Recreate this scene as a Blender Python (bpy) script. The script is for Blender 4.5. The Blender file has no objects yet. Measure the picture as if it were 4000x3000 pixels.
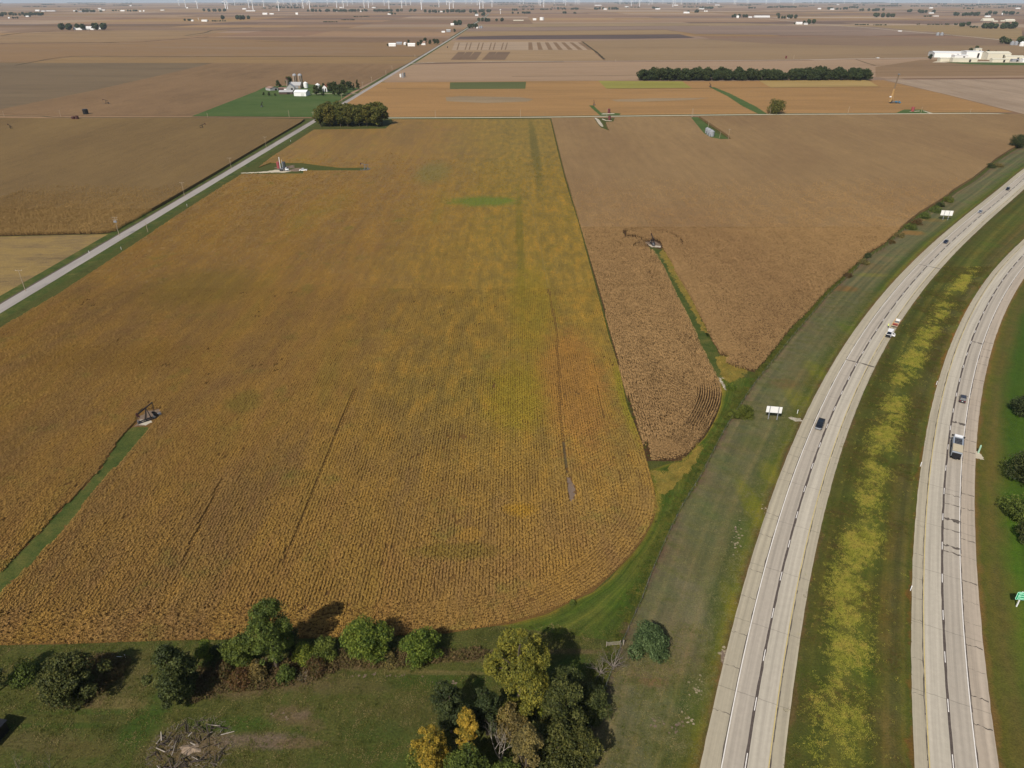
import bpy, bmesh, math, random
import numpy as np
from mathutils import Vector, Matrix, geometry as mgeo

# ---------------------------------------------------------------- camera, sky, sun, exposure
SC = bpy.context.scene
F = 2773.0; H = 115.0; P = math.atan(1511 / F); RE = 7.4e6
cam = bpy.data.cameras.new('camera'); cam_o = bpy.data.objects.new('camera', cam)
SC.collection.objects.link(cam_o); SC.camera = cam_o
cam.sensor_width = 36.0; cam.lens = 36.0 * F / 4000.0
cam.clip_start = 1.0; cam.clip_end = 90000.0
cam_o.location = (0, 0, H); cam_o.rotation_euler = (math.pi / 2 - P, 0, 0)
SUN_AZ = math.radians(207.0)      # compass bearing of the sun, +Y = north
SUN_EL = math.radians(44.0)
W = bpy.data.worlds.new('World'); SC.world = W; W.use_nodes = True
nt = W.node_tree; bg = nt.nodes['Background']
sky = nt.nodes.new('ShaderNodeTexSky'); sky.sky_type = 'NISHITA'; sky.sun_disc = False
sky.sun_elevation = SUN_EL; sky.sun_rotation = SUN_AZ; sky.altitude = 200; sky.air_density = 1.2; sky.dust_density = 1.5
nt.links.new(sky.outputs[0], bg.inputs[0]); bg.inputs[1].default_value = 0.085
sl = bpy.data.lights.new('sun', 'SUN'); sl.energy = 4.5; sl.angle = math.radians(0.5); sl.color = (1.0, 0.945, 0.86)
so = bpy.data.objects.new('sun', sl); SC.collection.objects.link(so)
sd = Vector((math.sin(SUN_AZ) * math.cos(SUN_EL), math.cos(SUN_AZ) * math.cos(SUN_EL), math.sin(SUN_EL)))
so.rotation_euler = (-sd).to_track_quat('-Z', 'Y').to_euler(); so.location = (0, 0, 300)
SC.view_settings.view_transform = 'Standard'; SC.view_settings.look = 'None'
SC.view_settings.exposure = 0.28; SC.view_settings.gamma = 1.0; SC.view_settings.use_curve_mapping = False
SC.render.engine = 'CYCLES'
SC.cycles.max_bounces = 4; SC.cycles.diffuse_bounces = 2; SC.cycles.transparent_max_bounces = 4; SC.cycles.volume_bounces = 1

# ---------------------------------------------------------------- helpers
rng = np.random.default_rng(7); random.seed(7)
COL = SC.collection
def drop(x, y): return -(x * x + y * y) / 2 / RE
def G(px, py):
    """point of the (gently curved) ground seen at pixel px, py of the 4000 x 3000 photograph"""
    u = (px - 2000) / F; v = (py - 1500) / F
    d = (u, math.cos(P) - v * math.sin(P), -math.sin(P) - v * math.cos(P)); z = 0
    for _ in range(30):
        t = (z - H) / d[2] if d[2] < -1e-9 else 41000
        t = min(t, 41000); X, Y = d[0] * t, d[1] * t; z = drop(X, Y)
    return (X, Y)
def GP(pts): return [G(*p) for p in pts]
def dep(p): return math.hypot(p[0] * 0, p[1]) * math.cos(P) + H * math.sin(P)
def mpp(p): return dep(p) / F               # metres per photograph pixel at ground point p
def hgt(px, yb, yt):                        # height of something standing at (px,yb) whose top shows at yt
    g = G(px, yb); a = P + math.atan((yt - 1500) / F)
    return H - g[1] * math.tan(a) - drop(*g)
def lin(c):
    return tuple((v / 255 / 12.92 if v / 255 <= 0.04045 else ((v / 255 + 0.055) / 1.055) ** 2.4) for v in c)
EXP = 1.5
HAZE = 2.6e-5
def alb(c, k=1.0): return tuple(min(0.85, v / EXP * k) for v in lin(c)) + (1.0,)

def link(o, parent=None):
    COL.objects.link(o)
    if parent is not None: o.parent = parent
    return o
def tag(o, label=None, cat=None, group=None, kind=None):
    if label: o['label'] = label
    if cat: o['category'] = cat
    if group: o['group'] = group
    if kind: o['kind'] = kind
    return o
def empty(name, loc, rz=0, label=None, cat=None, group=None, scale=1.0):
    o = bpy.data.objects.new(name, None); o.empty_display_size = 1
    o.location = loc; o.rotation_euler = (0, 0, rz); o.scale = (scale,) * 3
    link(o); return tag(o, label, cat, group)
KIDS = {}
def reg(o, parent):
    KIDS.setdefault(parent.name, []).append(o.name)
def copy_tree(o, parent=None):
    c = o.copy(); COL.objects.link(c); c.parent = parent
    if parent is not None: reg(c, parent)
    for n in KIDS.get(o.name, []): copy_tree(bpy.data.objects[n], c)
    return c
class MB:
    def __init__(s): s.v = []; s.f = []; s.n = 0; s.m = []; s.cm = 0
    def add(s, vs, fs):
        b = s.n; s.v.extend([tuple(v) for v in vs]); s.f.extend([tuple(i + b for i in f) for f in fs]); s.m.extend([s.cm] * len(fs)); s.n += len(vs); return s
    def box(s, c, d, rz=0, tx=1.0, ty=1.0, offx=0.0):
        cx, cy, cz = c; dx, dy, dz = d[0] / 2, d[1] / 2, d[2] / 2; vs = []
        cr, sr = math.cos(rz), math.sin(rz)
        for z, kx, ky, ox in ((-dz, 1, 1, 0), (dz, tx, ty, offx)):
            for x, y in ((-dx, -dy), (dx, -dy), (dx, dy), (-dx, dy)):
                X, Y = x * kx + ox, y * ky
                vs.append((cx + X * cr - Y * sr, cy + X * sr + Y * cr, cz + z))
        return s.add(vs, [(3, 2, 1, 0), (4, 5, 6, 7), (0, 1, 5, 4), (1, 2, 6, 5), (2, 3, 7, 6), (3, 0, 4, 7)])
    def tube(s, a, b, r0, r1=None, n=6, cap=True):
        r1 = r0 if r1 is None else r1; a = Vector(a); b = Vector(b); d = (b - a)
        if d.length < 1e-6: return s
        d.normalize(); u = d.orthogonal().normalized(); w = d.cross(u); vs = []
        for p, r in ((a, r0), (b, r1)):
            for k in range(n):
                t = 2 * math.pi * k / n; vs.append(p + u * (r * math.cos(t)) + w * (r * math.sin(t)))
        fs = [(k, (k + 1) % n, n + (k + 1) % n, n + k) for k in range(n)]
        if cap: fs += [tuple(range(n))[::-1], tuple(range(n, 2 * n))]
        return s.add(vs, fs)
    def lathe(s, prof, n=16, c=(0, 0, 0)):
        vs = []; fs = []
        for r, z in prof:
            for k in range(n):
                t = 2 * math.pi * k / n; vs.append((c[0] + r * math.cos(t), c[1] + r * math.sin(t), c[2] + z))
        for i in range(len(prof) - 1):
            for k in range(n): fs.append((i * n + k, i * n + (k + 1) % n, (i + 1) * n + (k + 1) % n, (i + 1) * n + k))
        fs.append(tuple(range((len(prof) - 1) * n, len(prof) * n)))
        return s.add(vs, fs)
    def prism(s, prof, w, axis='y', c=(0, 0, 0)):
        """profile in x,z extruded along y by w (centred)"""
        n = len(prof); vs = [(c[0] + x, c[1] - w / 2, c[2] + z) for x, z in prof] + [(c[0] + x, c[1] + w / 2, c[2] + z) for x, z in prof]
        if axis == 'x': vs = [(c[0] + (y - c[1]), c[1] + (x - c[0]), z) for x, y, z in vs]
        return s.add(vs, [tuple(range(n))[::-1], tuple(range(n, 2 * n))] + [(k, (k + 1) % n, n + (k + 1) % n, n + k) for k in range(n)])
    def build(s, name, mat, parent=None, smooth=False, fix=True):
        me = bpy.data.meshes.new(name); me.from_pydata(s.v, [], s.f)
        mats = mat if isinstance(mat, (list, tuple)) else [mat]
        for m in mats: me.materials.append(m)
        if len(mats) > 1: me.polygons.foreach_set('material_index', s.m)
        if fix:
            bm = bmesh.new(); bm.from_mesh(me); bmesh.ops.recalc_face_normals(bm, faces=bm.faces); bm.to_mesh(me); bm.free()
        if smooth: me.shade_smooth()
        o = bpy.data.objects.new(name, me); link(o, parent)
        if parent is not None: reg(o, parent)
        return o
def np_mesh(name, V, Q, mat):
    """mesh from numpy arrays of vertices and equal-sized faces"""
    me = bpy.data.meshes.new(name); k = Q.shape[1]
    me.vertices.add(len(V)); me.vertices.foreach_set('co', V.astype(np.float32).ravel())
    me.loops.add(Q.size); me.loops.foreach_set('vertex_index', Q.astype(np.int32).ravel())
    me.polygons.add(len(Q)); me.polygons.foreach_set('loop_start', np.arange(0, Q.size, k, dtype=np.int32))
    me.update(calc_edges=True); me.materials.append(mat); return me

# ---------------------------------------------------------------- materials
def mat_new(name):
    m = bpy.data.materials.new(name); m.use_nodes = True; t = m.node_tree
    return m, t, t.nodes['Principled BSDF']
def N(t, kind, **kw):
    n = t.nodes.new(kind)
    for k, v in kw.items():
        if k.startswith('i_'): n.inputs[k[2:].replace('_', ' ')].default_value = v
        else: setattr(n, k, v)
    return n
def pos_noise(t, scale, detail=3, rough=0.55, stretch=None, dist=0.0, off=0):
    g = N(t, 'ShaderNodeNewGeometry'); src = g.outputs['Position']
    if stretch or off:
        mp = N(t, 'ShaderNodeMapping'); t.links.new(src, mp.inputs[0])
        mp.inputs['Scale'].default_value = stretch or (1, 1, 1); mp.inputs['Location'].default_value = (off, off * 1.7, 0); src = mp.outputs[0]
    n = N(t, 'ShaderNodeTexNoise'); n.inputs['Scale'].default_value = scale; n.inputs['Detail'].default_value = detail
    n.inputs['Roughness'].default_value = rough; n.inputs['Distortion'].default_value = dist
    t.links.new(src, n.inputs['Vector']); return n.outputs[0]
def ramp(t, fac, stops, interp='LINEAR'):
    r = N(t, 'ShaderNodeValToRGB'); r.color_ramp.interpolation = interp; e = r.color_ramp.elements
    while len(e) > 1: e.remove(e[-1])
    e[0].position = stops[0][0]; e[0].color = stops[0][1]
    for p, c in stops[1:]:
        x = e.new(p); x.color = c
    if fac is not None: t.links.new(fac, r.inputs[0])
    return r.outputs[0]
def mix(t, fac, a, b, mode='MIX'):
    m = N(t, 'ShaderNodeMix', data_type='RGBA', blend_type=mode)
    for s, v in ((m.inputs[0], fac), (m.inputs[6], a), (m.inputs[7], b)):
        if hasattr(v, 'is_output'): t.links.new(v, s)
        elif isinstance(v, (int, float)): s.default_value = v
        else: s.default_value = v
    return m.outputs[2]
def bump(t, p, h, strength, dist):
    b = N(t, 'ShaderNodeBump'); b.inputs['Strength'].default_value = strength; b.inputs['Distance'].default_value = dist
    t.links.new(h, b.inputs['Height']); t.links.new(b.outputs[0], p.inputs['Normal'])
def g4(v): return (v, v, v, 1)
def streaks(t, c, w, l, k, along='y'):
    """lighter and darker passes of the machines, w wide and l long"""
    st = (1 / w, 1 / l, 1) if along == 'y' else (1 / l, 1 / w, 1)
    n = pos_noise(t, 1.0, 3, .6, st, off=5); n2 = pos_noise(t, 1.0, 2, .5, tuple(v * 3.7 for v in st), off=8)
    c = mix(t, 1, c, ramp(t, n, [(.32, g4(1 - k)), (.68, g4(1 + k))]), 'MULTIPLY')
    return mix(t, 1, c, ramp(t, n2, [(.3, g4(1 - k * .7)), (.7, g4(1 + k * .7))]), 'MULTIPLY')
def add_patches(t, col, patches):
    """soft-edged patches of other growth or bare earth: (x, y, half length, half width, angle, colour, strength)"""
    g = N(t, 'ShaderNodeNewGeometry'); nz = pos_noise(t, 1 / 1.6, 5, .7, off=19); nz2 = pos_noise(t, 1 / 7., 3, .6, off=63)
    for x, y, rx, ry, a, c, s in patches:
        mp = N(t, 'ShaderNodeMapping', vector_type='TEXTURE'); mp.inputs['Location'].default_value = (x, y, 0); mp.inputs['Rotation'].default_value = (0, 0, a); mp.inputs['Scale'].default_value = (rx, ry, 1000)
        t.links.new(g.outputs['Position'], mp.inputs[0]); ln = N(t, 'ShaderNodeVectorMath', operation='LENGTH'); t.links.new(mp.outputs[0], ln.inputs[0])
        m1 = N(t, 'ShaderNodeMath', operation='MULTIPLY_ADD'); t.links.new(nz, m1.inputs[0]); m1.inputs[1].default_value = 1.1; t.links.new(ln.outputs['Value'], m1.inputs[2])
        m2 = N(t, 'ShaderNodeMath', operation='MULTIPLY_ADD'); t.links.new(nz2, m2.inputs[0]); m2.inputs[1].default_value = .9; t.links.new(m1.outputs[0], m2.inputs[2])
        r = N(t, 'ShaderNodeMapRange', clamp=True); t.links.new(m2.outputs[0], r.inputs[0]); r.inputs[1].default_value = 2.15; r.inputs[2].default_value = 1.6; r.inputs[3].default_value = 0; r.inputs[4].default_value = s
        col = mix(t, r.outputs[0], col, alb(c))
    return col
def simple(name, c, rough=0.6, metal=0.0, var=0.12, scale=1.5, k=1.0):
    m, t, p = mat_new(name); base = alb(c, k)
    n = pos_noise(t, scale, 4, 0.6)
    lo = tuple(v * (1 - var) for v in base[:3]) + (1,); hi = tuple(min(1, v * (1 + var)) for v in base[:3]) + (1,)
    t.links.new(ramp(t, n, [(0.3, lo), (0.7, hi)]), p.inputs['Base Color'])
    p.inputs['Roughness'].default_value = rough; p.inputs['Metallic'].default_value = metal; p.inputs['Specular IOR Level'].default_value = 0.3
    return m
def ground_mat(name, cols, big=30., mid=4., fine=0.5, k=1.0, contrast=0.25, stretch=None, bmp=0.6, bdist=0.15, mixbig=0.6, patches=None, streak=None):
    """earth or plant cover: several hues in big patches, broken up by mid and fine noise"""
    m, t, p = mat_new(name)
    a = pos_noise(t, 1 / big, 4, 0.6, stretch, 0.3); b = pos_noise(t, 1 / mid, 4, 0.65, stretch, off=31)
    mm = N(t, 'ShaderNodeMix', data_type='FLOAT'); mm.inputs[0].default_value = 1 - mixbig
    t.links.new(a, mm.inputs[2]); t.links.new(b, mm.inputs[3])
    st = [(0.34 + 0.32 * i / max(1, len(cols) - 1), alb(c, k)) for i, c in enumerate(cols)]
    c = ramp(t, mm.outputs[0], st)
    if patches: c = add_patches(t, c, patches)
    if streak: c = streaks(t, c, *streak)
    f = pos_noise(t, 1 / fine, 3, 0.7, off=11)
    c = mix(t, 1.0, c, ramp(t, f, [(0.3, g4(1 - contrast)), (0.7, g4(1 + contrast))]), 'MULTIPLY')
    t.links.new(c, p.inputs['Base Color']); p.inputs['Roughness'].default_value = 0.95; p.inputs['Specular IOR Level'].default_value = 0.1
    if bmp: bump(t, p, f, bmp, bdist)
    return m
# ---------------------------------------------------------------- ground and haze
def patchwork():
    m, t, p = mat_new('far_farmland')
    g = N(t, 'ShaderNodeNewGeometry'); sp = N(t, 'ShaderNodeSeparateXYZ'); t.links.new(g.outputs['Position'], sp.inputs[0])
    def cell(w, h, off, seed):
        # rectangular fields, one random value each
        def fl(s, d, o):
            a = N(t, 'ShaderNodeMath', operation='MULTIPLY_ADD'); t.links.new(s, a.inputs[0]); a.inputs[1].default_value = 1 / d; a.inputs[2].default_value = o
            b = N(t, 'ShaderNodeMath', operation='FLOOR'); t.links.new(a.outputs[0], b.inputs[0]); return b.outputs[0]
        x = fl(sp.outputs[0], w, off + seed); y = fl(sp.outputs[1], h, off)
        c = N(t, 'ShaderNodeCombineXYZ'); t.links.new(x, c.inputs[0]); t.links.new(y, c.inputs[1]); c.inputs[2].default_value = seed
        w_ = N(t, 'ShaderNodeTexWhiteNoise', noise_dimensions='3D'); t.links.new(c.outputs[0], w_.inputs['Vector']); return w_.outputs['Value']
    A = cell(805, 402, .37, 1.5); B = cell(1609, 268, .11, 4.5)
    cols = [(128, 100, 78), (152, 122, 90), (160, 136, 110), (116, 90, 72), (150, 118, 72), (164, 142, 120), (138, 108, 84), (104, 84, 72)]
    ca = ramp(t, A, [(i / 8, alb(c, 1.15)) for i, c in enumerate(cols)], 'CONSTANT')
    cb = ramp(t, B, [(i / 8, alb(c, 1.15)) for i, c in enumerate(cols[::-1])], 'CONSTANT')
    c = mix(t, 0.35, ca, cb)
    n = pos_noise(t, 1 / 600., 5, 0.6, (0.5, 1, 1)); c = mix(t, 1, c, ramp(t, n, [(0.3, g4(.88)), (.7, g4(1.12))]), 'MULTIPLY')
    n2 = pos_noise(t, 1 / 14., 4, 0.7); c = mix(t, 1, c, ramp(t, n2, [(0.3, g4(.9)), (.7, g4(1.1))]), 'MULTIPLY')
    t.links.new(c, p.inputs['Base Color']); p.inputs['Roughness'].default_value = 0.95; p.inputs['Specular IOR Level'].default_value = 0.05
    return m
LX = list(range(-6000, 6001, 250)); ex = []; v = 6000
while v < 46000: v *= 1.09; ex.append(v)
LX = sorted([-e for e in ex] + LX + ex)
LY = list(range(-1000, 9001, 250)); v = 9000
while v < 46000: v *= 1.07; LY.append(v)
LY = [-4000, -2000] + LY
xs = np.array(LX); ys = np.array(LY); XX, YY = np.meshgrid(xs, ys)
V = np.stack([XX, YY, drop(XX, YY)], -1).reshape(-1, 3); nx, ny = len(xs), len(ys)
ii = (np.arange(ny - 1)[:, None] * nx + np.arange(nx - 1)[None]).ravel()
Q = np.stack([ii, ii + 1, ii + 1 + nx, ii + nx], 1)
ground = link(bpy.data.objects.new('ground', np_mesh('ground', V, Q, patchwork()))); tag(ground, kind='structure')

def poly(name, pts, z, mat, parent=None, kind='structure', label=None, world=False, wall=0.0, jag=0.0):
    """flat field lying z above the curved ground; cut along the ground's own grid; wall > 0 hangs a skirt"""
    w = [tuple(p) for p in pts] if world else GP(pts)
    if jag:
        r_ = random.Random(int(abs(w[0][0] * 13 + w[0][1]))); out = []
        for (xa, ya), (xb, yb) in zip(w, w[1:] + w[:1]):
            L_ = math.hypot(xb - xa, yb - ya); n_ = max(1, min(60, int(L_ / (jag * 2.2))))
            for q in range(n_):
                u_ = q / n_; out.append((xa + (xb - xa) * u_ + (r_.gauss(0, jag) if q else r_.gauss(0, jag * .4)), ya + (yb - ya) * u_ + (r_.gauss(0, jag) if q else r_.gauss(0, jag * .4))))
        w = out
    bm = bmesh.new(); vs = [bm.verts.new((x, y, 0)) for x, y in w]; f = bm.faces.new(vs)
    if f.normal.z < 0: pass
    bm.normal_update()
    if f.normal.z < 0: f.normal_flip()
    bmesh.ops.triangulate(bm, faces=bm.faces[:], ngon_method='EAR_CLIP')
    x0, x1 = min(p[0] for p in w), max(p[0] for p in w); y0, y1 = min(p[1] for p in w), max(p[1] for p in w)
    for L, n in ((LX, (1, 0, 0)), (LY, (0, 1, 0))):
        a, b = (x0, x1) if n[0] else (y0, y1)
        for c in L:
            if a < c < b:
                bmesh.ops.bisect_plane(bm, geom=bm.verts[:] + bm.edges[:] + bm.faces[:], plane_co=(c * n[0], c * n[1], 0), plane_no=n, dist=1e-4)
    for v_ in bm.verts: v_.co.z = drop(v_.co.x, v_.co.y) + z
    if wall > 0:
        be = [e for e in bm.edges if len(e.link_faces) == 1]
        r = bmesh.ops.extrude_edge_only(bm, edges=be)
        for v_ in r['geom']:
            if isinstance(v_, bmesh.types.BMVert): v_.co.z -= wall
    me = bpy.data.meshes.new(name); bm.to_mesh(me); bm.free(); me.materials.append(mat)
    o = link(bpy.data.objects.new(name, me), parent); o['kind'] = kind
    if parent is not None: del o['kind']
    if label: o['label'] = label
    return o

def smooth_path(pts, step):
    """Catmull-Rom resampling of a polyline"""
    p = [np.array(q, float) for q in pts]; p = [2 * p[0] - p[1]] + p + [2 * p[-1] - p[-2]]; out = []
    for i in range(1, len(p) - 2):
        L = np.linalg.norm(p[i + 1] - p[i]); n = max(1, int(L / step))
        for k in range(n):
            s = k / n; a, b, c, d = p[i - 1], p[i], p[i + 1], p[i + 2]
            out.append(0.5 * ((2 * b) + (-a + c) * s + (2 * a - 5 * b + 4 * c - d) * s * s + (-a + 3 * b - 3 * c + d) * s ** 3))
    out.append(p[-2]); return np.array(out)
def normals(P_):
    T = np.gradient(P_, axis=0); T /= np.linalg.norm(T, axis=1)[:, None]; return T, np.stack([T[:, 1], -T[:, 0]], 1)
def ribbon(name, P_, a, b, z, mat, parent=None, kind='structure', wob=0.0, nx_=1, label=None, wall=0.0):
    """strip along P_ from offset a to b (right positive) with UV = (offset, distance)"""
    T, R = normals(P_); n = len(P_); s = np.r_[0, np.cumsum(np.linalg.norm(np.diff(P_, axis=0), axis=1))]
    A = np.full(n, float(a)) if np.isscalar(a) else np.array(a, float); B = np.full(n, float(b)) if np.isscalar(b) else np.array(b, float)
    r = np.random.default_rng(len(name) + n)
    if wob: A = A + r.normal(0, wob, n); B = B + r.normal(0, wob, n)
    vs = []; uv = []
    for j in range(nx_ + 1):
        o = A + (B - A) * j / nx_; q = P_ + R * o[:, None]
        vs.append(np.c_[q, drop(q[:, 0], q[:, 1]) + z]); uv.append(np.c_[o, s])
    V = np.concatenate(vs); UV = np.concatenate(uv)
    i = np.arange(n - 1); Q = np.concatenate([np.stack([j * n + i, (j + 1) * n + i, (j + 1) * n + i + 1, j * n + i + 1], 1) for j in range(nx_)])
    me = np_mesh(name, V, Q, mat); ul = me.uv_layers.new(name='UVMap'); ul.data.foreach_set('uv', UV[Q.ravel()].astype(np.float32).ravel())
    o = link(bpy.data.objects.new(name, me), parent)
    if parent is None: o['kind'] = kind
    if label: o['label'] = label
    return o

# --- crops and grasses colours
M = {}
def PT_(px, py, rxp, ryp, c, s=.8, a=0.0):
    g = G(px, py); m = dep(g) / F; return (g[0], g[1], rxp * m, ryp * m / .62, a, c, s)
EARTH, DRY, STRAW, LUSH, OLIVE = (112, 94, 78), (104, 86, 60), (126, 108, 68), (58, 78, 26), (84, 80, 40)
LAWNP = [PT_(740, 2930, 200, 62, DRY, .85), PT_(1010, 2895, 190, 26, EARTH, .85), PT_(1180, 2905, 120, 16, DRY, .7), PT_(1130, 2790, 100, 34, DRY, .8), PT_(1175, 2790, 40, 14, EARTH, .5), PT_(1225, 2835, 50, 20, DRY, .5), PT_(560, 2820, 75, 90, LUSH, .85), PT_(560, 2700, 50, 60, OLIVE, .5),
 PT_(420, 2755, 190, 26, STRAW, .5), PT_(300, 2735, 130, 30, DRY, .8), PT_(510, 2650, 60, 70, (98, 88, 52), .7), PT_(350, 2780, 300, 10, LUSH, .7), PT_(250, 2835, 280, 9, LUSH, .6), PT_(150, 2900, 200, 30, DRY, .35), PT_(300, 2930, 160, 30, (92, 80, 44), .5), PT_(0, 2640, 300, 26, OLIVE, .5),
 PT_(1090, 2650, 230, 40, DRY, .9), PT_(900, 2700, 150, 26, DRY, .8), PT_(1600, 2570, 380, 16, DRY, .9), PT_(1850, 2553, 220, 9, EARTH, .6), PT_(2100, 2545, 300, 9, DRY, .7), PT_(1400, 2600, 200, 16, DRY, .8), PT_(1300, 2680, 250, 30, (92, 82, 50), .55), PT_(1650, 2800, 260, 50, (84, 78, 44), .5), PT_(1700, 2660, 200, 30, LUSH, .6), PT_(1480, 2860, 160, 50, LUSH, .4), PT_(900, 2830, 200, 24, LUSH, .7), PT_(1750, 2630, 240, 6, STRAW, .4), PT_(1620, 2622, 200, 5, STRAW, .4),
 PT_(2250, 2600, 80, 30, LUSH, .6), PT_(2280, 2690, 70, 30, DRY, .6), PT_(2330, 2900, 60, 90, DRY, .5), PT_(1100, 2980, 300, 30, OLIVE, .4), PT_(1500, 2970, 300, 30, LUSH, .4), PT_(640, 2560, 120, 20, (88, 80, 42), .6)]
M['lawn'] = ground_mat('lawn', [(60, 64, 28), (72, 75, 34), (84, 84, 40), (68, 78, 30), (98, 86, 54)], 20, 2.6, .4, contrast=.45, patches=LAWNP, mixbig=.5)
M['lush'] = ground_mat('lush_grass', [(58, 70, 32), (70, 82, 36), (86, 90, 42), (104, 100, 50)], 7, 1.8, .35, contrast=.42)
M['mowed'] = ground_mat('grey_mown_grass', [(88, 92, 62), (104, 102, 72), (116, 108, 78), (96, 98, 62)], 26, 5, .5, contrast=.2)
M['east'] = ground_mat('bright_mown_grass', [(78, 90, 34), (92, 98, 40), (100, 92, 46), (80, 96, 34)], 14, 4, .45, contrast=.22)
M['soil'] = ground_mat('leaf_litter_soil', [(70, 52, 32), (88, 66, 42)], 12, 2, .4, contrast=.3)
M['soy_litter'] = ground_mat('soybean_leaf_litter', [(108, 80, 44), (122, 92, 48)], 12, 2, .4, contrast=.3)
M['weeds'] = ground_mat('dry_weeds', [(86, 72, 50), (104, 88, 62), (88, 84, 48)], 7, 1.5, .3, contrast=.35)
M['goldgrass'] = ground_mat('golden_grass', [(150, 128, 56), (132, 112, 52), (112, 112, 52)], 6, 2, .35, contrast=.25)
M['baresoil'] = ground_mat('bare_soil', [(120, 102, 88), (136, 116, 98)], 5, 1.2, .3, contrast=.2)
M['gravel'] = ground_mat('pale_gravel', [(196, 182, 158), (212, 198, 174)], 8, 2, .3, contrast=.12, bmp=.3)
M['rock'] = ground_mat('white_rock', [(176, 164, 144), (200, 188, 168), (150, 136, 116)], 5, 1.5, .3, contrast=.15, bmp=.3)
M['stubble'] = ground_mat('cut_stubble', [(108, 90, 62), (132, 110, 74), (152, 126, 76), (120, 100, 68)], 24, 4, .6, contrast=.3, stretch=(.45, 1.3, 1))
M['pasture'] = ground_mat('pasture', [(68, 88, 40), (78, 96, 46), (90, 102, 54)], 60, 12, 1.5, contrast=.15, stretch=(.6, 1.6, 1))

def soy_mat(name, leaf):
    m, t, p = mat_new(name)
    big = pos_noise(t, 1 / 45., 5, .62, (1.7, .35, 1), .5); mid = pos_noise(t, 1 / 6., 4, .65, (1.3, .4, 1), off=9); fine = pos_noise(t, 1 / .38, 2, .6, off=3)
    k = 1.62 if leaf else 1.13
    base = ramp(t, big, [(.32, alb((121, 91, 56), k)), (.46, alb((130, 98, 57), k)), (.56, alb((138, 103, 54), k)), (.68, alb((130, 104, 51), k))])
    yel = ramp(t, mid, [(.36, alb((108, 98, 42), k)), (.52, alb((132, 110, 46), k)), (.68, alb((150, 117, 48), k))])
    # the crop ripens in a long north-south band: greener and yellower in the middle
    g = N(t, 'ShaderNodeNewGeometry'); sp = N(t, 'ShaderNodeSeparateXYZ'); t.links.new(g.outputs['Position'], sp.inputs[0])
    wob = pos_noise(t, 1 / 60., 3, .6, off=77)
    xx = N(t, 'ShaderNodeMath', operation='MULTIPLY_ADD'); t.links.new(wob, xx.inputs[0]); xx.inputs[1].default_value = 70; t.links.new(sp.outputs[0], xx.inputs[2])
    xb = N(t, 'ShaderNodeMapRange'); t.links.new(xx.outputs[0], xb.inputs[0]); xb.inputs[1].default_value = -40; xb.inputs[2].default_value = 30
    yb = N(t, 'ShaderNodeMapRange'); t.links.new(sp.outputs[1], yb.inputs[0]); yb.inputs[1].default_value = 125; yb.inputs[2].default_value = 200
    mu = N(t, 'ShaderNodeMath', operation='MULTIPLY'); t.links.new(xb.outputs[0], mu.inputs[0]); t.links.new(yb.outputs[0], mu.inputs[1])
    m2 = ramp(t, mid, [(.34, g4(0.06)), (.66, g4(.42))])
    ad = N(t, 'ShaderNodeMath', operation='MULTIPLY_ADD', use_clamp=True); t.links.new(mu.outputs[0], ad.inputs[0]); ad.inputs[1].default_value = .55; t.links.new(m2, ad.inputs[2])
    c = mix(t, ad.outputs[0], base, yel)
    gr = pos_noise(t, 1 / 16., 5, .7, off=55); c = mix(t, ramp(t, gr, [(.58, g4(0)), (.72, g4(.6))]), c, alb((104, 100, 44), k))
    c = streaks(t, c, 2.4, 90., .07)
    def P2(px, py, rxp, y0, y1, cc, s_):
        a_ = G(px, y1); b_ = G(px, y0); m_ = (dep(a_) + dep(b_)) / 2 / F; return ((a_[0] + b_[0]) / 2, (a_[1] + b_[1]) / 2, rxp * m_ * 1.2, max(3, abs(b_[1] - a_[1]) * .6), 0, tuple(v * (k * .95) ** .45 for v in cc), s_)
    c = add_patches(t, c, [P2(1890, 790, 120, 772, 806, (100, 112, 44), .9), P2(1690, 690, 60, 640, 715, (112, 106, 58), .6), P2(2088, 560, 16, 480, 720, (96, 88, 40), .7), P2(2030, 900, 14, 740, 1150, (96, 92, 36), .5), P2(1830, 2090, 42, 2070, 2115, (158, 120, 42), .4), P2(2030, 2000, 55, 1975, 2020, (160, 122, 36), .6), P2(1800, 2160, 160, 2130, 2190, (106, 94, 34), .5), P2(2030, 1560, 120, 1440, 1680, (132, 116, 32), .6), P2(2080, 1250, 80, 1050, 1400, (128, 112, 34), .5), P2(800, 1100, 200, 1060, 1200, (112, 96, 36), .4), P2(500, 1400, 300, 1350, 1460, (120, 92, 40), .4), P2(950, 1580, 60, 1540, 1620, (110, 98, 44), .6), P2(2440, 1560, 22, 1440, 1700, (120, 112, 36), .8), P2(2240, 1560, 120, 1300, 1750, (146, 102, 54), .6)])
    if leaf:
        ri = N(t, 'ShaderNodeNewGeometry').outputs['Random Per Island']
        c = mix(t, 1, c, ramp(t, ri, [(0, g4(.90)), (1, g4(1.12))]), 'MULTIPLY')
    else:
        c = mix(t, 1, c, ramp(t, fine, [(.3, g4(.62)), (.5, g4(1.0)), (.7, g4(1.28))]), 'MULTIPLY'); bump(t, p, fine, .6, .35)  # speckle paints the self-shadow between leaves into the canopy colour
    t.links.new(c, p.inputs['Base Color']); p.inputs['Roughness'].default_value = .85; p.inputs['Specular IOR Level'].default_value = .15
    return m
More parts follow.
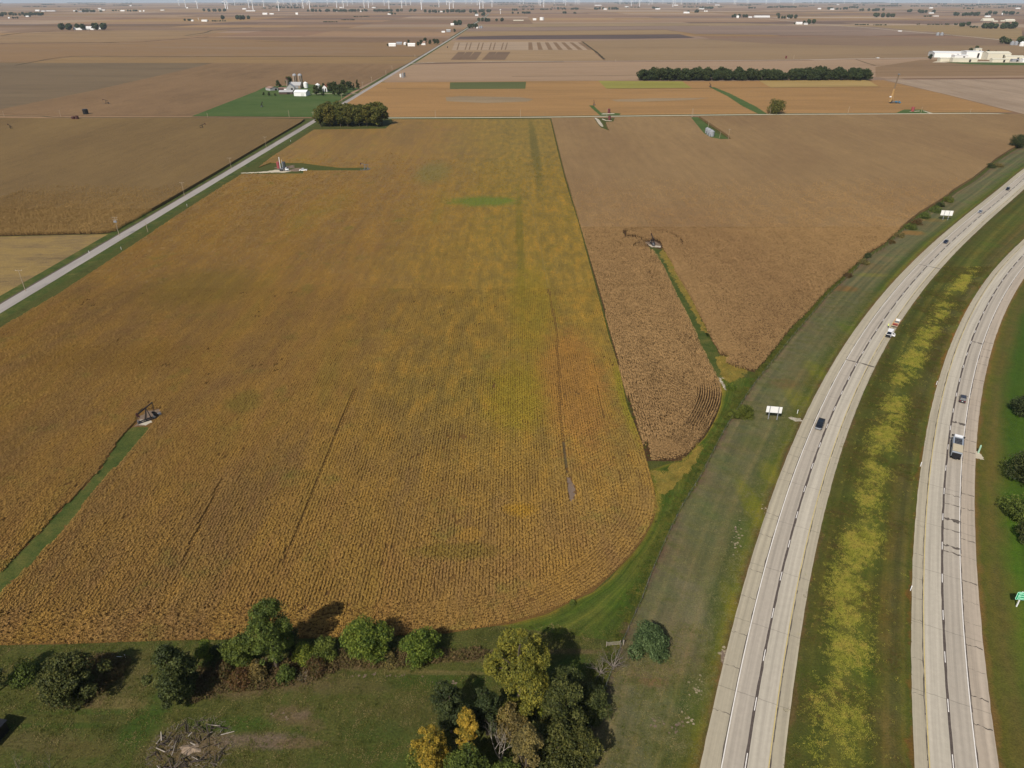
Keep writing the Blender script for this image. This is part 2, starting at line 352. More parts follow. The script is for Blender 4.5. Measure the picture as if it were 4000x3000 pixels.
def corn_mat(name, leaf, tint=1.0, k=None, cols=None):
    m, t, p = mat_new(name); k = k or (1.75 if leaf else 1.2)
    big = pos_noise(t, 1 / 120., 4, .55, (1.2, .5, 1), .4); mid = pos_noise(t, 1 / 9., 4, .65, (1.4, .5, 1), off=9); fine = pos_noise(t, 1 / .5, 2, .6, off=3)
    C_ = cols or [(128, 100, 66), (135, 107, 70), (142, 113, 74)]
    c = ramp(t, big, [(.30, alb(C_[0], k)), (.5, alb(C_[1], k)), (.70, alb(C_[2], k))])
    c = mix(t, 1, c, ramp(t, mid, [(.3, g4(.92)), (.7, g4(1.07))]), 'MULTIPLY'); c = streaks(t, c, 4.5, 160., .05)
    if leaf:
        ri = N(t, 'ShaderNodeNewGeometry').outputs['Random Per Island']
        c = mix(t, 1, c, ramp(t, ri, [(0, g4(.7)), (1, g4(1.35))]), 'MULTIPLY')
    else:
        c = mix(t, 1, c, ramp(t, fine, [(.3, g4(.6)), (.5, g4(1.0)), (.7, g4(1.3))]), 'MULTIPLY'); bump(t, p, fine, .7, .6)  # dark flecks put the shade among the corn leaves into the colour
    t.links.new(c, p.inputs['Base Color']); p.inputs['Roughness'].default_value = .85; p.inputs['Specular IOR Level'].default_value = .15
    return m
M['soy_leaf'] = soy_mat('soy_leaves', True); M['soy_top'] = soy_mat('soy_canopy', False)
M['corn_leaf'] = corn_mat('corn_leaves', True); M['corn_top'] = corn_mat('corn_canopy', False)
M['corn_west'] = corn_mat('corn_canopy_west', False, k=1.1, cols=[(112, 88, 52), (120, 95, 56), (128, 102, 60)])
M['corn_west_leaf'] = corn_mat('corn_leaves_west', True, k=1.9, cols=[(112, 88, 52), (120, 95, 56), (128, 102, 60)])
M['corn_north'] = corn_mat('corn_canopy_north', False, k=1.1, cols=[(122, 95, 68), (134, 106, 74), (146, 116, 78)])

# base grass of the whole near country, between the county road and the far right
poly('grassland', [(-420, -150), (900, -150), (900, 812), (560, 832), (40, 812), (-420, 812)], .02, M['lawn'], world=True)

# ---------------------------------------------------------------- highways
def fit(px, deg):
    w = np.array(GP(px)); c = np.polyfit(w[:, 1], w[:, 0], deg); y0, y1 = w[:, 1].min(), w[:, 1].max()
    ya = np.arange(y0, y1, 2.0); Pm = np.c_[np.polyval(c, ya), ya]
    d0 = Pm[0] - Pm[3]; d0 /= np.linalg.norm(d0); d1 = Pm[-1] - Pm[-4]; d1 /= np.linalg.norm(d1)
    pre = Pm[0] + d0 * np.arange(150, 0, -4)[:, None]
    rot = math.radians(0.10); post = []; q = Pm[-1]; d = d1          # keeps curving away to the right
    for _ in range(150):
        d = np.array([d[0] * math.cos(rot) + d[1] * math.sin(rot), -d[0] * math.sin(rot) + d[1] * math.cos(rot)]); q = q + d * 4; post.append(q)
    return np.r_[pre, Pm, post]
WL = fit([(2909, 2991), (2922, 2901), (2958, 2702), (2990, 2548), (3007, 2449), (3050, 2254), (3082, 2135), (3112, 2031), (3141, 1932), (3166, 1848), (3193, 1771), (3243, 1636), (3297, 1513), (3323, 1457), (3346, 1414), (3398, 1326), (3475, 1197), (3579, 1098), (3642, 1025), (3705, 958), (3769, 899), (3841, 831), (3927, 759), (3995, 705)], 4)
EL = fit([(3723, 2996), (3712, 2869), (3698, 2679), (3689, 2503), (3684, 2372), (3680, 2241), (3680, 2125), (3682, 2019), (3687, 1927), (3693, 1845), (3699, 1768), (3708, 1701), (3718, 1631), (3740, 1527), (3758, 1450), (3782, 1374), (3814, 1288), (3845, 1211), (3882, 1143), (3927, 1084), (3972, 1025), (3999, 994)], 4)

def pavement(name, c, kind):
    """concrete with wheel-path darkening along the lane (UV u = offset across, v = distance along)"""
    m, t, p = mat_new(name); uv = N(t, 'ShaderNodeUVMap'); uv.uv_map = 'UVMap'; sp = N(t, 'ShaderNodeSeparateXYZ'); t.links.new(uv.outputs[0], sp.inputs[0])
    base = alb(c)
    n1 = N(t, 'ShaderNodeTexNoise'); mp = N(t, 'ShaderNodeMapping'); mp.inputs['Scale'].default_value = (1.4, .02, 1); t.links.new(uv.outputs[0], mp.inputs[0]); t.links.new(mp.outputs[0], n1.inputs['Vector']); n1.inputs['Scale'].default_value = 1.0; n1.inputs['Detail'].default_value = 4
    col = mix(t, 1, base, ramp(t, n1.outputs[0], [(.3, g4(.82)), (.7, g4(1.14))]), 'MULTIPLY')
    n2 = pos_noise(t, 1 / 1.2, 5, .7); col = mix(t, 1, col, ramp(t, n2, [(.3, g4(.93)), (.7, g4(1.06))]), 'MULTIPLY')
    if kind:   # rubber and oil in the two wheel paths
        w = N(t, 'ShaderNodeMath', operation='SINE'); q = N(t, 'ShaderNodeMath', operation='MULTIPLY_ADD'); t.links.new(sp.outputs[0], q.inputs[0]); q.inputs[1].default_value = 2 * math.pi / 1.83; q.inputs[2].default_value = -math.pi / 2; t.links.new(q.outputs[0], w.inputs[0])
        col = mix(t, 1, col, ramp(t, w.outputs[0], [(0, g4(1.04)), (1, g4(kind))]), 'MULTIPLY')
    # transverse joints every 30 m, uneven
    n3 = N(t, 'ShaderNodeTexNoise'); n3.inputs['Scale'].default_value = .6; t.links.new(uv.outputs[0], n3.inputs['Vector'])
    jj = N(t, 'ShaderNodeMath', operation='MULTIPLY_ADD'); t.links.new(n3.outputs[0], jj.inputs[0]); jj.inputs[1].default_value = .5; t.links.new(sp.outputs[1], jj.inputs[2])
    md = N(t, 'ShaderNodeMath', operation='MODULO'); t.links.new(jj.outputs[0], md.inputs[0]); md.inputs[1].default_value = 18.3
    col = mix(t, 1, col, ramp(t, md.outputs[0], [(0, g4(.66)), (.12, g4(.7)), (.2, g4(1))]), 'MULTIPLY')
    t.links.new(col, p.inputs['Base Color']); p.inputs['Roughness'].default_value = .85; p.inputs['Specular IOR Level'].default_value = .2
    return m
M['slow'] = pavement('worn_grey_concrete_lane', (182, 170, 153), .93)
M['fast'] = pavement('pale_concrete_lane', (192, 181, 162), .96)
M['shoulder'] = pavement('concrete_shoulder', (181, 169, 145), 0)
M['shoulder2'] = pavement('pinkish_concrete_shoulder', (184, 168, 148), 0)
M['tar'] = simple('joint_tar', (96, 84, 76), .8, k=.9, var=.3)
M['white_line'] = simple('white_road_paint', (236, 228, 218), .7, k=1.1, var=.1)
M['yellow_line'] = simple('yellow_road_paint', (206, 182, 112), .7, var=.15)
M['crack'] = simple('crack_sealant', (98, 88, 78), .8, var=.3)

def dashes(Pm, off, z, L, gap, w, mat, parent, name, ymax=620, start=0, jit=0.0):
    s = np.r_[0, np.cumsum(np.linalg.norm(np.diff(Pm, axis=0), axis=1))]; T, R = normals(Pm)
    x = start; r = np.random.default_rng(3)
    while x < s[-1] - L:
        ln = L * (1 + jit * r.normal()) if jit else L
        q = np.array([[np.interp(x + k * ln / 2, s, Pm[:, 0]), np.interp(x + k * ln / 2, s, Pm[:, 1])] for k in range(3)])
        if 60 < q[0, 1] < ymax: ribbon(name, q, off - w / 2, off + w / 2, z, mat, parent)
        x += L + (gap * (1 + jit * r.normal()) if jit else gap)
def highway(name, Pm, mirror):
    """mirror=+1: slow lane on the right of the path, -1: on the left"""
    hw = ribbon(name, Pm, *sorted((0.16 * mirror, 3.8 * mirror)), .075, M['slow'])
    def rb(n, a, b, z, m, **k):
        a, b = sorted((a * mirror, b * mirror)); return ribbon(n, Pm, a, b, z, m, hw, **k)
    rb('passing_lane', -3.8, -.16, .075, M['fast'])
    rb('outer_shoulder', 3.82, 7.05, .070, M['shoulder'] if mirror < 0 else M['shoulder2'], wob=.03)
    rb('inner_shoulder', -6.0, -3.82, .070, M['shoulder'], wob=.03)
    rb('joint_sealant', -.24, .24, .080, M['tar'], wob=.035)
    rb('edge_line', 3.62, 3.78, .082, M['white_line'])
    rb('yellow_edge_line', -3.74, -3.58, .082, M['yellow_line'])
    rb('edge_crack', 3.80, 3.96, .079, M['crack'], wob=.07)
    rb('edge_crack', -3.96, -3.84, .079, M['crack'], wob=.06)
    dashes(Pm, 0, .086, 3.05, 9.15, .16, M['white_line'], hw, 'lane_dash', start=3)
    if mirror > 0: dashes(Pm, 3.9, .087, 1.5, 3.2, .2, M['tar'], hw, 'tar_patch', ymax=300, jit=.6)
    else: dashes(Pm, 3.9, .088, 1.2, 2.6, .18, M['tar'], hw, 'tar_patch', ymax=125, jit=.6, start=2)
    return hw
hwW = highway('westbound_carriageway', WL, -1); hwE = highway('eastbound_carriageway', EL, 1)
# transverse sealed cracks across both carriageways
def cross_crack(Pm, hw, py_world, a, b, w=.16, seed=0):
    i = int(np.argmin(abs(Pm[:, 1] - py_world))); T, R = normals(Pm); r = np.random.default_rng(seed + int(py_world))
    pts = [Pm[i] + R[i] * o + T[i] * (r.normal() * .12 - .05 * o) for o in np.linspace(a, b, 9)]
    ribbon('sealed_crack', np.array(pts), -w / 2, w / 2, .089, M['crack'], hw, wob=w * .25)
for yy in (84, 92.5, 101, 112, 119, 131, 140, 158, 166, 176, 240, 262): cross_crack(WL, hwW, yy, -7, -3.9, .09)
for yy, w in ((228, .55), (331, .5)): cross_crack(WL, hwW, yy, -3.8, 5.8, w)
for yy, w in ((86, .07), (95, .06), (104, .06), (110, .07), (117, .06), (125, .07), (135, .06)): cross_crack(EL, hwE, yy, -5.9, -3.9, w)
for yy, w in ((128, .3), (131.5, .5), (137, .2), (146, .22), (150, .16), (186, .9), (244, .6), (140, .9)): cross_crack(EL, hwE, yy, .3, 3.7, w, 5)
for yy in np.arange(84, 260, 6.3): cross_crack(EL, hwE, yy, 3.9, 6.9, .05 + .12 * (random.random() < .35), 9)
for hw_, Pm in ((hwW, WL), (hwE, EL)):      # gravel and reddish weeds along the pavement edges
    pass
M['redweed'] = ground_mat('reddish_roadside_weeds', [(104, 82, 52), (92, 84, 46), (118, 88, 54)], 5, 1, .3, contrast=.3)

# fence line and verges
FENCE_PX = [(2250, 3030), (2300, 2890), (2330, 2780), (2362, 2702), (2384, 2639), (2434, 2508), (2475, 2413), (2506, 2349), (2542, 2250), (2617, 2077), (2675, 1961), (2718, 1898), (2771, 1797), (2820, 1701), (2858, 1638), (2930, 1527), (2969, 1474), (3020, 1412), (3100, 1312), (3166, 1236), (3238, 1152), (3328, 1068), (3396, 1004), (3464, 962), (3532, 898), (3600, 845), (3690, 790), (3735, 753), (3808, 708), (3862, 664), (3898, 632), (3957, 592), (4015, 562), (4150, 500)]
FENCE = smooth_path(GP(FENCE_PX), 4.0)
def off_path(Pm, o):
    T, R = normals(Pm); return Pm + R * o
wl_out = off_path(WL, -7.05); wl_in = off_path(WL, 6.0); el_in = off_path(EL, -6.0); el_out = off_path(EL, 7.05)
def between(name, A, B, z, mat, n=6):
    """strip between two polylines, resampled to equal counts"""
    m_ = 160
    def rs(Q_):
        s = np.r_[0, np.cumsum(np.linalg.norm(np.diff(Q_, axis=0), axis=1))]; u = np.linspace(0, s[-1], m_)
        return np.c_[np.interp(u, s, Q_[:, 0]), np.interp(u, s, Q_[:, 1])]
    a, b = rs(A), rs(B); vs = []; uv = []
    for j in range(n + 1):
        k = j / n; q = a * (1 - k) + b * k; vs.append(np.c_[q, drop(q[:, 0], q[:, 1]) + z]); uv.append(np.c_[np.full(m_, k), np.linspace(0, 1, m_)])
    V = np.concatenate(vs); UV = np.concatenate(uv); i = np.arange(m_ - 1)
    Q_ = np.concatenate([np.stack([j * m_ + i, (j + 1) * m_ + i, (j + 1) * m_ + i + 1, j * m_ + i + 1], 1) for j in range(n)])
    me = np_mesh(name, V, Q_, mat); ul = me.uv_layers.new(name='UVMap'); ul.data.foreach_set('uv', UV[Q_.ravel()].astype(np.float32).ravel())
    o = link(bpy.data.objects.new(name, me)); o['kind'] = 'structure'; return o
def verge_mat(name, bands, wobble=.22, scale=1 / 9., tint=None, tall=False, k=1.0, patches=None, cool=False, ustreak=9.0):
    """grass whose kind changes with the distance from the road edge (UV u 0..1)"""
    m, t, p = mat_new(name); uv = N(t, 'ShaderNodeUVMap'); uv.uv_map = 'UVMap'; sp = N(t, 'ShaderNodeSeparateXYZ'); t.links.new(uv.outputs[0], sp.inputs[0])
    n = pos_noise(t, scale, 5, .65, dist=.8); a = N(t, 'ShaderNodeMath', operation='MULTIPLY_ADD'); t.links.new(n, a.inputs[0]); a.inputs[1].default_value = wobble * 2; t.links.new(sp.outputs[0], a.inputs[2])
    b = N(t, 'ShaderNodeMath', operation='SUBTRACT'); t.links.new(a.outputs[0], b.inputs[0]); b.inputs[1].default_value = wobble
    c = ramp(t, b.outputs[0], [(q, alb(cc, k)) for q, cc in bands])
    mid = pos_noise(t, 1 / 2.2, 5, .7, off=4, dist=.5); c = mix(t, 1, c, ramp(t, mid, [(.3, (.78, .82, .8, 1)), (.7, (1.22, 1.16, 1.1, 1))]), 'MULTIPLY')
    big = pos_noise(t, 1 / 17., 4, .6, off=40); c = mix(t, 1, c, ramp(t, big, [(.32, (1.02, .98, .9, 1) if cool else (1.06, .93, .86, 1)), (.5, (1, 1, 1, 1)), (.68, (.86, 1.04, .8, 1))]), 'MULTIPLY')
    if patches: c = add_patches(t, c, patches)
    if ustreak:
        mp = N(t, 'ShaderNodeMapping'); mp.inputs['Scale'].default_value = (ustreak, 5, 1); t.links.new(uv.outputs[0], mp.inputs[0]); ns = N(t, 'ShaderNodeTexNoise'); ns.inputs['Scale'].default_value = 1; ns.inputs['Detail'].default_value = 3; t.links.new(mp.outputs[0], ns.inputs['Vector'])
        c = mix(t, 1, c, ramp(t, ns.outputs[0], [(.36, (.74, .80, .8, 1)), (.52, (1, 1, 1, 1)), (.66, (1.34, 1.2, 1.15, 1))]), 'MULTIPLY')
    fine = pos_noise(t, 1 / .35, 2, .6, off=8); c = mix(t, 1, c, ramp(t, fine, [(.3, g4(.78)), (.7, g4(1.2))]), 'MULTIPLY')
    bump(t, p, fine, .6, .2)
    t.links.new(c, p.inputs['Base Color']); p.inputs['Roughness'].default_value = .95; p.inputs['Specular IOR Level'].default_value = .1
    return m
M['verge_w'] = verge_mat('west_verge_grass', [(0, (104, 86, 70)), (.06, (112, 102, 74)), (.2, (104, 100, 70)), (.62, (102, 100, 66)), (.78, (84, 90, 46)), (.9, (98, 100, 38)), (.97, (92, 84, 42)), (1, (104, 84, 52))], .12, patches=[
 PT_(2660, 2540, 90, 150, (122, 104, 78), .5), PT_(2560, 2640, 120, 40, (118, 98, 70), .6), PT_(2700, 2350, 60, 150, (124, 112, 84), .5), PT_(2540, 2665, 80, 12, (118, 84, 48), .35), PT_(2700, 2720, 90, 70, (76, 88, 36), .5), PT_(2600, 2950, 80, 60, (88, 92, 46), .5), PT_(2850, 2350, 30, 90, (112, 108, 30), .6), PT_(2930, 1960, 40, 120, (118, 116, 34), .6), PT_(3010, 1850, 40, 60, (120, 116, 40), .5), PT_(3060, 1500, 60, 30, (104, 82, 42), .5),
 PT_(3120, 1560, 50, 60, (116, 114, 34), .6), PT_(3190, 1450, 40, 60, (110, 112, 36), .6), PT_(3320, 1290, 40, 50, (104, 110, 36), .5), PT_(3300, 1130, 60, 25, (122, 88, 46), .6), PT_(3560, 910, 50, 22, (144, 106, 54), .7), PT_(3640, 860, 50, 20, (128, 104, 56), .6), PT_(3460, 1010, 60, 22, (120, 106, 70), .6), PT_(3400, 1075, 70, 15, (120, 116, 48), .5), PT_(2740, 2110, 60, 200, (96, 98, 60), .4), PT_(2950, 1730, 60, 40, (84, 94, 48), .5), PT_(2900, 2080, 40, 70, (82, 94, 44), .5)])
M['median'] = verge_mat('median_grass', [(0, (98, 82, 48)), (.03, (84, 82, 38)), (.16, (80, 82, 34)), (.3, (84, 86, 36)), (.42, (98, 98, 42)), (.56, (82, 88, 34)), (.72, (84, 80, 36)), (.85, (96, 88, 48)), (.97, (88, 88, 36)), (1, (108, 84, 40))], .2, 1 / 12.)
M['verge_e'] = verge_mat('east_verge_grass', [(0, (116, 90, 50)), (.02, (90, 88, 36)), (.06, (98, 90, 44)), (.12, (74, 96, 28)), (.3, (62, 92, 22)), (1, (62, 88, 24))], .03, cool=True)
fi = FENCE
between('west_verge', fi, wl_out[(wl_out[:, 1] > fi[0, 1] - 2) & (wl_out[:, 0] < 700)], .040, M['verge_w'], 10)
between('median', wl_in[wl_in[:, 1] > -40], el_in[el_in[:, 1] > -40], .040, M['median'], 10)
between('east_verge', el_out[el_out[:, 1] > -40], off_path(EL, 75)[el_out[:, 1] > -40], .040, M['verge_e'], 4)
# ---------------------------------------------------------------- near fields
soy_right = [(2149, 467), (2181, 603), (2206, 700), (2226, 768), (2258, 867), (2289, 985), (2316, 1084), (2353, 1220), (2380, 1324), (2422, 1450), (2434, 1522), (2458, 1614), (2501, 1710), (2516, 1759), (2535, 1836), (2554, 1908), (2569, 1980), (2550, 2038), (2511, 2111), (2463, 2173), (2410, 2226), (2316, 2313), (2235, 2349), (2136, 2399), (2000, 2438), (1882, 2453), (1741, 2476), (1271, 2494), (633, 2503), (271, 2517), (0, 2521), (-500, 2530)]
soy_left = [(-900, 1905), (-400, 1560), (0, 1286), (258, 1133), (398, 1042), (579, 920), (723, 824), (904, 707), (945, 682), (1185, 680), (1185, 668), (1440, 668), (1440, 655), (1330, 656), (1260, 648), (1180, 637), (1060, 637), (1010, 655), (1059, 616), (1226, 508), (1505, 504), (1535, 480), (1530, 467)]
SOY = GP(soy_right + soy_left)
corn_e = [(4400, 452), (4300, 470), (4100, 515), (4010, 556), (3945, 590), (3886, 628), (3850, 660), (3796, 703), (3723, 748), (3678, 784), (3588, 839), (3520, 893), (3452, 956), (3384, 997), (3316, 1060), (3226, 1143), (3154, 1224), (3090, 1283), (3000, 1400), (2949, 1455)]
corn_s = [(2877, 1441), (2832, 1423), (2854, 1394), (2814, 1392), (2769, 1310), (2701, 1175), (2633, 1062), (2583, 975), (2540, 962), (2530, 968), (2538, 975), (2579, 1029), (2633, 1142), (2705, 1287), (2778, 1445), (2800, 1479)]
corn_r = [(2820, 1541), (2815, 1580), (2791, 1643), (2752, 1710), (2714, 1749), (2660, 1802)]
corn_l = [(2525, 1802), (2478, 1650), (2424, 1470), (2356, 1200), (2310, 1040), (2287, 950), (2230, 760), (2209, 695), (2153, 467)]
CORN = GP([(2153, 467), (2318, 465.5), (2330, 485), (2345, 505), (2380, 519), (2372, 502), (2366, 484), (2396, 482), (2402, 464.5), (2694, 461), (2748, 528), (2775, 545), (2815, 552), (2856, 551), (2835, 530), (2775, 490), (2730, 460.5), (3000, 457), (3600, 452)] + corn_e + corn_s + corn_r + corn_l[:-1])
cornw = [(-700, 932), (-100, 925), (420, 914), (475, 908), (570, 855), (723, 765), (845, 692), (1000, 597), (1190, 483), (1205, 470), (745, 466), (250, 468), (-700, 462)]
CORNW = [(x - (4.2 if x > -240 else 0), y) for x, y in GP(cornw)]
poly('soybean_ground', SOY, .05, M['soy_litter'], world=True)
poly('corn_ground', CORN, .05, M['soil'], world=True)
poly('west_corn_ground', CORNW, .05, M['soil'], world=True)
poly('stubble_field', [(-700, 934), (-100, 927), (425, 915), (458, 921), (300, 1035), (0, 1188), (-400, 1400), (-900, 1700)], .05, M['stubble'])
# green lanes, pads and odd corners
lush_r = [p for p in soy_right if p[1] >= 1450 and p[0] >= 2000]
fpx = [p for p in FENCE_PX if 1474 <= p[1] <= 2520]
LANE = True
poly('field_lane', [(-60, 2345), (-60, 2260), (0, 2240), (190, 2045), (380, 1850), (480, 1700), (520, 1670), (590, 1672), (560, 1720), (500, 1780), (400, 1880), (300, 2010), (180, 2150), (90, 2240), (0, 2320)], .055, M['lush'], jag=0.35)
poly('field_lane', [(2541, 975), (2585, 976), (2633, 1062), (2701, 1175), (2769, 1310), (2814, 1392), (2856, 1394), (2832, 1423), (2870, 1441), (2850, 1480), (2803, 1479), (2778, 1441), (2705, 1283), (2633, 1138), (2579, 1025)], .055, M['lush'], jag=0.35)
poly('golden_patch', [(2795, 1400), (2812, 1392), (2854, 1396), (2842, 1424), (2925, 1452), (2900, 1468), (2850, 1495), (2822, 1480)], .058, M['goldgrass'], jag=0.5)
poly('golden_patch', [(2590, 970), (2600, 985), (2640, 1050), (2700, 1160), (2765, 1300), (2750, 1300), (2690, 1190), (2620, 1065), (2575, 990)], .058, M['goldgrass'], jag=0.5)
poly('golden_patch', [(2545, 1840), (2600, 1848), (2630, 1815), (2690, 1790), (2720, 1740), (2745, 1745), (2700, 1830), (2650, 1880), (2600, 1930), (2575, 1930)], .058, M['goldgrass'], jag=0.5)
poly('tank_pad', [(940, 675.5), (1040, 670), (1075, 663), (1135, 664), (1150, 668), (1120, 673), (1040, 675), (945, 677.5)], .062, M['gravel'], jag=0.5)
poly('tank_pad', [(1070, 655), (1150, 645), (1152, 655), (1090, 663)], .060, M['baresoil'], jag=0.5)
poly('well_pad', [(525, 1668), (545, 1625), (570, 1606), (620, 1597), (628, 1603), (618, 1625), (590, 1650), (560, 1662)], .062, M['baresoil'], jag=0.35)
poly('well_pad', [(548, 1640), (590, 1644), (600, 1650), (570, 1662), (545, 1658)], .066, M['rock'], jag=0.35)
poly('well_pad', [(2520, 948), (2535, 956), (2560, 959), (2582, 962), (2580, 967), (2545, 965)], .066, M['rock'], jag=.2)
poly('well_pad', [(2520, 947), (2556, 941), (2580, 955), (2584, 968), (2545, 966)], .062, M['baresoil'], jag=0.35)
poly('bare_patch', [(2213, 1862), (2228, 1868), (2244, 1900), (2247, 1930), (2240, 1962), (2228, 1971), (2222, 1945), (2215, 1905)], .056, M['baresoil'], jag=0.25)
poly('bare_patch', [(2196, 1728), (2204, 1728), (2212, 1780), (2216, 1850), (2208, 1850), (2200, 1790)], .056, M['weeds'], jag=0.25)
poly('limestone_drain', [(2807, 1474), (2816, 1478), (2836, 1520), (2836, 1526), (2828, 1518), (2814, 1495)], .066, M['rock'], jag=0.15)
poly('limestone_drain', [(2818, 1475), (2832, 1476), (2830, 1480), (2818, 1479)], .067, M['rock'], jag=0.15)
poly('concrete_apron', [(3078, 1632), (3092, 1629), (3112, 1634), (3130, 1636), (3134, 1646), (3108, 1648), (3090, 1640)], .067, M['rock'], jag=0.15)
poly('concrete_apron', [(3804, 1762), (3823, 1765), (3843, 1788), (3834, 1790), (3843, 1797), (3806, 1790)], .067, M['gravel'], jag=0.15)
poly('gravel_outlet', [(2812, 2545), (2850, 2535), (2846, 2580), (2830, 2600), (2815, 2580)], .06, M['baresoil'], jag=0.4)

M['sandspot'] = ground_mat('pale_sand', [(150, 136, 108), (172, 156, 128)], 2, .6, .2, contrast=.2)
def speckle(name, px, py, sx, sy, n, mat, rmin=.08, rmax=.36, ang=0.0, z=.052):
    """bare spots scattered in the grass: small ragged patches"""
    g = G(px, py); r = np.random.default_rng(int(px)); b = MB(); ca, sa = math.cos(ang), math.sin(ang)
    for _ in range(n):
        u, v = r.normal(0, sx), r.normal(0, sy); x, y = g[0] + u * ca - v * sa, g[1] + u * sa + v * ca; R = r.uniform(rmin, rmax); k = 9; ph = r.uniform(0, 6)
        b.add([(x + R * math.cos(ph + 6.283 * i / k) * r.uniform(.5, 1.3), y + R * math.sin(ph + 6.283 * i / k) * r.uniform(.5, 1.1), z + r.uniform(0, .02)) for i in range(k)], [tuple(range(k))])
    o = b.build(name, mat, fix=False); o['kind'] = 'structure'
for px, py, sx, sy, n, a in ((2718, 2692, .8, 1.5, 22, -.5), (2695, 2808, .5, .8, 14, 0), (2660, 2830, .3, .3, 5, 0), (2630, 2868, .4, 1.0, 10, -.4), (2340, 2926, .6, .5, 14, 0), (2310, 2985, .7, .5, 12, 0), (2880, 2110, .5, 2.6, 26, -.35), (2870, 2070, .3, .6, 6, 0), (2560, 2810, 1.2, 1.0, 8, 0), (2992, 1990, .4, 1.6, 12, 0), (2832, 2560, .6, 1.4, 26, -.3), (3405, 1100, .8, .3, 3, 0), (1450, 2635, 1.2, .2, 8, 0), (1560, 2640, 2.5, .2, 10, 0), (1740, 2670, 2, .25, 8, .1), (1120, 2800, 1.4, .6, 10, 0)):
    speckle('bare_spots', px, py, sx, sy, n, M['sandspot'] if n > 11 else M['baresoil'], ang=a)
M['lane_mat'] = verge_mat('streaked_lane_grass', [(0, (96, 80, 52)), (.06, (66, 78, 30)), (.25, (74, 88, 32)), (.5, (92, 98, 40)), (.75, (70, 86, 30)), (.9, (96, 100, 38)), (1, (128, 112, 44))], .16, 1 / 7., ustreak=16.)
_f = FENCE[(FENCE[:, 1] > 99) & (FENCE[:, 1] < 216)]
_s = smooth_path(GP([(1950, 2446)] + [p for p in soy_right if 1450 <= p[1] <= 2438 and p[0] > 2100][::-1][:0] + [(2136, 2401), (2235, 2351), (2316, 2315), (2384, 2262), (2410, 2228), (2463, 2175), (2511, 2113), (2550, 2040), (2569, 1982), (2556, 1908), (2540, 1836), (2660, 1800), (2714, 1750), (2752, 1710), (2791, 1643), (2815, 1580), (2820, 1541), (2803, 1480)]), 4)
between('fence_lane', _f, _s, .035, M['lane_mat'], 8)

# roads
CR = smooth_path(GP([(-900, 1730), (0, 1238), (385, 1007), (885, 700), (1085, 575), (1227, 480), (1300, 420), (1390, 352), (1601, 250), (1669, 208), (1719, 181), (1768, 147), (1827, 108), (1866, 86), (1909, 54)]), 25.0)
# keep the road on its straight survey line
cx = np.polyfit(CR[:, 1], CR[:, 0], 2); CR = np.c_[np.polyval(cx, CR[:, 1]), CR[:, 1]]; CR = smooth_path(CR, 12)
M['county'] = ground_mat('grey_tar_and_chip', [(160, 151, 142), (172, 163, 154), (150, 141, 133)], 25, 5, .3, contrast=.06, stretch=(1, .15, 1), bmp=.2)
M['graveldark'] = ground_mat('road_edge_gravel', [(104, 92, 80), (92, 84, 66)], 8, 2, .4, contrast=.2)
ribbon('county_road_verge', CR, -9.5, 8.5, .06, M['lush'])
cro = ribbon('county_road', CR, -3.1, 3.1, .10, M['county'], wob=.06)
ribbon('gravel_shoulder', CR, -4.2, -3.1, .098, M['graveldark'], cro, wob=.1)
for yy in (284, 296, 318, 352, 390, 415, 466, 520): cross_crack(CR, cro, yy, -2.6, 2.2, .25, 4)
TR = smooth_path(GP([(-1500, 455), (0, 452), (249, 459), (746, 458), (1225, 462)]), 25)
ribbon('township_lane', TR, -2.2, 2.2, .11, M['weeds'])
GR = smooth_path(GP([(1225, 463), (1530, 461), (2000, 459), (2500, 453), (3000, 447.5), (3500, 445), (3800, 443), (3900, 444.5), (4000, 450), (4150, 462)]), 20)
ribbon('gravel_road_verge', GR, -7, 5, .07, M['lush'])
ribbon('gravel_road', GR, -2.4, 2.4, .12, M['gravel'])
ribbon('gravel_road', smooth_path(GP([(1606, 248), (1700, 244), (2000, 241), (3000, 235.5), (3343, 229.5), (3600, 226.5), (4300, 220)]), 40), -3, 3, .12, M['gravel'])
ribbon('diagonal_road', smooth_path(GP([(2950, 70), (3060, 80), (3200, 95), (3380, 108), (3560, 124), (3760, 141), (3930, 158), (4100, 172)]), 60), -5, 5, .35, M['gravel'])
poly('farm_drive', [(2322, 461), (2330, 461), (2343, 470), (2350, 482), (2357, 494), (2352, 496), (2343, 490), (2334, 478)], .135, M['rock'], jag=0.3)
poly('farm_drive', [(2350, 465.5), (2354, 464), (2368, 470), (2390, 471), (2389, 473), (2364, 472)], .135, M['gravel'], jag=0.3)
poly('farm_drive', [(2347, 446.5), (2356, 443.5), (2400, 443), (2399, 445.5), (2352, 447)], .125, M['gravel'], jag=0.3)
poly('farm_drive', [(3602, 432), (3612, 433.5), (3645, 443), (3634, 444)], .135, M['gravel'], jag=0.3)
poly('farm_drive', [(3552, 435), (3592, 433), (3592, 435), (3555, 436.5)], .125, M['gravel'], jag=0.3)
poly('field_lane', [(2300, 412), (2318, 412), (2347, 440), (2390, 441), (2425, 443), (2420, 450), (2345, 452), (2320, 430)], .09, M['pasture'], jag=0.35)
poly('field_lane', [(2335, 475), (2345, 475), (2358, 497), (2378, 511), (2360, 508), (2345, 492)], .125, M['lush'], jag=0.35)
poly('field_lane', [(2690, 459), (2725, 457), (2765, 490), (2800, 520), (2848, 542), (2810, 543), (2780, 537), (2740, 524)], .09, M['pasture'], jag=0.35)
poly('field_lane', [(2772, 341), (2790, 341), (2850, 365), (2950, 415), (2995, 444), (2965, 446), (2900, 415), (2840, 375)], .13, M['pasture'], jag=0.35)
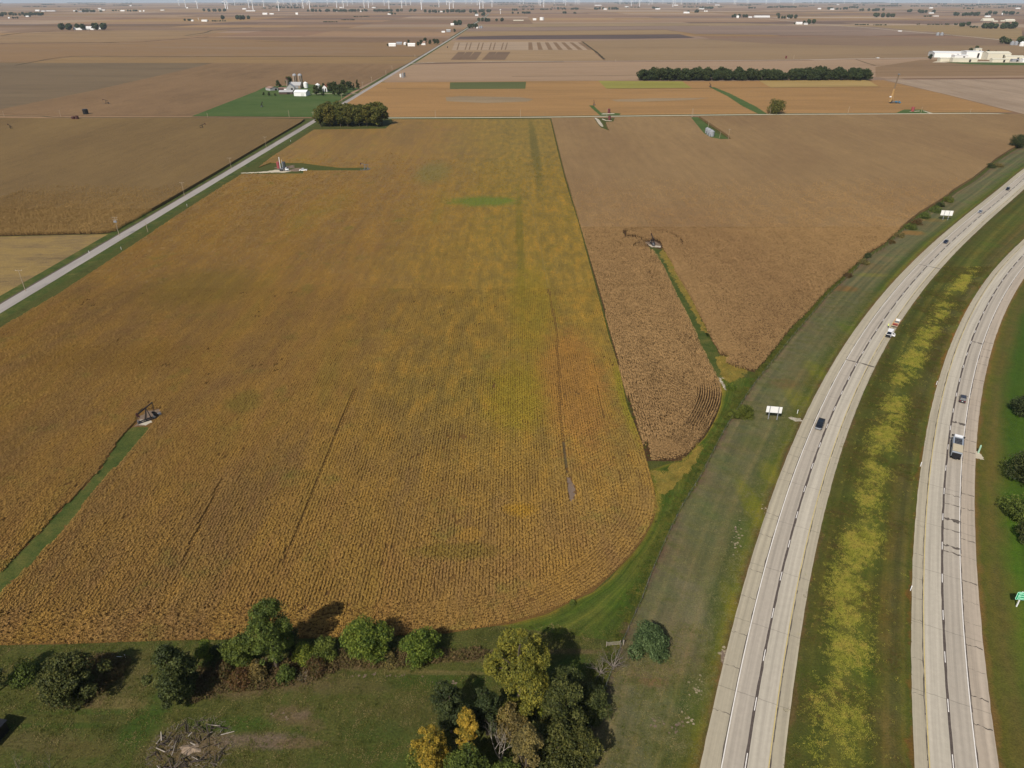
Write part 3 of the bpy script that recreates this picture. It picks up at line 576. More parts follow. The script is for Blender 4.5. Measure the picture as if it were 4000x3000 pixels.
poly('field_lane', [(3500, 442), (3530, 428), (3600, 428), (3640, 440), (3640, 444), (3500, 446)], .09, M['pasture'], jag=0.35)

# ---------------------------------------------------------------- far fields, each its own sheet
def ffield(pts, c, z, name='field', stretch=(.3, 1.5, 1), contrast=.1, big=90., mid=18., second=None, k=1.0):
    c2 = second or tuple(v * .9 for v in c); key = 'ff%s%s%s%s' % (c, c2, big, k)
    if key not in M: M[key] = ground_mat('field_cover', [c2, c, tuple(min(255, v * 1.06) for v in c)], big, mid, 2.5, contrast=contrast, stretch=stretch, k=k, streak=(9., 500., .05, 'x' if stretch[0] < 1 else 'y'))
    return poly(name, pts, z, M[key])
road_l = lambda y: float(np.interp(y, [54, 86, 108, 147, 181, 208, 250, 352, 420, 460], [1905, 1862, 1822, 1761, 1711, 1660, 1590, 1383, 1290, 1228]))
road_r = lambda y: float(np.interp(y, [54, 86, 108, 147, 181, 208, 250, 352, 420, 460], [1913, 1870, 1833, 1777, 1729, 1680, 1616, 1412, 1330, 1270]))
RL = lambda *ys: [(road_l(y), y) for y in ys]
RR = lambda *ys: [(road_r(y), y) for y in ys]
ffield([(-1500, 560), (-1500, 450), (-300, 436), (0, 428), (362, 355), (678, 283), (830, 247)] + RL(250, 300, 352, 420, 452) + [(746, 452), (249, 452), (0, 446)], (132, 104, 73), .30, 'corn_field', contrast=.2, stretch=(1, .5, 1), big=120.)
poly('pasture', [(750, 455), (1000, 358), (1036, 340), (1200, 330), (1407, 345)] + RL(360, 420, 458), .34, M['pasture'])
ffield([(-1500, 448), (-1500, 255), (0, 246), (750, 247), (830, 248), (678, 283), (362, 355), (0, 428)], (118, 99, 74), .28, 'bare_field', second=(106, 89, 67), big=150.)
ffield([(-1500, 270), (-300, 252), (130, 243), (290, 221.5), (1000, 222)] + RL(221, 250) + [(830, 247), (750, 247), (0, 246)], (144, 115, 76), .30, 'ripe_field', second=(134, 108, 78))
ffield([(-1500, 235), (-1500, 185), (0, 172), (460, 167), (640, 160), (850, 145), (1120, 163)] + RL(165, 219) + [(1000, 220.5), (290, 220), (130, 242), (-300, 251)], (140, 110, 76), .28, 'ripe_field', second=(146, 122, 98), big=260.)
ffield([(-1500, 180), (-1500, 150), (0, 140), (170, 126), (520, 118), (900, 120), (700, 150), (460, 165), (0, 170)], (150, 121, 86), .28, 'ripe_field')
ffield([(760, 146), (950, 145), (1300, 144)] + RL(147, 163) + [(1120, 161), (850, 149)], (132, 104, 78), .30, 'ripe_field')
ffield([(0, 128), (130, 110), (650, 108)] + RL(112, 124) + [(900, 119), (520, 117), (170, 125)], (138, 110, 84), .26, 'harvested_field')
ffield([(1020, 90), (1330, 86)] + RL(84, 88) + [(1000, 95)], (134, 106, 84), .26, 'harvested_field')
# right of the county road
ffield(RR(455, 400, 352, 322) + [(2000, 318), (2338, 316), (2700, 318), (3452, 313.5), (3700, 371), (3958, 438), (3500, 441), (3000, 443), (2500, 449), (2000, 455), (1500, 457)], (160, 122, 76), .07, 'soybean_field', second=(146, 112, 70), big=110., contrast=.14)
ffield([(1758, 322), (2055, 320), (2052, 347), (1757, 348)], (92, 96, 54), .16, 'green_crop_strip')
ffield([(2338, 316), (2665, 318), (2702, 344), (2368, 346)], (146, 138, 66), .16, 'yellow_crop_strip')
ffield([(1740, 380), (1800, 376), (2030, 380), (2085, 388), (2060, 397), (1900, 403), (1745, 396)], (150, 128, 98), .16, 'bare_patch')
ffield([(2385, 390), (2560, 384), (2770, 383), (2700, 391), (2500, 398), (2410, 397)], (154, 130, 98), .16, 'bare_patch')
ffield([(2965, 315), (3390, 313), (3432, 337), (3010, 342)], (168, 140, 86), .16, 'golden_strip')
ffield(RR(320, 252) + [(2000, 245), (3000, 239), (3600, 230), (4400, 224), (4400, 300), (3460, 307), (3415, 300), (2515, 299), (2510, 315), (2000, 317)], (160, 132, 104), .10, 'corn_field', second=(148, 120, 92), big=300., contrast=.07)
ffield([(3420, 300), (4400, 292), (4400, 232), (3600, 234), (3420, 262)], (140, 112, 82), .2, 'corn_field', big=300.)
ffield([(3455, 311), (4000, 309), (4500, 306), (4500, 470), (4150, 458), (4000, 446), (3965, 437), (3700, 370)], (160, 138, 115), .10, 'harvested_field', second=(146, 124, 102), stretch=(1.5, .4, 1), big=60.)
ffield(RR(245, 200, 160) + [(1990, 157), (2270, 162), (2360, 237), (2000, 240)], (158, 130, 96), .14, 'dry_field', second=(148, 120, 86))
ffield([(2272, 160), (2700, 153), (3400, 150), (3400, 178), (4100, 178), (4400, 180), (4400, 219), (3600, 225), (3000, 234), (2365, 237)], (146, 120, 88), .14, 'dry_field', second=(132, 106, 78), big=350.)
ffield([(2720, 152), (3300, 142), (3900, 150), (4150, 176), (3400, 180), (3000, 170)], (134, 108, 84), .24, 'harvested_field')
ffield([(1796, 144), (2000, 139), (2400, 136), (2655, 134), (2714, 148), (2450, 152), (2000, 153.5), (1778, 154)], (96, 79, 72), .3, 'ploughed_field')
ffield([(1814, 124), (2000, 122), (2600, 117), (2680, 132), (2400, 134.5), (2000, 137.5), (1798, 142)], (152, 125, 88), .3, 'ripe_field')
ffield([(1835, 108), (2300, 104), (3000, 100), (3400, 104), (3700, 130), (3400, 140), (2720, 133), (2600, 116), (2000, 121), (1818, 123)], (140, 116, 98), .26, 'harvested_field', big=400.)
ffield([(2100, 92), (2900, 90), (3100, 97), (3000, 99), (2300, 103), (1990, 106), (1850, 98)], (152, 127, 92), .26, 'ripe_field')
ffield([(3270, 100), (3700, 98), (3990, 110), (3995, 155), (3900, 152), (3600, 124)], (150, 124, 84), .26, 'golden_field')
ffield([(3500, 92), (3000, 84), (3500, 80), (3900, 84), (3700, 97)], (124, 98, 80), .26, 'harvested_field')
for k in range(14):       # trial plot strips
    a = 1772 + k * 23.5 + (8 if k % 2 else 0); w = 5 if k < 8 else 0
    if k < 9: ffield([(a + 20, 167), (a + 24, 167), (a + 16, 195), (a + 11, 195)], (128, 102, 76), .36, 'plot_strip')
for k in range(7):
    a = 2064 + k * 32; s = -8 + k * 7
    ffield([(a, 166), (a + 14, 166), (a + 14 + s + 12, 195), (a + s + 8, 195)], (132, 104, 76), .36, 'plot_strip')
ffield([(1778, 165.5), (2268, 163), (2294, 196), (1764, 197)], (168, 144, 118), .3, 'trial_plot', contrast=.05)
for a, b in ((1790, 1818), (1822, 1848), (1854, 1882), (1912, 1940), (1944, 1994)):
    ffield([(a, 203), (b, 203), (b - 22, 234), (a - 30, 234)], (122, 98, 76), .34, 'plot_strip')

# ---------------------------------------------------------------- standing crops
def inside(px_, py_, poly_):
    c = np.zeros(len(px_), bool); n = len(poly_); j = n - 1
    for i in range(n):
        xi, yi = poly_[i]; xj, yj = poly_[j]
        if yi != yj:
            m_ = ((yi > py_) != (yj > py_)) & (px_ < (xj - xi) * (py_ - yi) / (yj - yi) + xi); c ^= m_
        j = i
    return c
def dist_line(px_, py_, L):
    d = np.full(len(px_), 1e9)
    for (x0, y0), (x1, y1) in zip(L[:-1], L[1:]):
        dx, dy = x1 - x0, y1 - y0; q = dx * dx + dy * dy + 1e-9
        t = np.clip(((px_ - x0) * dx + (py_ - y0) * dy) / q, 0, 1)
        d = np.minimum(d, np.hypot(px_ - x0 - t * dx, py_ - y0 - t * dy))
    return d
def vnoise(x, y, s, seed=0):
    r = np.random.default_rng(seed); T_ = r.random((64, 64)); x = x / s; y = y / s
    xi = np.floor(x).astype(int); yi = np.floor(y).astype(int); fx = x - xi; fy = y - yi; fx = fx * fx * (3 - 2 * fx); fy = fy * fy * (3 - 2 * fy)
    g_ = lambda a, b: T_[a % 64, b % 64]
    return (g_(xi, yi) * (1 - fx) + g_(xi + 1, yi) * fx) * (1 - fy) + (g_(xi, yi + 1) * (1 - fx) + g_(xi + 1, yi + 1) * fx) * fy
def leaf_patch(name, n, L, w, h0, h1, size, mat, seed, up=.5, aspect=.6):
    """a short piece of crop row, L long: n leaves, some upright, some drooping"""
    r = np.random.default_rng(seed)
    c = np.c_[r.uniform(-w / 2, w / 2, n) * r.uniform(.3, 1, n), r.uniform(-L / 2, L / 2, n), r.uniform(h0, h1, n)]
    c[:, 2] -= (np.abs(c[:, 0]) / (w / 2)) ** 2 * (h1 - h0) * .5
    nr = r.normal(size=(n, 3)); nr[:, 2] = np.abs(nr[:, 2]) + up; nr /= np.linalg.norm(nr, axis=1)[:, None]
    a = np.cross(nr, r.normal(size=(n, 3))); a /= np.linalg.norm(a, axis=1)[:, None]; b = np.cross(nr, a)
    s = (size * r.uniform(.6, 1.3, n))[:, None]; a = a * s; b = b * s * aspect
    V = np.stack([c - a, c - b, c + a, c + b], 1).reshape(-1, 3)
    return np_mesh(name, V, np.arange(4 * n).reshape(n, 4), mat)
SRC = bpy.data.collections.new('crop_pieces')
def scatter(name, pts, rot, scl, meshes, label, matless=False, kind='stuff'):
    """plants standing at the given points: one object, geometry nodes put a piece on every point"""
    n = len(pts); me = bpy.data.meshes.new(name); me.vertices.add(n)
    P3 = np.c_[pts, drop(pts[:, 0], pts[:, 1])] if pts.shape[1] == 2 else pts
    me.vertices.foreach_set('co', P3.astype(np.float32).ravel())
    for k, v, ty in (('rotz', rot, 'FLOAT'), ('scl', scl, 'FLOAT')):
        a = me.attributes.new(k, ty, 'POINT'); a.data.foreach_set('value', np.asarray(v, np.float32))
    o = link(bpy.data.objects.new(name, me)); tag(o, label, None, None, kind)
    gt = bpy.data.node_groups.new(name, 'GeometryNodeTree')
    gt.interface.new_socket('Geometry', in_out='INPUT', socket_type='NodeSocketGeometry'); gt.interface.new_socket('Geometry', in_out='OUTPUT', socket_type='NodeSocketGeometry')
    gi = gt.nodes.new('NodeGroupInput'); go = gt.nodes.new('NodeGroupOutput')
    c = bpy.data.collections.new(name + '_pieces')
    for q in meshes: c.objects.link(bpy.data.objects.new(name + '_piece', q))
    ci = gt.nodes.new('GeometryNodeCollectionInfo'); ci.inputs[0].default_value = c; ci.inputs['Separate Children'].default_value = True; ci.inputs['Reset Children'].default_value = True
    ip = gt.nodes.new('GeometryNodeInstanceOnPoints'); ip.inputs['Pick Instance'].default_value = True
    ar = gt.nodes.new('GeometryNodeInputNamedAttribute'); ar.data_type = 'FLOAT'; ar.inputs[0].default_value = 'rotz'
    as_ = gt.nodes.new('GeometryNodeInputNamedAttribute'); as_.data_type = 'FLOAT'; as_.inputs[0].default_value = 'scl'
    cx_ = gt.nodes.new('ShaderNodeCombineXYZ'); rv = gt.nodes.new('FunctionNodeRandomValue'); rv.data_type = 'INT'; rv.inputs[4].default_value = 0; rv.inputs[5].default_value = len(meshes) - 1
    L_ = gt.links.new
    L_(gi.outputs[0], ip.inputs['Points']); L_(ci.outputs[0], ip.inputs['Instance']); L_(ar.outputs[0], cx_.inputs[2]); L_(cx_.outputs[0], ip.inputs['Rotation'])
    L_(as_.outputs[0], ip.inputs['Scale']); L_(rv.outputs[2], ip.inputs['Instance Index']); L_(ip.outputs[0], go.inputs[0])
    md = o.modifiers.new('plants', 'NODES'); md.node_group = gt; return o

def rows(POLY, edge, nhead, sp, L, y_full, y_none, seed, xr, yr, holes=(), xmax=1e9):
    """plant positions: rows parallel to +Y inside, headland rows parallel to `edge` within nhead rows of it"""
    r = np.random.default_rng(seed); E = np.array(edge); hw_ = nhead * sp
    X, Y = np.meshgrid(np.arange(xr[0], xr[1], sp), np.arange(yr[0], min(yr[1], y_none), L)); X = X.ravel(); Y = Y.ravel()
    Y = Y + (np.floor(X / sp) * 0.37 % 1) * L
    keep = inside(X, Y, POLY); X, Y = X[keep], Y[keep]
    p = np.clip((y_none - Y) / (y_none - y_full), 0, 1); k = r.random(len(X)) < p; X, Y = X[k], Y[k]
    d = dist_line(X, Y, edge); k = (d > hw_) | (X > xmax); X, Y = X[k], Y[k]; R_ = np.where(r.random(len(X)) < .5, 0, math.pi)
    S = np.r_[0, np.cumsum(np.linalg.norm(np.diff(E, axis=0), axis=1))]; hx = []; hy = []; hr = []
    sgn = 1
    Es = smooth_path(E, L); kk = 13; pad = np.r_[np.repeat(Es[:1], kk // 2, 0), Es, np.repeat(Es[-1:], kk // 2, 0)]; Es = np.stack([np.convolve(pad[:, c_], np.ones(kk) / kk, 'valid') for c_ in (0, 1)], 1); T_, R2 = normals(Es)
    mid_ = Es[len(Es) // 2]; test = mid_ + R2[len(Es) // 2] * 3
    sgn = 1 if inside(np.array([test[0]]), np.array([test[1]]), POLY)[0] else -1
    for q in range(nhead):
        o = Es + R2 * (sgn * (.4 + q * sp)); hx.append(o[:, 0]); hy.append(o[:, 1]); hr.append(np.arctan2(T_[:, 1], T_[:, 0]) - math.pi / 2)
    hx, hy, hr = np.concatenate(hx), np.concatenate(hy), np.concatenate(hr)
    lo_ = np.clip((10 - hx) / 50, 0, 1); hr = hr + lo_ * r.normal(0, .3, len(hr)); hx = hx + lo_ * r.normal(0, .14, len(hx)); hy = hy + lo_ * r.normal(0, .14, len(hy))
    k = inside(hx, hy, POLY); k &= r.random(len(hx)) < np.clip((y_none - hy) / (y_none - y_full), 0, 1)
    dd = dist_line(hx, hy, edge); k &= dd < hw_ + .2
    X = np.r_[X, hx[k]]; Y = np.r_[Y, hy[k]]; R_ = np.r_[R_, hr[k]]
    for h in holes: kk = ~h(X, Y); X, Y, R_ = X[kk], Y[kk], R_[kk]
    X = X + r.normal(0, .04, len(X)); return X, Y, R_, r
def hole_poly(px): w = GP(px); return lambda x, y: inside(x, y, w)
def hole_line(a, b, w): L_ = [G(*a), G(*b)]; return lambda x, y: dist_line(x, y, L_) < w
soy_faint = lambda x, y: np.minimum.reduce([dist_line(x, y, [G(*a), G(*b)]) / w for a, b, w in (((1388, 1525), (1107, 2205), .55), ((868, 1880), (712, 2208), .5), ((2175, 1300), (2196, 1728), .45), ((2030, 560), (2175, 1300), .5))]) < 1
soy_holes = [hole_poly([(-160, 2440), (-160, 2270), (0, 2240), (190, 2045), (380, 1850), (480, 1700), (525, 1650), (548, 1605), (575, 1598), (628, 1597), (622, 1625), (590, 1672), (500, 1780), (400, 1880), (300, 2010), (180, 2150), (90, 2240), (0, 2320)]),
    hole_poly([(2213, 1862), (2228, 1868), (2246, 1900), (2249, 1930), (2240, 1962), (2228, 1971), (2222, 1945), (2215, 1905)]), hole_poly([(2197, 1728), (2203, 1728), (2211, 1780), (2218, 1860), (2210, 1860), (2201, 1790)])]
soy_edge = GP(soy_right)
r1 = lambda x, y: vnoise(x, y, 7, 3) * .6 + vnoise(x, y, 2.2, 5) * .4
X, Y, R_, r = rows(SOY, soy_edge, 11, .76, 1.5, 300, 620, 11, (-260, 60), (80, 640), soy_holes)
k = r.random(len(X)) < 1.25 - .45 * (r1(X, Y) < .16); X, Y, R_ = X[k], Y[k], R_[k]
soy_pieces = [leaf_patch('soy_row_piece', 96, 1.66, .86, .36, .72, .125, M['soy_leaf'], s, .5, .75) for s in range(6)]
sc_ = .84 + .32 * r1(X, Y) + r.normal(0, .06, len(X)); sc_ = np.where(soy_faint(X, Y), sc_ * .55, sc_)
scatter('soybean_crop', np.c_[X, Y], R_, sc_, soy_pieces, 'ripe brown and yellow soybeans in narrow rows filling the big central field')
print('soy pieces', len(X))
def clip_poly(POLY, y0):
    out = []
    for (x0, ya), (x1, yb) in zip(POLY, POLY[1:] + POLY[:1]):
        if ya >= y0: out.append((x0, ya))
        if (ya >= y0) != (yb >= y0): t = (y0 - ya) / (yb - ya); out.append((x0 + t * (x1 - x0), y0))
    return out
poly('soybean_canopy', clip_poly(SOY, 300), .46, M['soy_top'], world=True, kind='stuff', wall=.5, label='even top of the ripe soybean field reaching back to the gravel road')
def arc(cx_, cy_, r0, r1_, a0, a1, sq=1.0):
    def f(x, y):
        d = np.hypot(x - cx_, (y - cy_) / sq); a = np.degrees(np.arctan2(y - cy_, x - cx_)) % 360
        return (d > r0) & (d < r1_) & (((a - a0) % 360) < ((a1 - a0) % 360))
    return f
pj = G(2545, 955)
corn_holes = [hole_poly([(2518, 950), (2556, 938), (2582, 950), (2590, 975), (2640, 1062), (2530, 975)]),
    hole_poly([(2434, 905), (2470, 903), (2500, 900), (2510, 904), (2470, 909), (2447, 916), (2446, 924), (2480, 926), (2516, 935), (2510, 942), (2475, 938), (2440, 935), (2432, 915)]),
    hole_poly([(2566, 909), (2590, 910), (2625, 920), (2665, 942), (2668, 958), (2663, 964), (2655, 945), (2620, 925), (2585, 914)])]
corn_edge = GP(corn_r[::-1]); corn_edge = GP(corn_s[3:] + corn_r + [(2525, 1802)])
X, Y, R_, r = rows(CORN, corn_edge, 10, .76, 1.0, 390, 520, 12, (30, 420), (150, 530), corn_holes, 75.0)
corn_pieces = [leaf_patch('corn_row_piece', 36, 1.04, .36, .5, 2.3, .26, M['corn_leaf'], 20 + s, .25, .28) for s in range(6)]
dk = inside(X, Y, GP([(2470, 1640), (2560, 1430), (2640, 1450), (2700, 1540), (2800, 1490), (2815, 1600), (2700, 1700), (2600, 1690), (2520, 1720)])) | inside(X, Y, GP([(2860, 1440), (3000, 1180), (3120, 1150), (3180, 1190), (3060, 1310), (2960, 1440)]))
dk &= vnoise(X, Y, 4, 17) > .25
sc_ = .86 + .26 * vnoise(X, Y, 5, 8) + r.normal(0, .06, len(X)); sc_ = np.where(dk, sc_ * .84, sc_)
scatter('corn_crop', np.c_[X, Y], R_, sc_, corn_pieces, 'dry tan corn standing in rows in the field beside the interstate')
print('corn pieces', len(X))
poly('corn_canopy', clip_poly(CORN, 392), 1.95, M['corn_top'], world=True, kind='stuff', wall=1.9, label='dense top of the dry corn field between the soybeans and the interstate')
X, Y, R_, r = rows(CORNW, GP([(-100, 925), (420, 914), (475, 908)]), 6, .76, 1.0, 430, 500, 13, (-420, -205), (370, 505))
k = X > -330; X, Y, R_ = X[k], Y[k], R_[k]
cw = [leaf_patch('west_corn_row_piece', 34, 1.04, .50, .5, 2.3, .26, M['corn_west_leaf'], 40 + s, .25, .28) for s in range(4)]
scatter('west_corn_crop', np.c_[X, Y], R_, .85 + .3 * vnoise(X, Y, 5, 8) + r.normal(0, .06, len(X)), cw, 'dark brown corn standing left of the county road behind the stubble')
poly('west_corn_canopy', clip_poly(CORNW, 432), 1.65, M['corn_west'], world=True, kind='stuff', wall=1.5, label='dense top of the brown corn field left of the county road')
# tall uncut grass in the median and rough grass along the fence
M['tallgrass'] = None
def tuft_mat(name, cols, k=1.5):
    m, t, p = mat_new(name); ri = N(t, 'ShaderNodeNewGeometry').outputs['Random Per Island']; mid = pos_noise(t, 1 / 3., 4, .65, off=9)
    a = N(t, 'ShaderNodeMath', operation='MULTIPLY_ADD'); t.links.new(ri, a.inputs[0]); a.inputs[1].default_value = .3; t.links.new(mid, a.inputs[2])
    t.links.new(ramp(t, a.outputs[0], [(.45 + .4 * i / (len(cols) - 1), alb(c, k)) for i, c in enumerate(cols)]), p.inputs['Base Color']); p.inputs['Roughness'].default_value = .9; p.inputs['Specular IOR Level'].default_value = .1; return m
M['tallgrass'] = tuft_mat('tall_foxtail', [(104, 106, 38), (132, 132, 48), (156, 148, 62), (154, 134, 64)], 1.5)
M['roughgrass'] = tuft_mat('rough_grass', [(56, 66, 26), (78, 84, 32), (98, 94, 40)], 1.3)
M['brown_brush'] = tuft_mat('brown_brambles', [(66, 56, 36), (92, 74, 50), (78, 76, 36), (108, 84, 60)], 1.3)
tg = [leaf_patch('foxtail_tuft', 16, .7, .7, .08, .55, .11, M['tallgrass'], 60 + s, .1, .22) for s in range(4)]
iw = rng.random(150000); jw = rng.random(150000)
a_ = wl_in[(wl_in[:, 1] > 60) & (wl_in[:, 0] < 300)]; b_ = el_in[(el_in[:, 1] > 60) & (el_in[:, 0] < 300)]
ia = (iw * (len(a_) - 1)).astype(int); ib = (iw * (len(b_) - 1)).astype(int)
pts = a_[ia] * (1 - jw[:, None]) + b_[ib] * jw[:, None] + rng.normal(0, .8, (150000, 2))
nz = vnoise(pts[:, 0], pts[:, 1], 12, 21) * .40 + vnoise(pts[:, 0], pts[:, 1], 4., 22) * .33 + vnoise(pts[:, 0], pts[:, 1], 1.3, 23) * .27
w_ = np.exp(-((jw - .38 - .0009 * (pts[:, 1] - 75)) / (.24 - .0004 * (pts[:, 1] - 75))) ** 2)
k = (np.clip((nz - .5) * 2.4 + .5, 0, 1) * w_ > .44 + .16 * rng.normal(size=150000)) & (pts[:, 1] < 330)
scatter('tall_median_grass', pts[k], rng.uniform(0, 6.28, k.sum()), rng.uniform(.7, 1.25, k.sum()), tg, 'tall yellow grass left unmown along the middle of the median')
print('foxtail', k.sum())
k2 = (np.clip((vnoise(pts[:, 0] + 90, pts[:, 1], 8, 31) - .5) * 2 + .5, 0, 1) > .55 + .15 * rng.normal(size=150000)) & (~k) & (jw > .06) & (jw < .92) & (pts[:, 1] < 330) & (rng.random(150000) < .5)
mt = [leaf_patch('mixed_tuft', 14, .7, .7, .04, .30, .10, tuft_mat('green_brown_grass', [(54, 66, 22), (76, 80, 30), (96, 82, 44), (70, 56, 34)], 1.3), 75 + s, .3, .3) for s in range(3)]
scatter('rough_median_grass', pts[k2], rng.uniform(0, 6.28, k2.sum()), rng.uniform(.7, 1.3, k2.sum()), mt, 'rough green and brown grass between the yellow tufts of the median')
rg = [leaf_patch('rough_tuft', 22, .7, .7, .05, .4, .16, M['roughgrass'], 70 + s, .2, .3) for s in range(3)]
fl = FENCE[FENCE[:, 1] < 330]; n_ = 5000; q = rng.integers(0, len(fl), n_); Tn, Rn = normals(FENCE)
pf = fl[q] + Rn[q] * (-np.abs(rng.normal(0, 1.6, n_)))[:, None] + Tn[q] * rng.uniform(-2, 2, n_)[:, None]
scatter('fence_row_grass', pf, rng.uniform(0, 6.28, n_), rng.uniform(.6, 1.4, n_), rg, 'rough green grass along the fence line beside the interstate')
bb = [leaf_patch('bramble_piece', 40, 1.4, 1.4, .05, .8, .2, M['brown_brush'], 80 + s, .2, .35) for s in range(4)]
def fill(pxp, n, seed):
    w = GP(pxp); r = np.random.default_rng(seed); a = np.array(w); q = r.uniform(a.min(0), a.max(0), (n * 4, 2)); return q[inside(q[:, 0], q[:, 1], w)][:n]
br = np.concatenate([fill([(860, 2600), (1300, 2570), (1330, 2610), (1200, 2660), (1050, 2690), (870, 2700), (760, 2740), (740, 2640)], 900, 1), fill([(1300, 2560), (1900, 2545), (1900, 2565), (1640, 2598), (1420, 2606), (1300, 2606)], 500, 2), fill([(180, 2600), (420, 2560), (520, 2580), (430, 2690), (330, 2740), (230, 2720)], 350, 3)])
scatter('bramble_thicket', br, rng.uniform(0, 6.28, len(br)), rng.uniform(.6, 1.5, len(br)), bb, 'brown brambles and dead weeds under the row of trees')

lg = [leaf_patch('lawn_tuft', 12, .8, .8, .01, .14, .09, tuft_mat('lawn_blades', [(56, 64, 24), (76, 82, 34), (96, 92, 44), (128, 114, 74)], 1.25), 95 + s, .4, .35) for s in range(3)]
q = np.c_[rng.uniform(-115, 40, 60000), rng.uniform(68, 106, 60000)]; q = q[q[:, 0] < np.interp(q[:, 1], wl_out[:, 1], wl_out[:, 0]) - .7]; q = q[~inside(q[:, 0], q[:, 1], SOY)]; q = q[(vnoise(q[:, 0], q[:, 1], 3, 41) + .3 * rng.normal(size=len(q)) > .5)]
q = q[dist_line(q[:, 0], q[:, 1], [tuple(v) for v in FENCE[::4]]) > .1]
scatter('lawn_grass', q, rng.uniform(0, 6.28, len(q)), rng.uniform(.6, 1.5, len(q)), lg, 'short tufts of green and straw coloured grass across the front lawn')
vg = [leaf_patch('verge_tuft', 12, .8, .8, .01, .14, .09, tuft_mat('verge_blades', [(76, 80, 44), (98, 98, 58), (118, 110, 76)], 1.3), 105 + s, .4, .35) for s in range(3)]
n_ = 60000; a_ = FENCE[FENCE[:, 1] < 300]; b_ = wl_out[(wl_out[:, 1] > 60) & (wl_out[:, 1] < 300)]; jw2 = rng.random(n_); ia = rng.random(n_); q = a_[(ia * (len(a_) - 1)).astype(int)] * (1 - jw2[:, None]) + b_[(ia * (len(b_) - 1)).astype(int)] * jw2[:, None] + rng.normal(0, .8, (n_, 2))
q = q[(q[:, 0] < np.interp(q[:, 1], wl_out[:, 1], wl_out[:, 0]) - .7) & (vnoise(q[:, 0], q[:, 1], 3, 42) + .3 * rng.normal(size=len(q)) > .5)]
scatter('verge_grass', q, rng.uniform(0, 6.28, len(q)), rng.uniform(.6, 1.4, len(q)), vg, 'short dull green tufts across the mown verge left of the interstate')

gp = np.concatenate([fill(p_, n_, 50 + i) for i, (p_, n_) in enumerate((([(2795, 1400), (2812, 1392), (2854, 1396), (2842, 1424), (2930, 1452), (2905, 1475), (2850, 1500), (2822, 1480)], 420), ([(2590, 970), (2640, 1050), (2700, 1160), (2765, 1300), (2745, 1300), (2690, 1190), (2610, 1065)], 380), ([(2540, 1840), (2600, 1845), (2630, 1812), (2690, 1785), (2720, 1735), (2750, 1740), (2700, 1835), (2650, 1885), (2600, 1935), (2570, 1930)], 520), ([(2530, 1960), (2575, 1930), (2590, 1980), (2560, 2040)], 90)))])
gt = [leaf_patch('golden_tuft', 18, .9, .9, .08, .6, .12, tuft_mat('golden_grass_blades', [(104, 98, 44), (140, 122, 56), (166, 140, 68)], 1.35), 115 + s, .1, .25) for s in range(3)]
scatter('golden_grass', gp, rng.uniform(0, 6.28, len(gp)), rng.uniform(.7, 1.5, len(gp)), gt, 'golden grass in the corners between the corn, the soybeans and the fence lane')
wp = np.concatenate([np.c_[rng.normal(0, .5, 260) + np.interp(yy_ := rng.uniform(165, 330, 260), [165, 190, 282, 330], [39.3, 38.4, 36.4, 36.6]), yy_]])
scatter('boundary_weeds', wp, rng.uniform(0, 6.28, len(wp)), rng.uniform(.6, 1.5, len(wp)), rg, 'green weeds between the soybeans and the corn')
# ---------------------------------------------------------------- trees
def leaf_mat(name, cols, k=1.8):
    m, t, p = mat_new(name); ri = N(t, 'ShaderNodeNewGeometry').outputs['Random Per Island']; mid = pos_noise(t, 1 / 1.8, 3, .6, off=9)
    oi = N(t, 'ShaderNodeObjectInfo').outputs['Random']
    a = N(t, 'ShaderNodeMath', operation='MULTIPLY_ADD'); t.links.new(ri, a.inputs[0]); a.inputs[1].default_value = .35; t.links.new(mid, a.inputs[2])
    c = ramp(t, a.outputs[0], [(.48 + .34 * i / (len(cols) - 1), alb(cc, k)) for i, cc in enumerate(cols)])
    c = mix(t, 1, c, ramp(t, oi, [(0, (.85, .9, .9, 1)), (.5, (1, 1, 1, 1)), (1, (1.15, 1.02, .9, 1))]), 'MULTIPLY')
    t.links.new(c, p.inputs['Base Color']); p.inputs['Roughness'].default_value = .65; p.inputs['Specular IOR Level'].default_value = .2
    tr = N(t, 'ShaderNodeBsdfTranslucent'); t.links.new(c, tr.inputs[0]); ms = N(t, 'ShaderNodeMixShader'); ms.inputs[0].default_value = .22
    t.links.new(p.outputs[0], ms.inputs[1]); t.links.new(tr.outputs[0], ms.inputs[2]); t.links.new(ms.outputs[0], t.nodes['Material Output'].inputs[0]); return m
LM = dict(
    green=leaf_mat('green_leaves', [(48, 58, 22), (68, 78, 30), (90, 98, 38)]),
    dark=leaf_mat('dark_green_leaves', [(32, 40, 20), (46, 54, 26), (62, 68, 34)]),
    cedar=leaf_mat('cedar_needles', [(38, 43, 20), (55, 62, 28), (80, 82, 40)]),
    bright=leaf_mat('bright_green_leaves', [(48, 62, 20), (72, 86, 28), (102, 110, 38)]),
    yellow=leaf_mat('yellowing_leaves', [(70, 68, 26), (100, 98, 36), (128, 116, 42)]),
    orange=leaf_mat('orange_yellow_leaves', [(84, 78, 26), (120, 102, 34), (154, 126, 44)]),
    olive=leaf_mat('olive_leaves', [(66, 62, 36), (92, 82, 48), (116, 102, 54)]),
    blue=leaf_mat('blue_green_needles', [(46, 58, 32), (66, 80, 44), (92, 104, 64)]),
    brown=leaf_mat('reddish_brown_leaves', [(60, 44, 28), (84, 62, 36), (70, 66, 32)]),
    grove=leaf_mat('grove_leaves', [(50, 56, 24), (72, 74, 30), (98, 92, 38)]),
    far=leaf_mat('far_wood_leaves', [(34, 44, 22), (46, 56, 28), (60, 68, 34)]))
BARK = simple('bark', (92, 80, 66), .9, var=.25, scale=3); DEAD = simple('bleached_dead_wood', (172, 160, 146), .85, var=.2, scale=3)
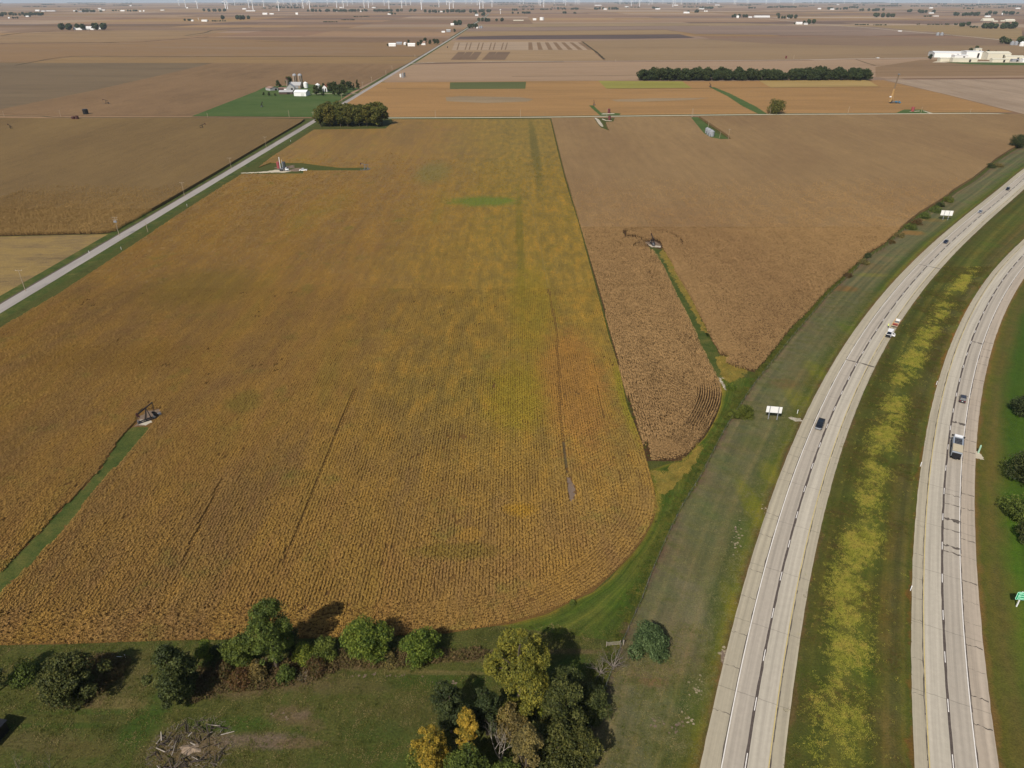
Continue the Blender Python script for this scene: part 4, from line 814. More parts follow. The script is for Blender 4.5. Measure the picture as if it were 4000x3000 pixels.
GREYWOOD = simple('grey_dead_twigs', (132, 120, 108), .9, var=.25, scale=3)
def crown_mesh(name, w, h, zb, n, leaf, shape, mat, seed, nb=22, asp=.6, lobes=.30):
    """leaf clusters spread over many overlapping boughs; light and dark come from the gaps"""
    r = np.random.default_rng(seed)
    def prof(t):
        if shape == 'cone': return np.maximum(.06, (1 - t) ** .8 * np.minimum(1, t * 5 + .35))
        if shape == 'poplar': return np.sin(np.pi * np.clip(t * .92 + .06, 0, 1)) ** .55
        if shape == 'bush': return np.sqrt(np.maximum(0, 1 - (t * .96) ** 2)) ** .9
        return np.sqrt(np.maximum(0.02, 1 - (2 * t - 1) ** 2)) ** .85
    t = (r.permutation(nb) + r.random(nb)) / nb; a = np.arange(nb) * 2.399 + r.normal(0, .4, nb); rad = prof(t) * w / 2 * r.uniform(.35, .78, nb)
    c = np.c_[np.cos(a) * rad, np.sin(a) * rad, zb + h * (.08 + .84 * t)]
    rb = lobes * w * (.45 + .55 * prof(t)) * r.uniform(.65, 1.15, nb)
    if shape == 'cone': rb = rb * .75
    out_ = r.random(nb) < .3; rb = np.where(out_, rb * .5, rb); kk = np.where(out_, r.uniform(1.15, 1.5, nb), 1.0); c[:, 0] *= kk; c[:, 1] *= kk; c[:, 2] += np.where(out_, r.normal(0, h * .04, nb), 0)
    wt = rb ** 2; wt /= wt.sum(); i = r.choice(nb, n, p=wt)
    d = r.normal(size=(n, 3)); d /= np.linalg.norm(d, axis=1)[:, None]
    rr = rb[i] * (.55 + .5 * r.random(n) ** .5) * (1 + .25 * np.sin(5 * d[:, 0] + i) * np.sin(4 * d[:, 2] + 2 * i))
    p_ = c[i] + d * rr[:, None] * np.array([1, 1, .8]); p_[:, 2] = np.maximum(p_[:, 2], .15)
    nr = d * .8 + r.normal(size=(n, 3)) * .75; nr[:, 2] += .35; nr /= np.linalg.norm(nr, axis=1)[:, None]
    u = np.cross(nr, r.normal(size=(n, 3))); u /= np.linalg.norm(u, axis=1)[:, None]; v = np.cross(nr, u); s = (leaf * r.uniform(.55, 1.35, n))[:, None]
    u = u * s; v = v * s * asp; V = np.stack([p_ - u, p_ - v, p_ + u, p_ + v], 1).reshape(-1, 3)
    return np_mesh(name, V, np.arange(4 * n).reshape(n, 4), mat), c
def trunk_mb(h, r0, boughs, seed, nl=9):
    mb = MB(); rr = random.Random(seed); p = Vector((0, 0, -.05)); k = 5; tip = None; ring = [p]
    for i in range(k):
        q = Vector((rr.uniform(-.12, .12) * h * .12, rr.uniform(-.12, .12) * h * .12, h * (i + 1) / k)); mb.tube(p, q, r0 * (1 - .8 * i / k), r0 * (1 - .8 * (i + 1) / k), 7); p = q; ring.append(q)
    for b in rr.sample(list(boughs), min(nl, len(boughs))):
        b = Vector(b); s = min(ring, key=lambda q: abs(q.z - b.z * .72)); m_ = s.lerp(b, .5) + Vector((0, 0, .05 * h)); mb.tube(s, m_, r0 * .35, r0 * .22, 5); mb.tube(m_, b, r0 * .22, r0 * .06, 5)
    return mb
def tree(name, px, yb, w, h, mat, shape='round', n=6000, leaf=.22, label='', cat='tree', group=None, zb=None, seed=0, nb=22, bark=None, trunk_r=None, at=None, nl=9, lobes=.3):
    g = at or G(px, yb); zb = h * .12 if zb is None else zb
    t = empty(name, (g[0], g[1], drop(*g)), 0, label, cat, group)
    me, c = crown_mesh('crown', w, h - zb, zb, n, leaf, shape, LM[mat], seed + 100, nb, lobes=lobes)
    co = link(bpy.data.objects.new('crown', me), t); reg(co, t)
    trunk_mb(h * .85, trunk_r or max(.12, h * .022), c, seed, nl).build('trunk', bark or BARK, t)
    return t
def branch_rec(mb, p, d, L, r, depth, rr, spread=.55, curl=.1):
    n = 3
    for _ in range(n):
        q = p + d * (L / n); mb.tube(p, q, r, r * .82, 5, cap=False); r *= .82; p = q; d = (d + Vector((rr.gauss(0, curl), rr.gauss(0, curl), rr.gauss(0, curl) + .04))).normalized()
    if depth == 0: return
    for _ in range(rr.choice([2, 3, 3])):
        dd = (d + Vector((rr.gauss(0, spread), rr.gauss(0, spread), rr.gauss(.1, spread * .6)))).normalized(); branch_rec(mb, p, dd, L * rr.uniform(.6, .85), r * .72, depth - 1, rr, spread, curl)
def bare_tree(name, px, yb, h, label, depth=4, mat=None, stems=3, spread=.5, seed=1, cat='tree', r0=.16, lean=.3, group=None):
    g = G(px, yb); t = empty(name, (g[0], g[1], 0), 0, label, cat, group); rr = random.Random(seed)
    mb = MB(); mb.tube((0, 0, -.1), (0, 0, h * .12), r0 * 1.3, r0, 7); mb.build('trunk', mat or DEAD, t); mb = MB()
    for k in range(stems):
        a = 2 * math.pi * k / stems + rr.random(); d = Vector((math.cos(a) * lean, math.sin(a) * lean, 1)).normalized(); branch_rec(mb, Vector((0, 0, h * .11)), d, h * .27, r0 * .75, depth, rr, spread)
    mb.build('branches', mat or DEAD, t, fix=False); return t

m_at = lambda px, yb: mpp(G(px, yb))
# foreground trees: (name, px, yb, width px, height m, material, shape, n, leaf, label)
T_ = [
 ('cedar_tree', 300, 2725, 215, 9.0, 'cedar', 'round', 9000, .26, 'broad dark cedar standing alone in the lawn at the left, brown weeds at its foot'),
 ('cedar_tree', 705, 2735, 180, 12.5, 'cedar', 'cone2', 11000, .24, 'tallest dark cedar, dense and upright, beside the worn grass track'),
 ('young_tree', 815, 2590, 62, 5.2, 'bright', 'round', 1800, .2, 'small yellow-green tree between the dark cedar and the tall thin tree'),
 ('tall_tree', 1085, 2612, 160, 17.0, 'green', 'poplar', 9500, .22, 'tall thin-crowned green tree that rises into the soybean field, bare trunk showing'),
 ('broadleaf_tree', 960, 2600, 120, 6.5, 'green', 'round', 4200, .22, 'dark low tree squeezed left of the tall thin-crowned tree'),
 ('broadleaf_tree', 1135, 2560, 75, 8.5, 'dark', 'round', 2600, .2, 'narrow dark tree pressed against the right side of the tall tree'),
 ('bush', 1190, 2585, 75, 4.2, 'bright', 'bush', 2200, .2, 'rounded light green bush in front of the brambles'),
 ('bush', 1275, 2572, 95, 4.4, 'green', 'bush', 2600, .2, 'reddish green bush casting a pointed shadow left of the wide maple'),
 ('broadleaf_tree', 1440, 2568, 185, 8.6, 'bright', 'round', 9000, .21, 'wide bushy green tree on several stems at the edge of the soybeans'),
 ('broadleaf_tree', 1650, 2583, 140, 6.8, 'bright', 'round', 7000, .2, 'round yellow-green tree last in the row along the soybeans'),
 ('poplar_tree', 2025, 2800, 235, 19.5, 'yellow', 'poplar', 17000, .22, 'tallest tree of the front clump, pale yellow-green and leafy to the ground'),
 ('cedar_tree', 2190, 2890, 190, 13.0, 'cedar', 'round', 11000, .23, 'broad dark cedar behind the tall yellow tree, nearest the mown verge'),
 ('cedar_tree', 2150, 3030, 220, 12.0, 'cedar', 'round', 11000, .23, 'dark cedar at the bottom edge of the picture right of the olive poplar'),
 ('cedar_tree', 2255, 3010, 150, 10.0, 'cedar', 'round', 7000, .23, 'outer dark cedar at the lower right of the clump, next to the sandy spots'),
 ('cedar_tree', 2312, 2790, 110, 6.2, 'cedar', 'bush', 3800, .2, 'small grey-green cedar on the fence line at the right of the clump'),
 ('young_tree', 2118, 2800, 62, 7.0, 'bright', 'round', 1700, .2, 'little lime green tree in the dark gap beside the tall yellow tree'),
 ('poplar_tree', 2050, 3110, 125, 17.0, 'olive', 'poplar', 8000, .2, 'thin olive poplar with pale limbs at the bottom edge'),
 ('broadleaf_tree', 1765, 2860, 135, 10.5, 'dark', 'round', 6000, .22, 'dark green tree at the upper left of the front clump'),
 ('broadleaf_tree', 1905, 2870, 110, 11.0, 'dark', 'round', 4800, .22, 'dark green tree at the foot of the tall yellow tree'),
 ('broadleaf_tree', 1830, 2960, 90, 11.5, 'orange', 'poplar', 4800, .2, 'slender golden tree in the middle of the front clump'),
 ('broadleaf_tree', 1690, 3040, 140, 10.5, 'orange', 'round', 7000, .2, 'spreading orange-yellow tree at the left of the front clump'),
 ('broadleaf_tree', 1640, 3080, 110, 8.0, 'green', 'round', 3500, .2, 'low green tree half hidden under the orange-yellow one'),
 ('broadleaf_tree', 1830, 3110, 160, 10.5, 'green', 'round', 6000, .2, 'green undergrowth tree at the bottom edge below the slender golden tree'),
 ('broadleaf_tree', 1960, 3160, 160, 9.5, 'green', 'round', 5000, .2, 'low green tree at the bottom edge below the dead white tree'),
 ('spruce_tree', 2537, 2555, 152, 6.5, 'blue', 'bush', 10000, .2, 'round bluish-green spruce standing alone on the mown verge by the fence'),
 ('broadleaf_tree', -6, 2700, 90, 9.0, 'dark', 'round', 2000, .2, 'thin tree cut by the left edge with a pale bare trunk'),
 ('shrub', 2907, 1628, 62, 3.6, 'green', 'bush', 2200, .2, 'dark green shrub right behind the fence, left of the blank sign panel'),
 ('shrub', 2870, 1632, 46, 2.6, 'green', 'bush', 1300, .2, 'lower green shrub at the point where the lane meets the fence'),
 ('shrub', 2856, 1520, 40, 1.6, 'bright', 'bush', 700, .2, 'low bright green scrub beside the limestone drain'),
 ('bush', 880, 2640, 80, 3.4, 'brown', 'bush', 1500, .2, 'reddish brown scrub right of the tallest dark cedar'),
 ('bush', 950, 2672, 90, 3.0, 'brown', 'bush', 1500, .2, 'low brown scrub at the lower edge of the brambles'),
 ('bush', 1010, 2650, 70, 3.8, 'olive', 'bush', 1400, .2, 'olive scrub in front of the tall thin-crowned tree'),
 ('bush', 1120, 2655, 70, 3.2, 'green', 'bush', 1300, .2, 'green scrub right of the bare trunk of the tall tree'),
 ('bush', 860, 2590, 70, 4.2, 'dark', 'bush', 1500, .2, 'dark scrub behind the small yellow-green tree'),
 ('bush', 1240, 2625, 80, 2.4, 'brown', 'bush', 1200, .2, 'brown scrub below the two rounded bushes'),
 ('bush', 1520, 2590, 60, 2.2, 'olive', 'bush', 900, .2, 'low olive scrub between the wide bushy tree and the round yellow-green one'),
 ('bush', 2120, 2960, 90, 5.5, 'olive', 'bush', 2000, .2, 'olive brown scrub between the olive poplar and the dark cedar'),
 ('broadleaf_tree', 1990, 2900, 110, 9.0, 'olive', 'round', 3800, .2, 'grey-green twiggy tree behind the dead white tree'),
 ('cedar_tree', 2230, 2760, 130, 9.0, 'cedar', 'round', 5000, .2, 'dark cedar in the middle of the right side of the clump'),
 ('shrub', 100, 2650, 90, 3.0, 'green', 'bush', 1600, .2, 'low dark green bush at the left between the thin tree and the broad cedar'),
 ('shrub', 2236, 2362, 24, 1.2, 'green', 'bush', 300, .16, 'tiny green shrub on the rim of the soybean field'),
]
sd_ = 0
for nm, px, yb, wpx, h_, mt, shp, n, lf, lab in T_:
    sd_ += 1; cone = shp == 'cone2'
    tree(nm, px, yb, wpx * m_at(px, yb) * (1.0 if h_ > 8 else 1.04), h_ * 1.1, mt, 'poplar' if cone else shp, int(n * 2.0), lf * .8, lab, 'bush' if nm in ('bush', 'shrub') else 'tree', zb=.1 if nm in ('cedar_tree', 'bush', 'shrub', 'spruce_tree') else None, seed=sd_, nb=34 if n > 6000 else 20, nl=12, lobes=.24 if n > 6000 else .3)
for px, yb, wpx, h_, mt, lab in ((3994, 1622, 95, 6.5, 'dark', 'uppermost dark tree cut by the right edge of the picture'), (3998, 1885, 150, 7.5, 'dark', 'dark round tree cut by the right edge, above the yellow-brown one'),
    (3996, 2028, 150, 7.5, 'green', 'greenish brown tree cut by the right edge, below the dark round one'), (4030, 2125, 100, 5.5, 'dark', 'lowest tree at the right edge, only its side showing')):
    sd_ += 1; tree('roadside_tree', px, yb, wpx * m_at(px, yb), h_, mt, 'round', 6500, .22, lab, 'tree', zb=.2, seed=sd_, nb=26)
for px, yb, wpx, h_, mt, lab in ((3553, 895, 50, 3.0, 'green', 'dark bush at the corn edge, lowest of the row above the small sign panel'), (3582, 876, 46, 2.4, 'brown', 'reddish bush second in the row at the corn edge'),
    (3610, 853, 50, 3.2, 'green', 'green bush left of the far sign panel'), (3655, 826, 52, 3.0, 'green', 'wide low green bush above the far sign panel'), (3670, 808, 34, 2.6, 'dark', 'dark bush, fifth in the row along the corn edge'), (3700, 788, 42, 2.6, 'green', 'uppermost green bush of the row along the corn edge'),
    (3386, 1005, 34, 1.8, 'dark', 'low dark shrub at the corn edge halfway up the verge'), (3375, 1030, 50, 1.2, 'olive', 'low grey-green scrub by the corn edge'), (3515, 925, 40, 1.4, 'olive', 'dull olive scrub below the row of bushes'), (3310, 1080, 40, 1.1, 'brown', 'low brown scrub on the upper verge'), (3482, 950, 30, 1.2, 'brown', 'small reddish scrub beside the corn edge'),
    (3868, 655, 36, 3.0, 'dark', 'dark shrub at the far corn edge'), (3895, 652, 44, 2.2, 'olive', 'brownish shrub beside the dark one at the far corn edge')):
    sd_ += 1; tree('shrub', px, yb, wpx * m_at(px, yb), h_, mt, 'bush', 1300, .26, lab, 'bush', zb=.05, seed=sd_, nb=12, nl=4)
tree('broadleaf_tree', 3972, 578, 60 * m_at(3972, 578), 10.5, 'dark', 'round', 5000, .34, 'dark round tree at the corner of the corn by the right edge', 'tree', seed=400)
tree('broadleaf_tree', 3026, 443, 66 * m_at(3026, 443), 15, 'grove', 'round', 6000, .5, 'single large green tree on the gravel road, right of the grassy lane', 'tree', seed=401, zb=.6)
tree('broadleaf_tree', 60, 3420, 9, 10, 'green', 'round', 5000, .3, 'tree below the lower left edge that throws its shadow into the lawn', 'tree', seed=402)
tree('broadleaf_tree', 260, 3440, 9, 9, 'green', 'round', 4000, .3, 'second tree below the lower left edge, right of the first', 'tree', seed=403)
bare_tree('dead_tree', 1955, 2985, 10.5, 'bleached white dead tree with bare forked limbs at the bottom of the clump', 4, DEAD, 3, .42, 5, r0=.2, lean=.35)
bare_tree('dead_bush', 2395, 2615, 6.2, 'grey leafless bush on the fence corner beside the round spruce', 5, GREYWOOD, 9, .5, 6, r0=.16, lean=.9, cat='bush')
bare_tree('dead_bush', 2345, 2635, 4.4, 'low grey twiggy bush left of the leafless bush on the fence corner', 5, GREYWOOD, 9, .5, 7, r0=.12, lean=1.2, cat='bush')
bare_tree('bare_sapling', 78, 3010, 4.5, 'pale bare sapling at the lower left corner', 4, GREYWOOD, 3, .4, 8, r0=.06)
bare_tree('bare_sapling', 198, 3005, 4.5, 'pale bare sapling right of the other one at the lower left corner', 4, GREYWOOD, 3, .4, 9, r0=.06)
bare_tree('dead_bush', 1185, 2655, 2.2, 'pale heap of dead branches under the light green bush', 4, DEAD, 5, .7, 10, r0=.06, lean=1.4, cat='bush')

# grove at the crossroads: separate trees sharing a few crowns
def proto_trees(n, w, h, mat, ln, leaf, shape='round', nb=16):
    out = []
    for s in range(n):
        me, c = crown_mesh('crown', w, h * .88, h * .1, ln, leaf, shape, LM[mat], 900 + s + int(w * 10), nb); tm = trunk_mb(h * .8, h * .02, c, s, 6)
        o = MB(); o.v, o.f, o.n, o.m = tm.v, tm.f, tm.n, tm.m; tme = bpy.data.meshes.new('trunk'); tme.from_pydata(o.v, [], o.f); tme.materials.append(BARK); out.append((me, tme))
    return out
def plant(pr, g, sc, rz, name, label, group, trunk=True):
    t = empty(name, (g[0], g[1], drop(*g)), rz, label, 'tree', group, sc)
    link(bpy.data.objects.new('crown', pr[0]), t)
    if trunk: link(bpy.data.objects.new('trunk', pr[1]), t)
    return t
GV = proto_trees(5, 12, 21, 'grove', 3600, .62, 'round', 20)
rr = random.Random(4)
gx0, gx1 = G(1262, 492)[0], G(1480, 492)[0]; gy0 = G(1300, 496)[1] + 3
for j in range(4):
    for i in range(7):
        x = gx0 + (gx1 - gx0) * (i + .5 * (j % 2)) / 6.2 + rr.uniform(-1.5, 1.5); y = gy0 + 9 * j + rr.uniform(-2, 2)
        if j == 3 and (i == 0 or i == 6): continue
        plant(GV[(i * 3 + j) % 5], (x, y), rr.uniform(.84, 1.08), rr.uniform(0, 6.28), 'grove_tree', 'tall green and bronze tree in the dense grove at the crossroads', 'trees of the grove at the crossroads')
for px, yb, s in ((1250, 488, .62), (1238, 480, .55), (1262, 470, .8), (1290, 462, .85), (1320, 455, .8)):
    plant(GV[int(px) % 5], G(px, yb), s, px, 'grove_tree', 'lower tree at the left rim of the grove next to the county road', 'trees at the roadside rim of the grove')
# long wood beyond the soybeans
BV = proto_trees(4, 14, 14.5, 'far', 1500, .9, 'round', 14)
rr = random.Random(9)
for j in range(3):
    for i in range(46):
        px = 2518 + (3400 - 2518) * i / 45 + rr.uniform(-5, 5); g = G(px, 316 - 1.4 * (px - 2518) / 880 - .0 * j); plant(BV[rr.randrange(4)], (g[0] + rr.uniform(-2, 2), g[1] + 4 + 12 * j + rr.uniform(-3, 3)), rr.choice([.62, .8, .95, 1.05, 1.15, 1.22]) * rr.uniform(.9, 1.05), rr.uniform(0, 6), 'wood_tree', 'dark green tree in the long narrow wood beyond the soybeans', 'trees of the long narrow wood', trunk=(j == 0))
# farmstead trees
FT = proto_trees(4, 10, 13, 'far', 1100, .7, 'round', 12); FC = proto_trees(2, 6.5, 13, 'dark', 900, .6, 'cone', 12)
for px, yb, hp, cone, lab in ((1090, 343, 26, 0, 'dark tree behind the long shed, left of the old silo'), (1130, 340, 36, 0, 'dark tree behind the roofless old silo'), (1030, 373, 12, 0, 'low tree left of the barnyard'), (1052, 375, 14, 0, 'dark low tree below the grey shed'), (1075, 375, 10, 0, 'small low tree left of the pole barn'),
    (1237, 373, 36, 0, 'tall tree in front of the white grain bin'), (1262, 376, 18, 0, 'low round tree on the farm drive'), (1252, 362, 22, 0, 'dark tree left of the farmhouse'), (1266, 345, 18, 0, 'tree behind the farmhouse'), (1293, 362, 36, 0, 'broad dark tree right of the farmhouse'), (1312, 358, 34, 0, 'dark tree right of the farmhouse, further along'), (1304, 375, 30, 1, 'pointed spruce on the farm lawn'), (1325, 376, 40, 0, 'large tree beside the farm drive'), (1340, 352, 34, 0, 'tree behind the farm drive'), (1348, 368, 34, 0, 'tree at the bend of the farm drive'), (1365, 353, 32, 0, 'tree near the county road, third from the tall spruce'), (1382, 352, 26, 1, 'middle-sized spruce next to the tall spruce'), (1398, 350, 37, 1, 'tall pointed spruce nearest the county road')):
    p_ = (FC if cone else FT)[int(px) % (2 if cone else 4)]; plant(p_, G(px, yb), hp * m_at(px, yb) / 13 / .93, px, 'farm_tree', lab, None)
for px, yb, hp, lab in ((1515, 181, 9, 'dark tree at the left end of the middle farm'), (1596, 170, 13, 'tree behind the middle farm bins'), (1588, 180, 8, 'low tree before the white bins of the middle farm'), (1633, 181, 16, 'dark tree right of the long white shed'), (1645, 176, 18, 'tree left of the gabled house at the middle farm'), (1660, 172, 21, 'tallest tree of the middle farm'), (1680, 174, 16, 'tree right of the gabled house'), (1697, 174, 20, 'tree near the drive of the middle farm'), (1709, 174, 19, 'last tree of the middle farm, nearest the county road'), (1776, 126, 12, 'lone tree beside the small far house'),
    (3788, 213, 22, 'dark tree rising behind the big white warehouse'), (3812, 211, 27, 'taller dark tree behind the big white warehouse'), (3857, 212, 15, 'dark tree behind the cream hall'), (3888, 212, 12, 'brownish tree behind the cream hall'), (3632, 232, 18, 'narrow dark tree at the left corner of the warehouse')):
    plant(FT[int(px) % 4], G(px, yb), hp * m_at(px, yb) / 13 / .93, px, 'farm_tree', lab, None, trunk=False)

# far woods and hedges that read as one mass each
def far_wood(x0, x1, yb, hp, lab, y1=None, depth=None, dens=1.0, mat='far'):
    y1 = yb if y1 is None else y1; a = G(x0, yb); b = G(x1, y1); L = math.dist(a, b); hm = hp * m_at((x0 + x1) / 2, (yb + y1) / 2) / .97; hm = min(hm, 24); n = int(max(90, min(5200, L / hm * 190 * dens)))
    r = np.random.default_rng(abs(int(x0 * 7 + yb)) + 1); k = max(2, int(L / (hm * .75))); s = r.random(k) if k > 3 else np.linspace(.15, .85, k); rb = hm * r.uniform(.32, .52, k); dp = depth or hm * 2.2
    c = np.c_[a[0] + (b[0] - a[0]) * s, a[1] + (b[1] - a[1]) * s + r.uniform(0, dp, k), rb * r.uniform(.7, 1.15, k)]
    i = r.integers(0, k, n); d = r.normal(size=(n, 3)); d /= np.linalg.norm(d, axis=1)[:, None]; p_ = c[i] + d * (rb[i] * r.uniform(.7, 1.05, n))[:, None]; p_[:, 2] = np.clip(p_[:, 2] + rb[i] * .35, .2, hm * 1.02)
    lf = max(hm * .16, 1.3); nr = d + r.normal(size=(n, 3)) * .6; nr /= np.linalg.norm(nr, axis=1)[:, None]; u = np.cross(nr, r.normal(size=(n, 3))); u /= np.linalg.norm(u, axis=1)[:, None]; v = np.cross(nr, u); ss = (lf * r.uniform(.7, 1.5, n))[:, None]
    V = np.stack([p_ - u * ss, p_ - v * ss * .7, p_ + u * ss, p_ + v * ss * .7], 1).reshape(-1, 3); V[:, 2] += drop(V[:, 0], V[:, 1])
    o = link(bpy.data.objects.new('far_wood', np_mesh('far_wood', V, np.arange(4 * n).reshape(n, 4), LM[mat]))); tag(o, lab, None, None, 'stuff')
for args in [
 (217, 411, 118, 22, 'dark wood behind the three white sheds, upper left'), (0, 176, 61, 11, 'long wood along the top left edge'), (-200, 0, 66, 11, 'wood running off the left edge'), (287, 400, 48, 8, 'wooded farmstead right of the long wood, top left'), (436, 470, 44, 5, 'small wood left of a far farm'), (493, 543, 45, 6, 'thin wood right of a far farm'),
 (793, 877, 46, 11, 'square far wood under the first turbines'), (870, 976, 77, 14, 'wood at the right end of the far farm, top left quarter'), (805, 880, 84, 4, 'low hedge joining the far farm to its wood'), (712, 745, 82, 7, 'trees of the far farm, top left quarter'), (40, 66, 73, 6, 'pair of far trees at the left edge'), (88, 112, 66, 8, 'far trees beside a small roof at the left edge'), (90, 180, 27, 3, 'thin wood near the left horizon'), (300, 345, 38, 4, 'faint far wood, left'),
 (1199, 1642, 47, 12, 'long belt of trees that hides a town under the turbines'), (1655, 1930, 50, 12, 'right part of the belt of trees over the town'), (1022, 1063, 34, 4, 'low far wood left of the town'), (1077, 1176, 33, 6, 'far wood under the second row of turbines'), (1206, 1280, 27, 4, 'faint far wood above the town'), (1511, 1547, 57, 8, 'trees around a far white shed below the town'), (1852, 1895, 62, 11, 'trees around the far house on the county road'), (1866, 1888, 85, 13, 'trees on the left side of the county road, far'), (1898, 1965, 85, 12, 'row of trees right of the county road, far'),
 (1774, 1832, 99, 16, 'grove left of the county road with a white roof'), (1828, 1863, 112, 15, 'dark grove touching the county road'), (1376, 1440, 66, 3, 'thin hedge rising to the right'), (1262, 1320, 87, 3, 'low hedge in the brown fields'), (1330, 1385, 79, 3, 'low hedge in the brown fields, further right'),
 (2000, 2022, 42, 8, 'dark wood right of the town'), (2040, 2085, 39, 5, 'low far wood right of the town, first'), (2097, 2156, 39, 5, 'low far wood right of the town, second'), (2155, 2195, 33, 4, 'low far wood right of the town, third'), (2175, 2260, 38, 7, 'low far wood right of the town, fourth'), (2002, 2070, 54, 7, 'loose trees below the wood right of the town'), (2200, 2210, 54, 9, 'lone far tree, centre top'), (2243, 2250, 54, 7, 'second lone far tree, centre top'),
 (2325, 2425, 38, 8, 'two-part far wood, centre top'), (2547, 2588, 34, 7, 'far wood over a white roof'), (2687, 2728, 50, 13, 'far wood right of a white house'), (2728, 2812, 35, 9, 'long dark far wood'), (2923, 2950, 34, 6, 'small far wood'), (2868, 2940, 69, 12, 'wood beside the white gable and long white roofs'), (2670, 2730, 18, 5, 'faint wood on the skyline'),
 (3000, 3115, 31, 6, 'thin far woods with a white roof'), (3233, 3315, 38, 9, 'far wood around a white house'), (3315, 3355, 33, 7, 'far wood right of the white house'), (3366, 3461, 44, 12, 'rectangular far wood, right'), (3418, 3502, 68, 15, 'rectangular wood in the brown fields, right'), (3545, 3590, 48, 12, 'left half of a far wood, right'), (3585, 3655, 52, 14, 'right half of a far wood, right'),
 (3730, 3854, 63, 14, 'long dark wood left of the pale domes'), (3857, 3965, 57, 14, 'long dark wood above the pale domes'), (3975, 3985, 55, 7, 'little far tree at the right'), (3041, 3068, 73, 10, 'left trees of the small far farm'), (3046, 3053, 66, 15, 'tall slim tree of the small far farm'), (3080, 3115, 73, 13, 'right trees of the small far farm'), (3141, 3152, 92, 11, 'tree behind the far farm on the diagonal road'), (3165, 3190, 94, 15, 'trees right of the far farm on the diagonal road'), (3104, 3120, 95, 6, 'low trees at the left end of the far farm'), (3610, 3640, 66, 5, 'low far trees'),
 (3340, 3395, 98, 3, 'broken hedge in the tan fields'), (3415, 3465, 99, 3, 'broken hedge in the tan fields, right part'), (3583, 3594, 97, 5, 'hedge tree'), (3625, 3680, 97, 3, 'low hedge, far right'), (3697, 3712, 98, 6, 'pair of hedge trees, far right'), (3727, 3742, 98, 6, 'hedge tree before the long wood'), (3753, 3796, 105, 15, 'left part of the long wood at the right edge'), (3796, 3838, 109, 7, 'low scrub in the long wood at the right edge'), (3836, 4060, 113, 21, 'long wood at the right edge'), (3927, 4060, 174, 24, 'dark spruce windbreak behind the grain bins at the right edge'), (4010, 4200, 90, 12, 'wood off the right edge'),
 (3480, 3510, 18, 6, 'dark skyline wood, right'), (3665, 3700, 18, 6, 'hazy skyline wood, right'), (3795, 3870, 22, 6, 'hazy far wood, top right'), (3770, 3800, 36, 6, 'small far wood, top right'), (3940, 3990, 28, 6, 'hazy far wood at the right edge'), (3300, 3330, 12, 4, 'faint far wood, top right'), (3540, 3650, 10, 4, 'faint wood on the right skyline')]:
    far_wood(*args)
rr = random.Random(77)
for k in range(110):       # distant woods toward the horizon
    y = rr.choice([6, 8, 10, 12, 14, 16, 19, 22, 26, 30]) + rr.uniform(-1, 1); x = rr.uniform(-100, 4100); L = rr.uniform(12, 90) * (1 if y > 14 else 2)
    far_wood(x, x + L, y, rr.uniform(2.2, 4.5), 'faint bluish wood near the horizon', dens=.5)
for pts, z, nm in (([(-100, 170), (0, 169), (170, 165), (470, 166), (640, 157), (815, 144)], .5, 'ditch_hedge'), ([(60, 256), (130, 243), (285, 221), (620, 222), (1000, 221), (1600, 221)], .5, 'ditch_hedge'), ([(0, 140), (95, 128), (215, 121)], .5, 'ditch_hedge'), ([(725, 139), (800, 128), (840, 118), (980, 107)], .5, 'ditch_hedge'), ([(1000, 154), (1280, 152), (1700, 153)], .5, 'ditch_hedge'), ([(1000, 163), (1500, 165)], .5, 'ditch_hedge'), ([(2275, 163), (2330, 205), (2360, 232)], .5, 'ditch_hedge'), ([(2400, 75), (2900, 74), (3300, 77), (3700, 75)], .6, 'ditch_hedge'), ([(2710, 133), (3000, 131), (3380, 122)], .5, 'ditch_hedge'), ([(2000, 93), (2200, 93), (2600, 92), (3000, 94)], .5, 'ditch_hedge'), ([(1510, 347), (1790, 348)], .5, 'ditch_hedge'), ([(2370, 347), (2700, 346), (3000, 343), (3440, 340)], .5, 'ditch_hedge'), ([(2000, 299), (2500, 294)], .5, 'ditch_hedge'), ([(3400, 256), (3500, 259), (3750, 256), (4000, 254)], .5, 'ditch_hedge'), ([(3400, 283), (3560, 281), (3900, 280), (4000, 283)], .5, 'ditch_hedge'), ([(3343, 232), (3395, 250), (3420, 256)], .5, 'ditch_hedge')):
    Pm = smooth_path(GP(pts), 30); d_ = dep(Pm[len(Pm) // 2]); wv = max(1.0, d_ / 710 * .75) * (1.4 if pts[0][1] < 200 else 1.0)
    s_ = np.concatenate([Pm + rng.normal(0, wv * .3, Pm.shape) for _ in range(1)])
    ribbon(nm, Pm, -wv, wv, .45 if d_ > 1500 else .2, M['hedge'] if 'hedge' in M else M.setdefault('hedge', ground_mat('ditch_weeds', [(66, 58, 38), (80, 66, 44), (58, 58, 34)], 40, 8, 2, contrast=.3)), wob=wv * .35)
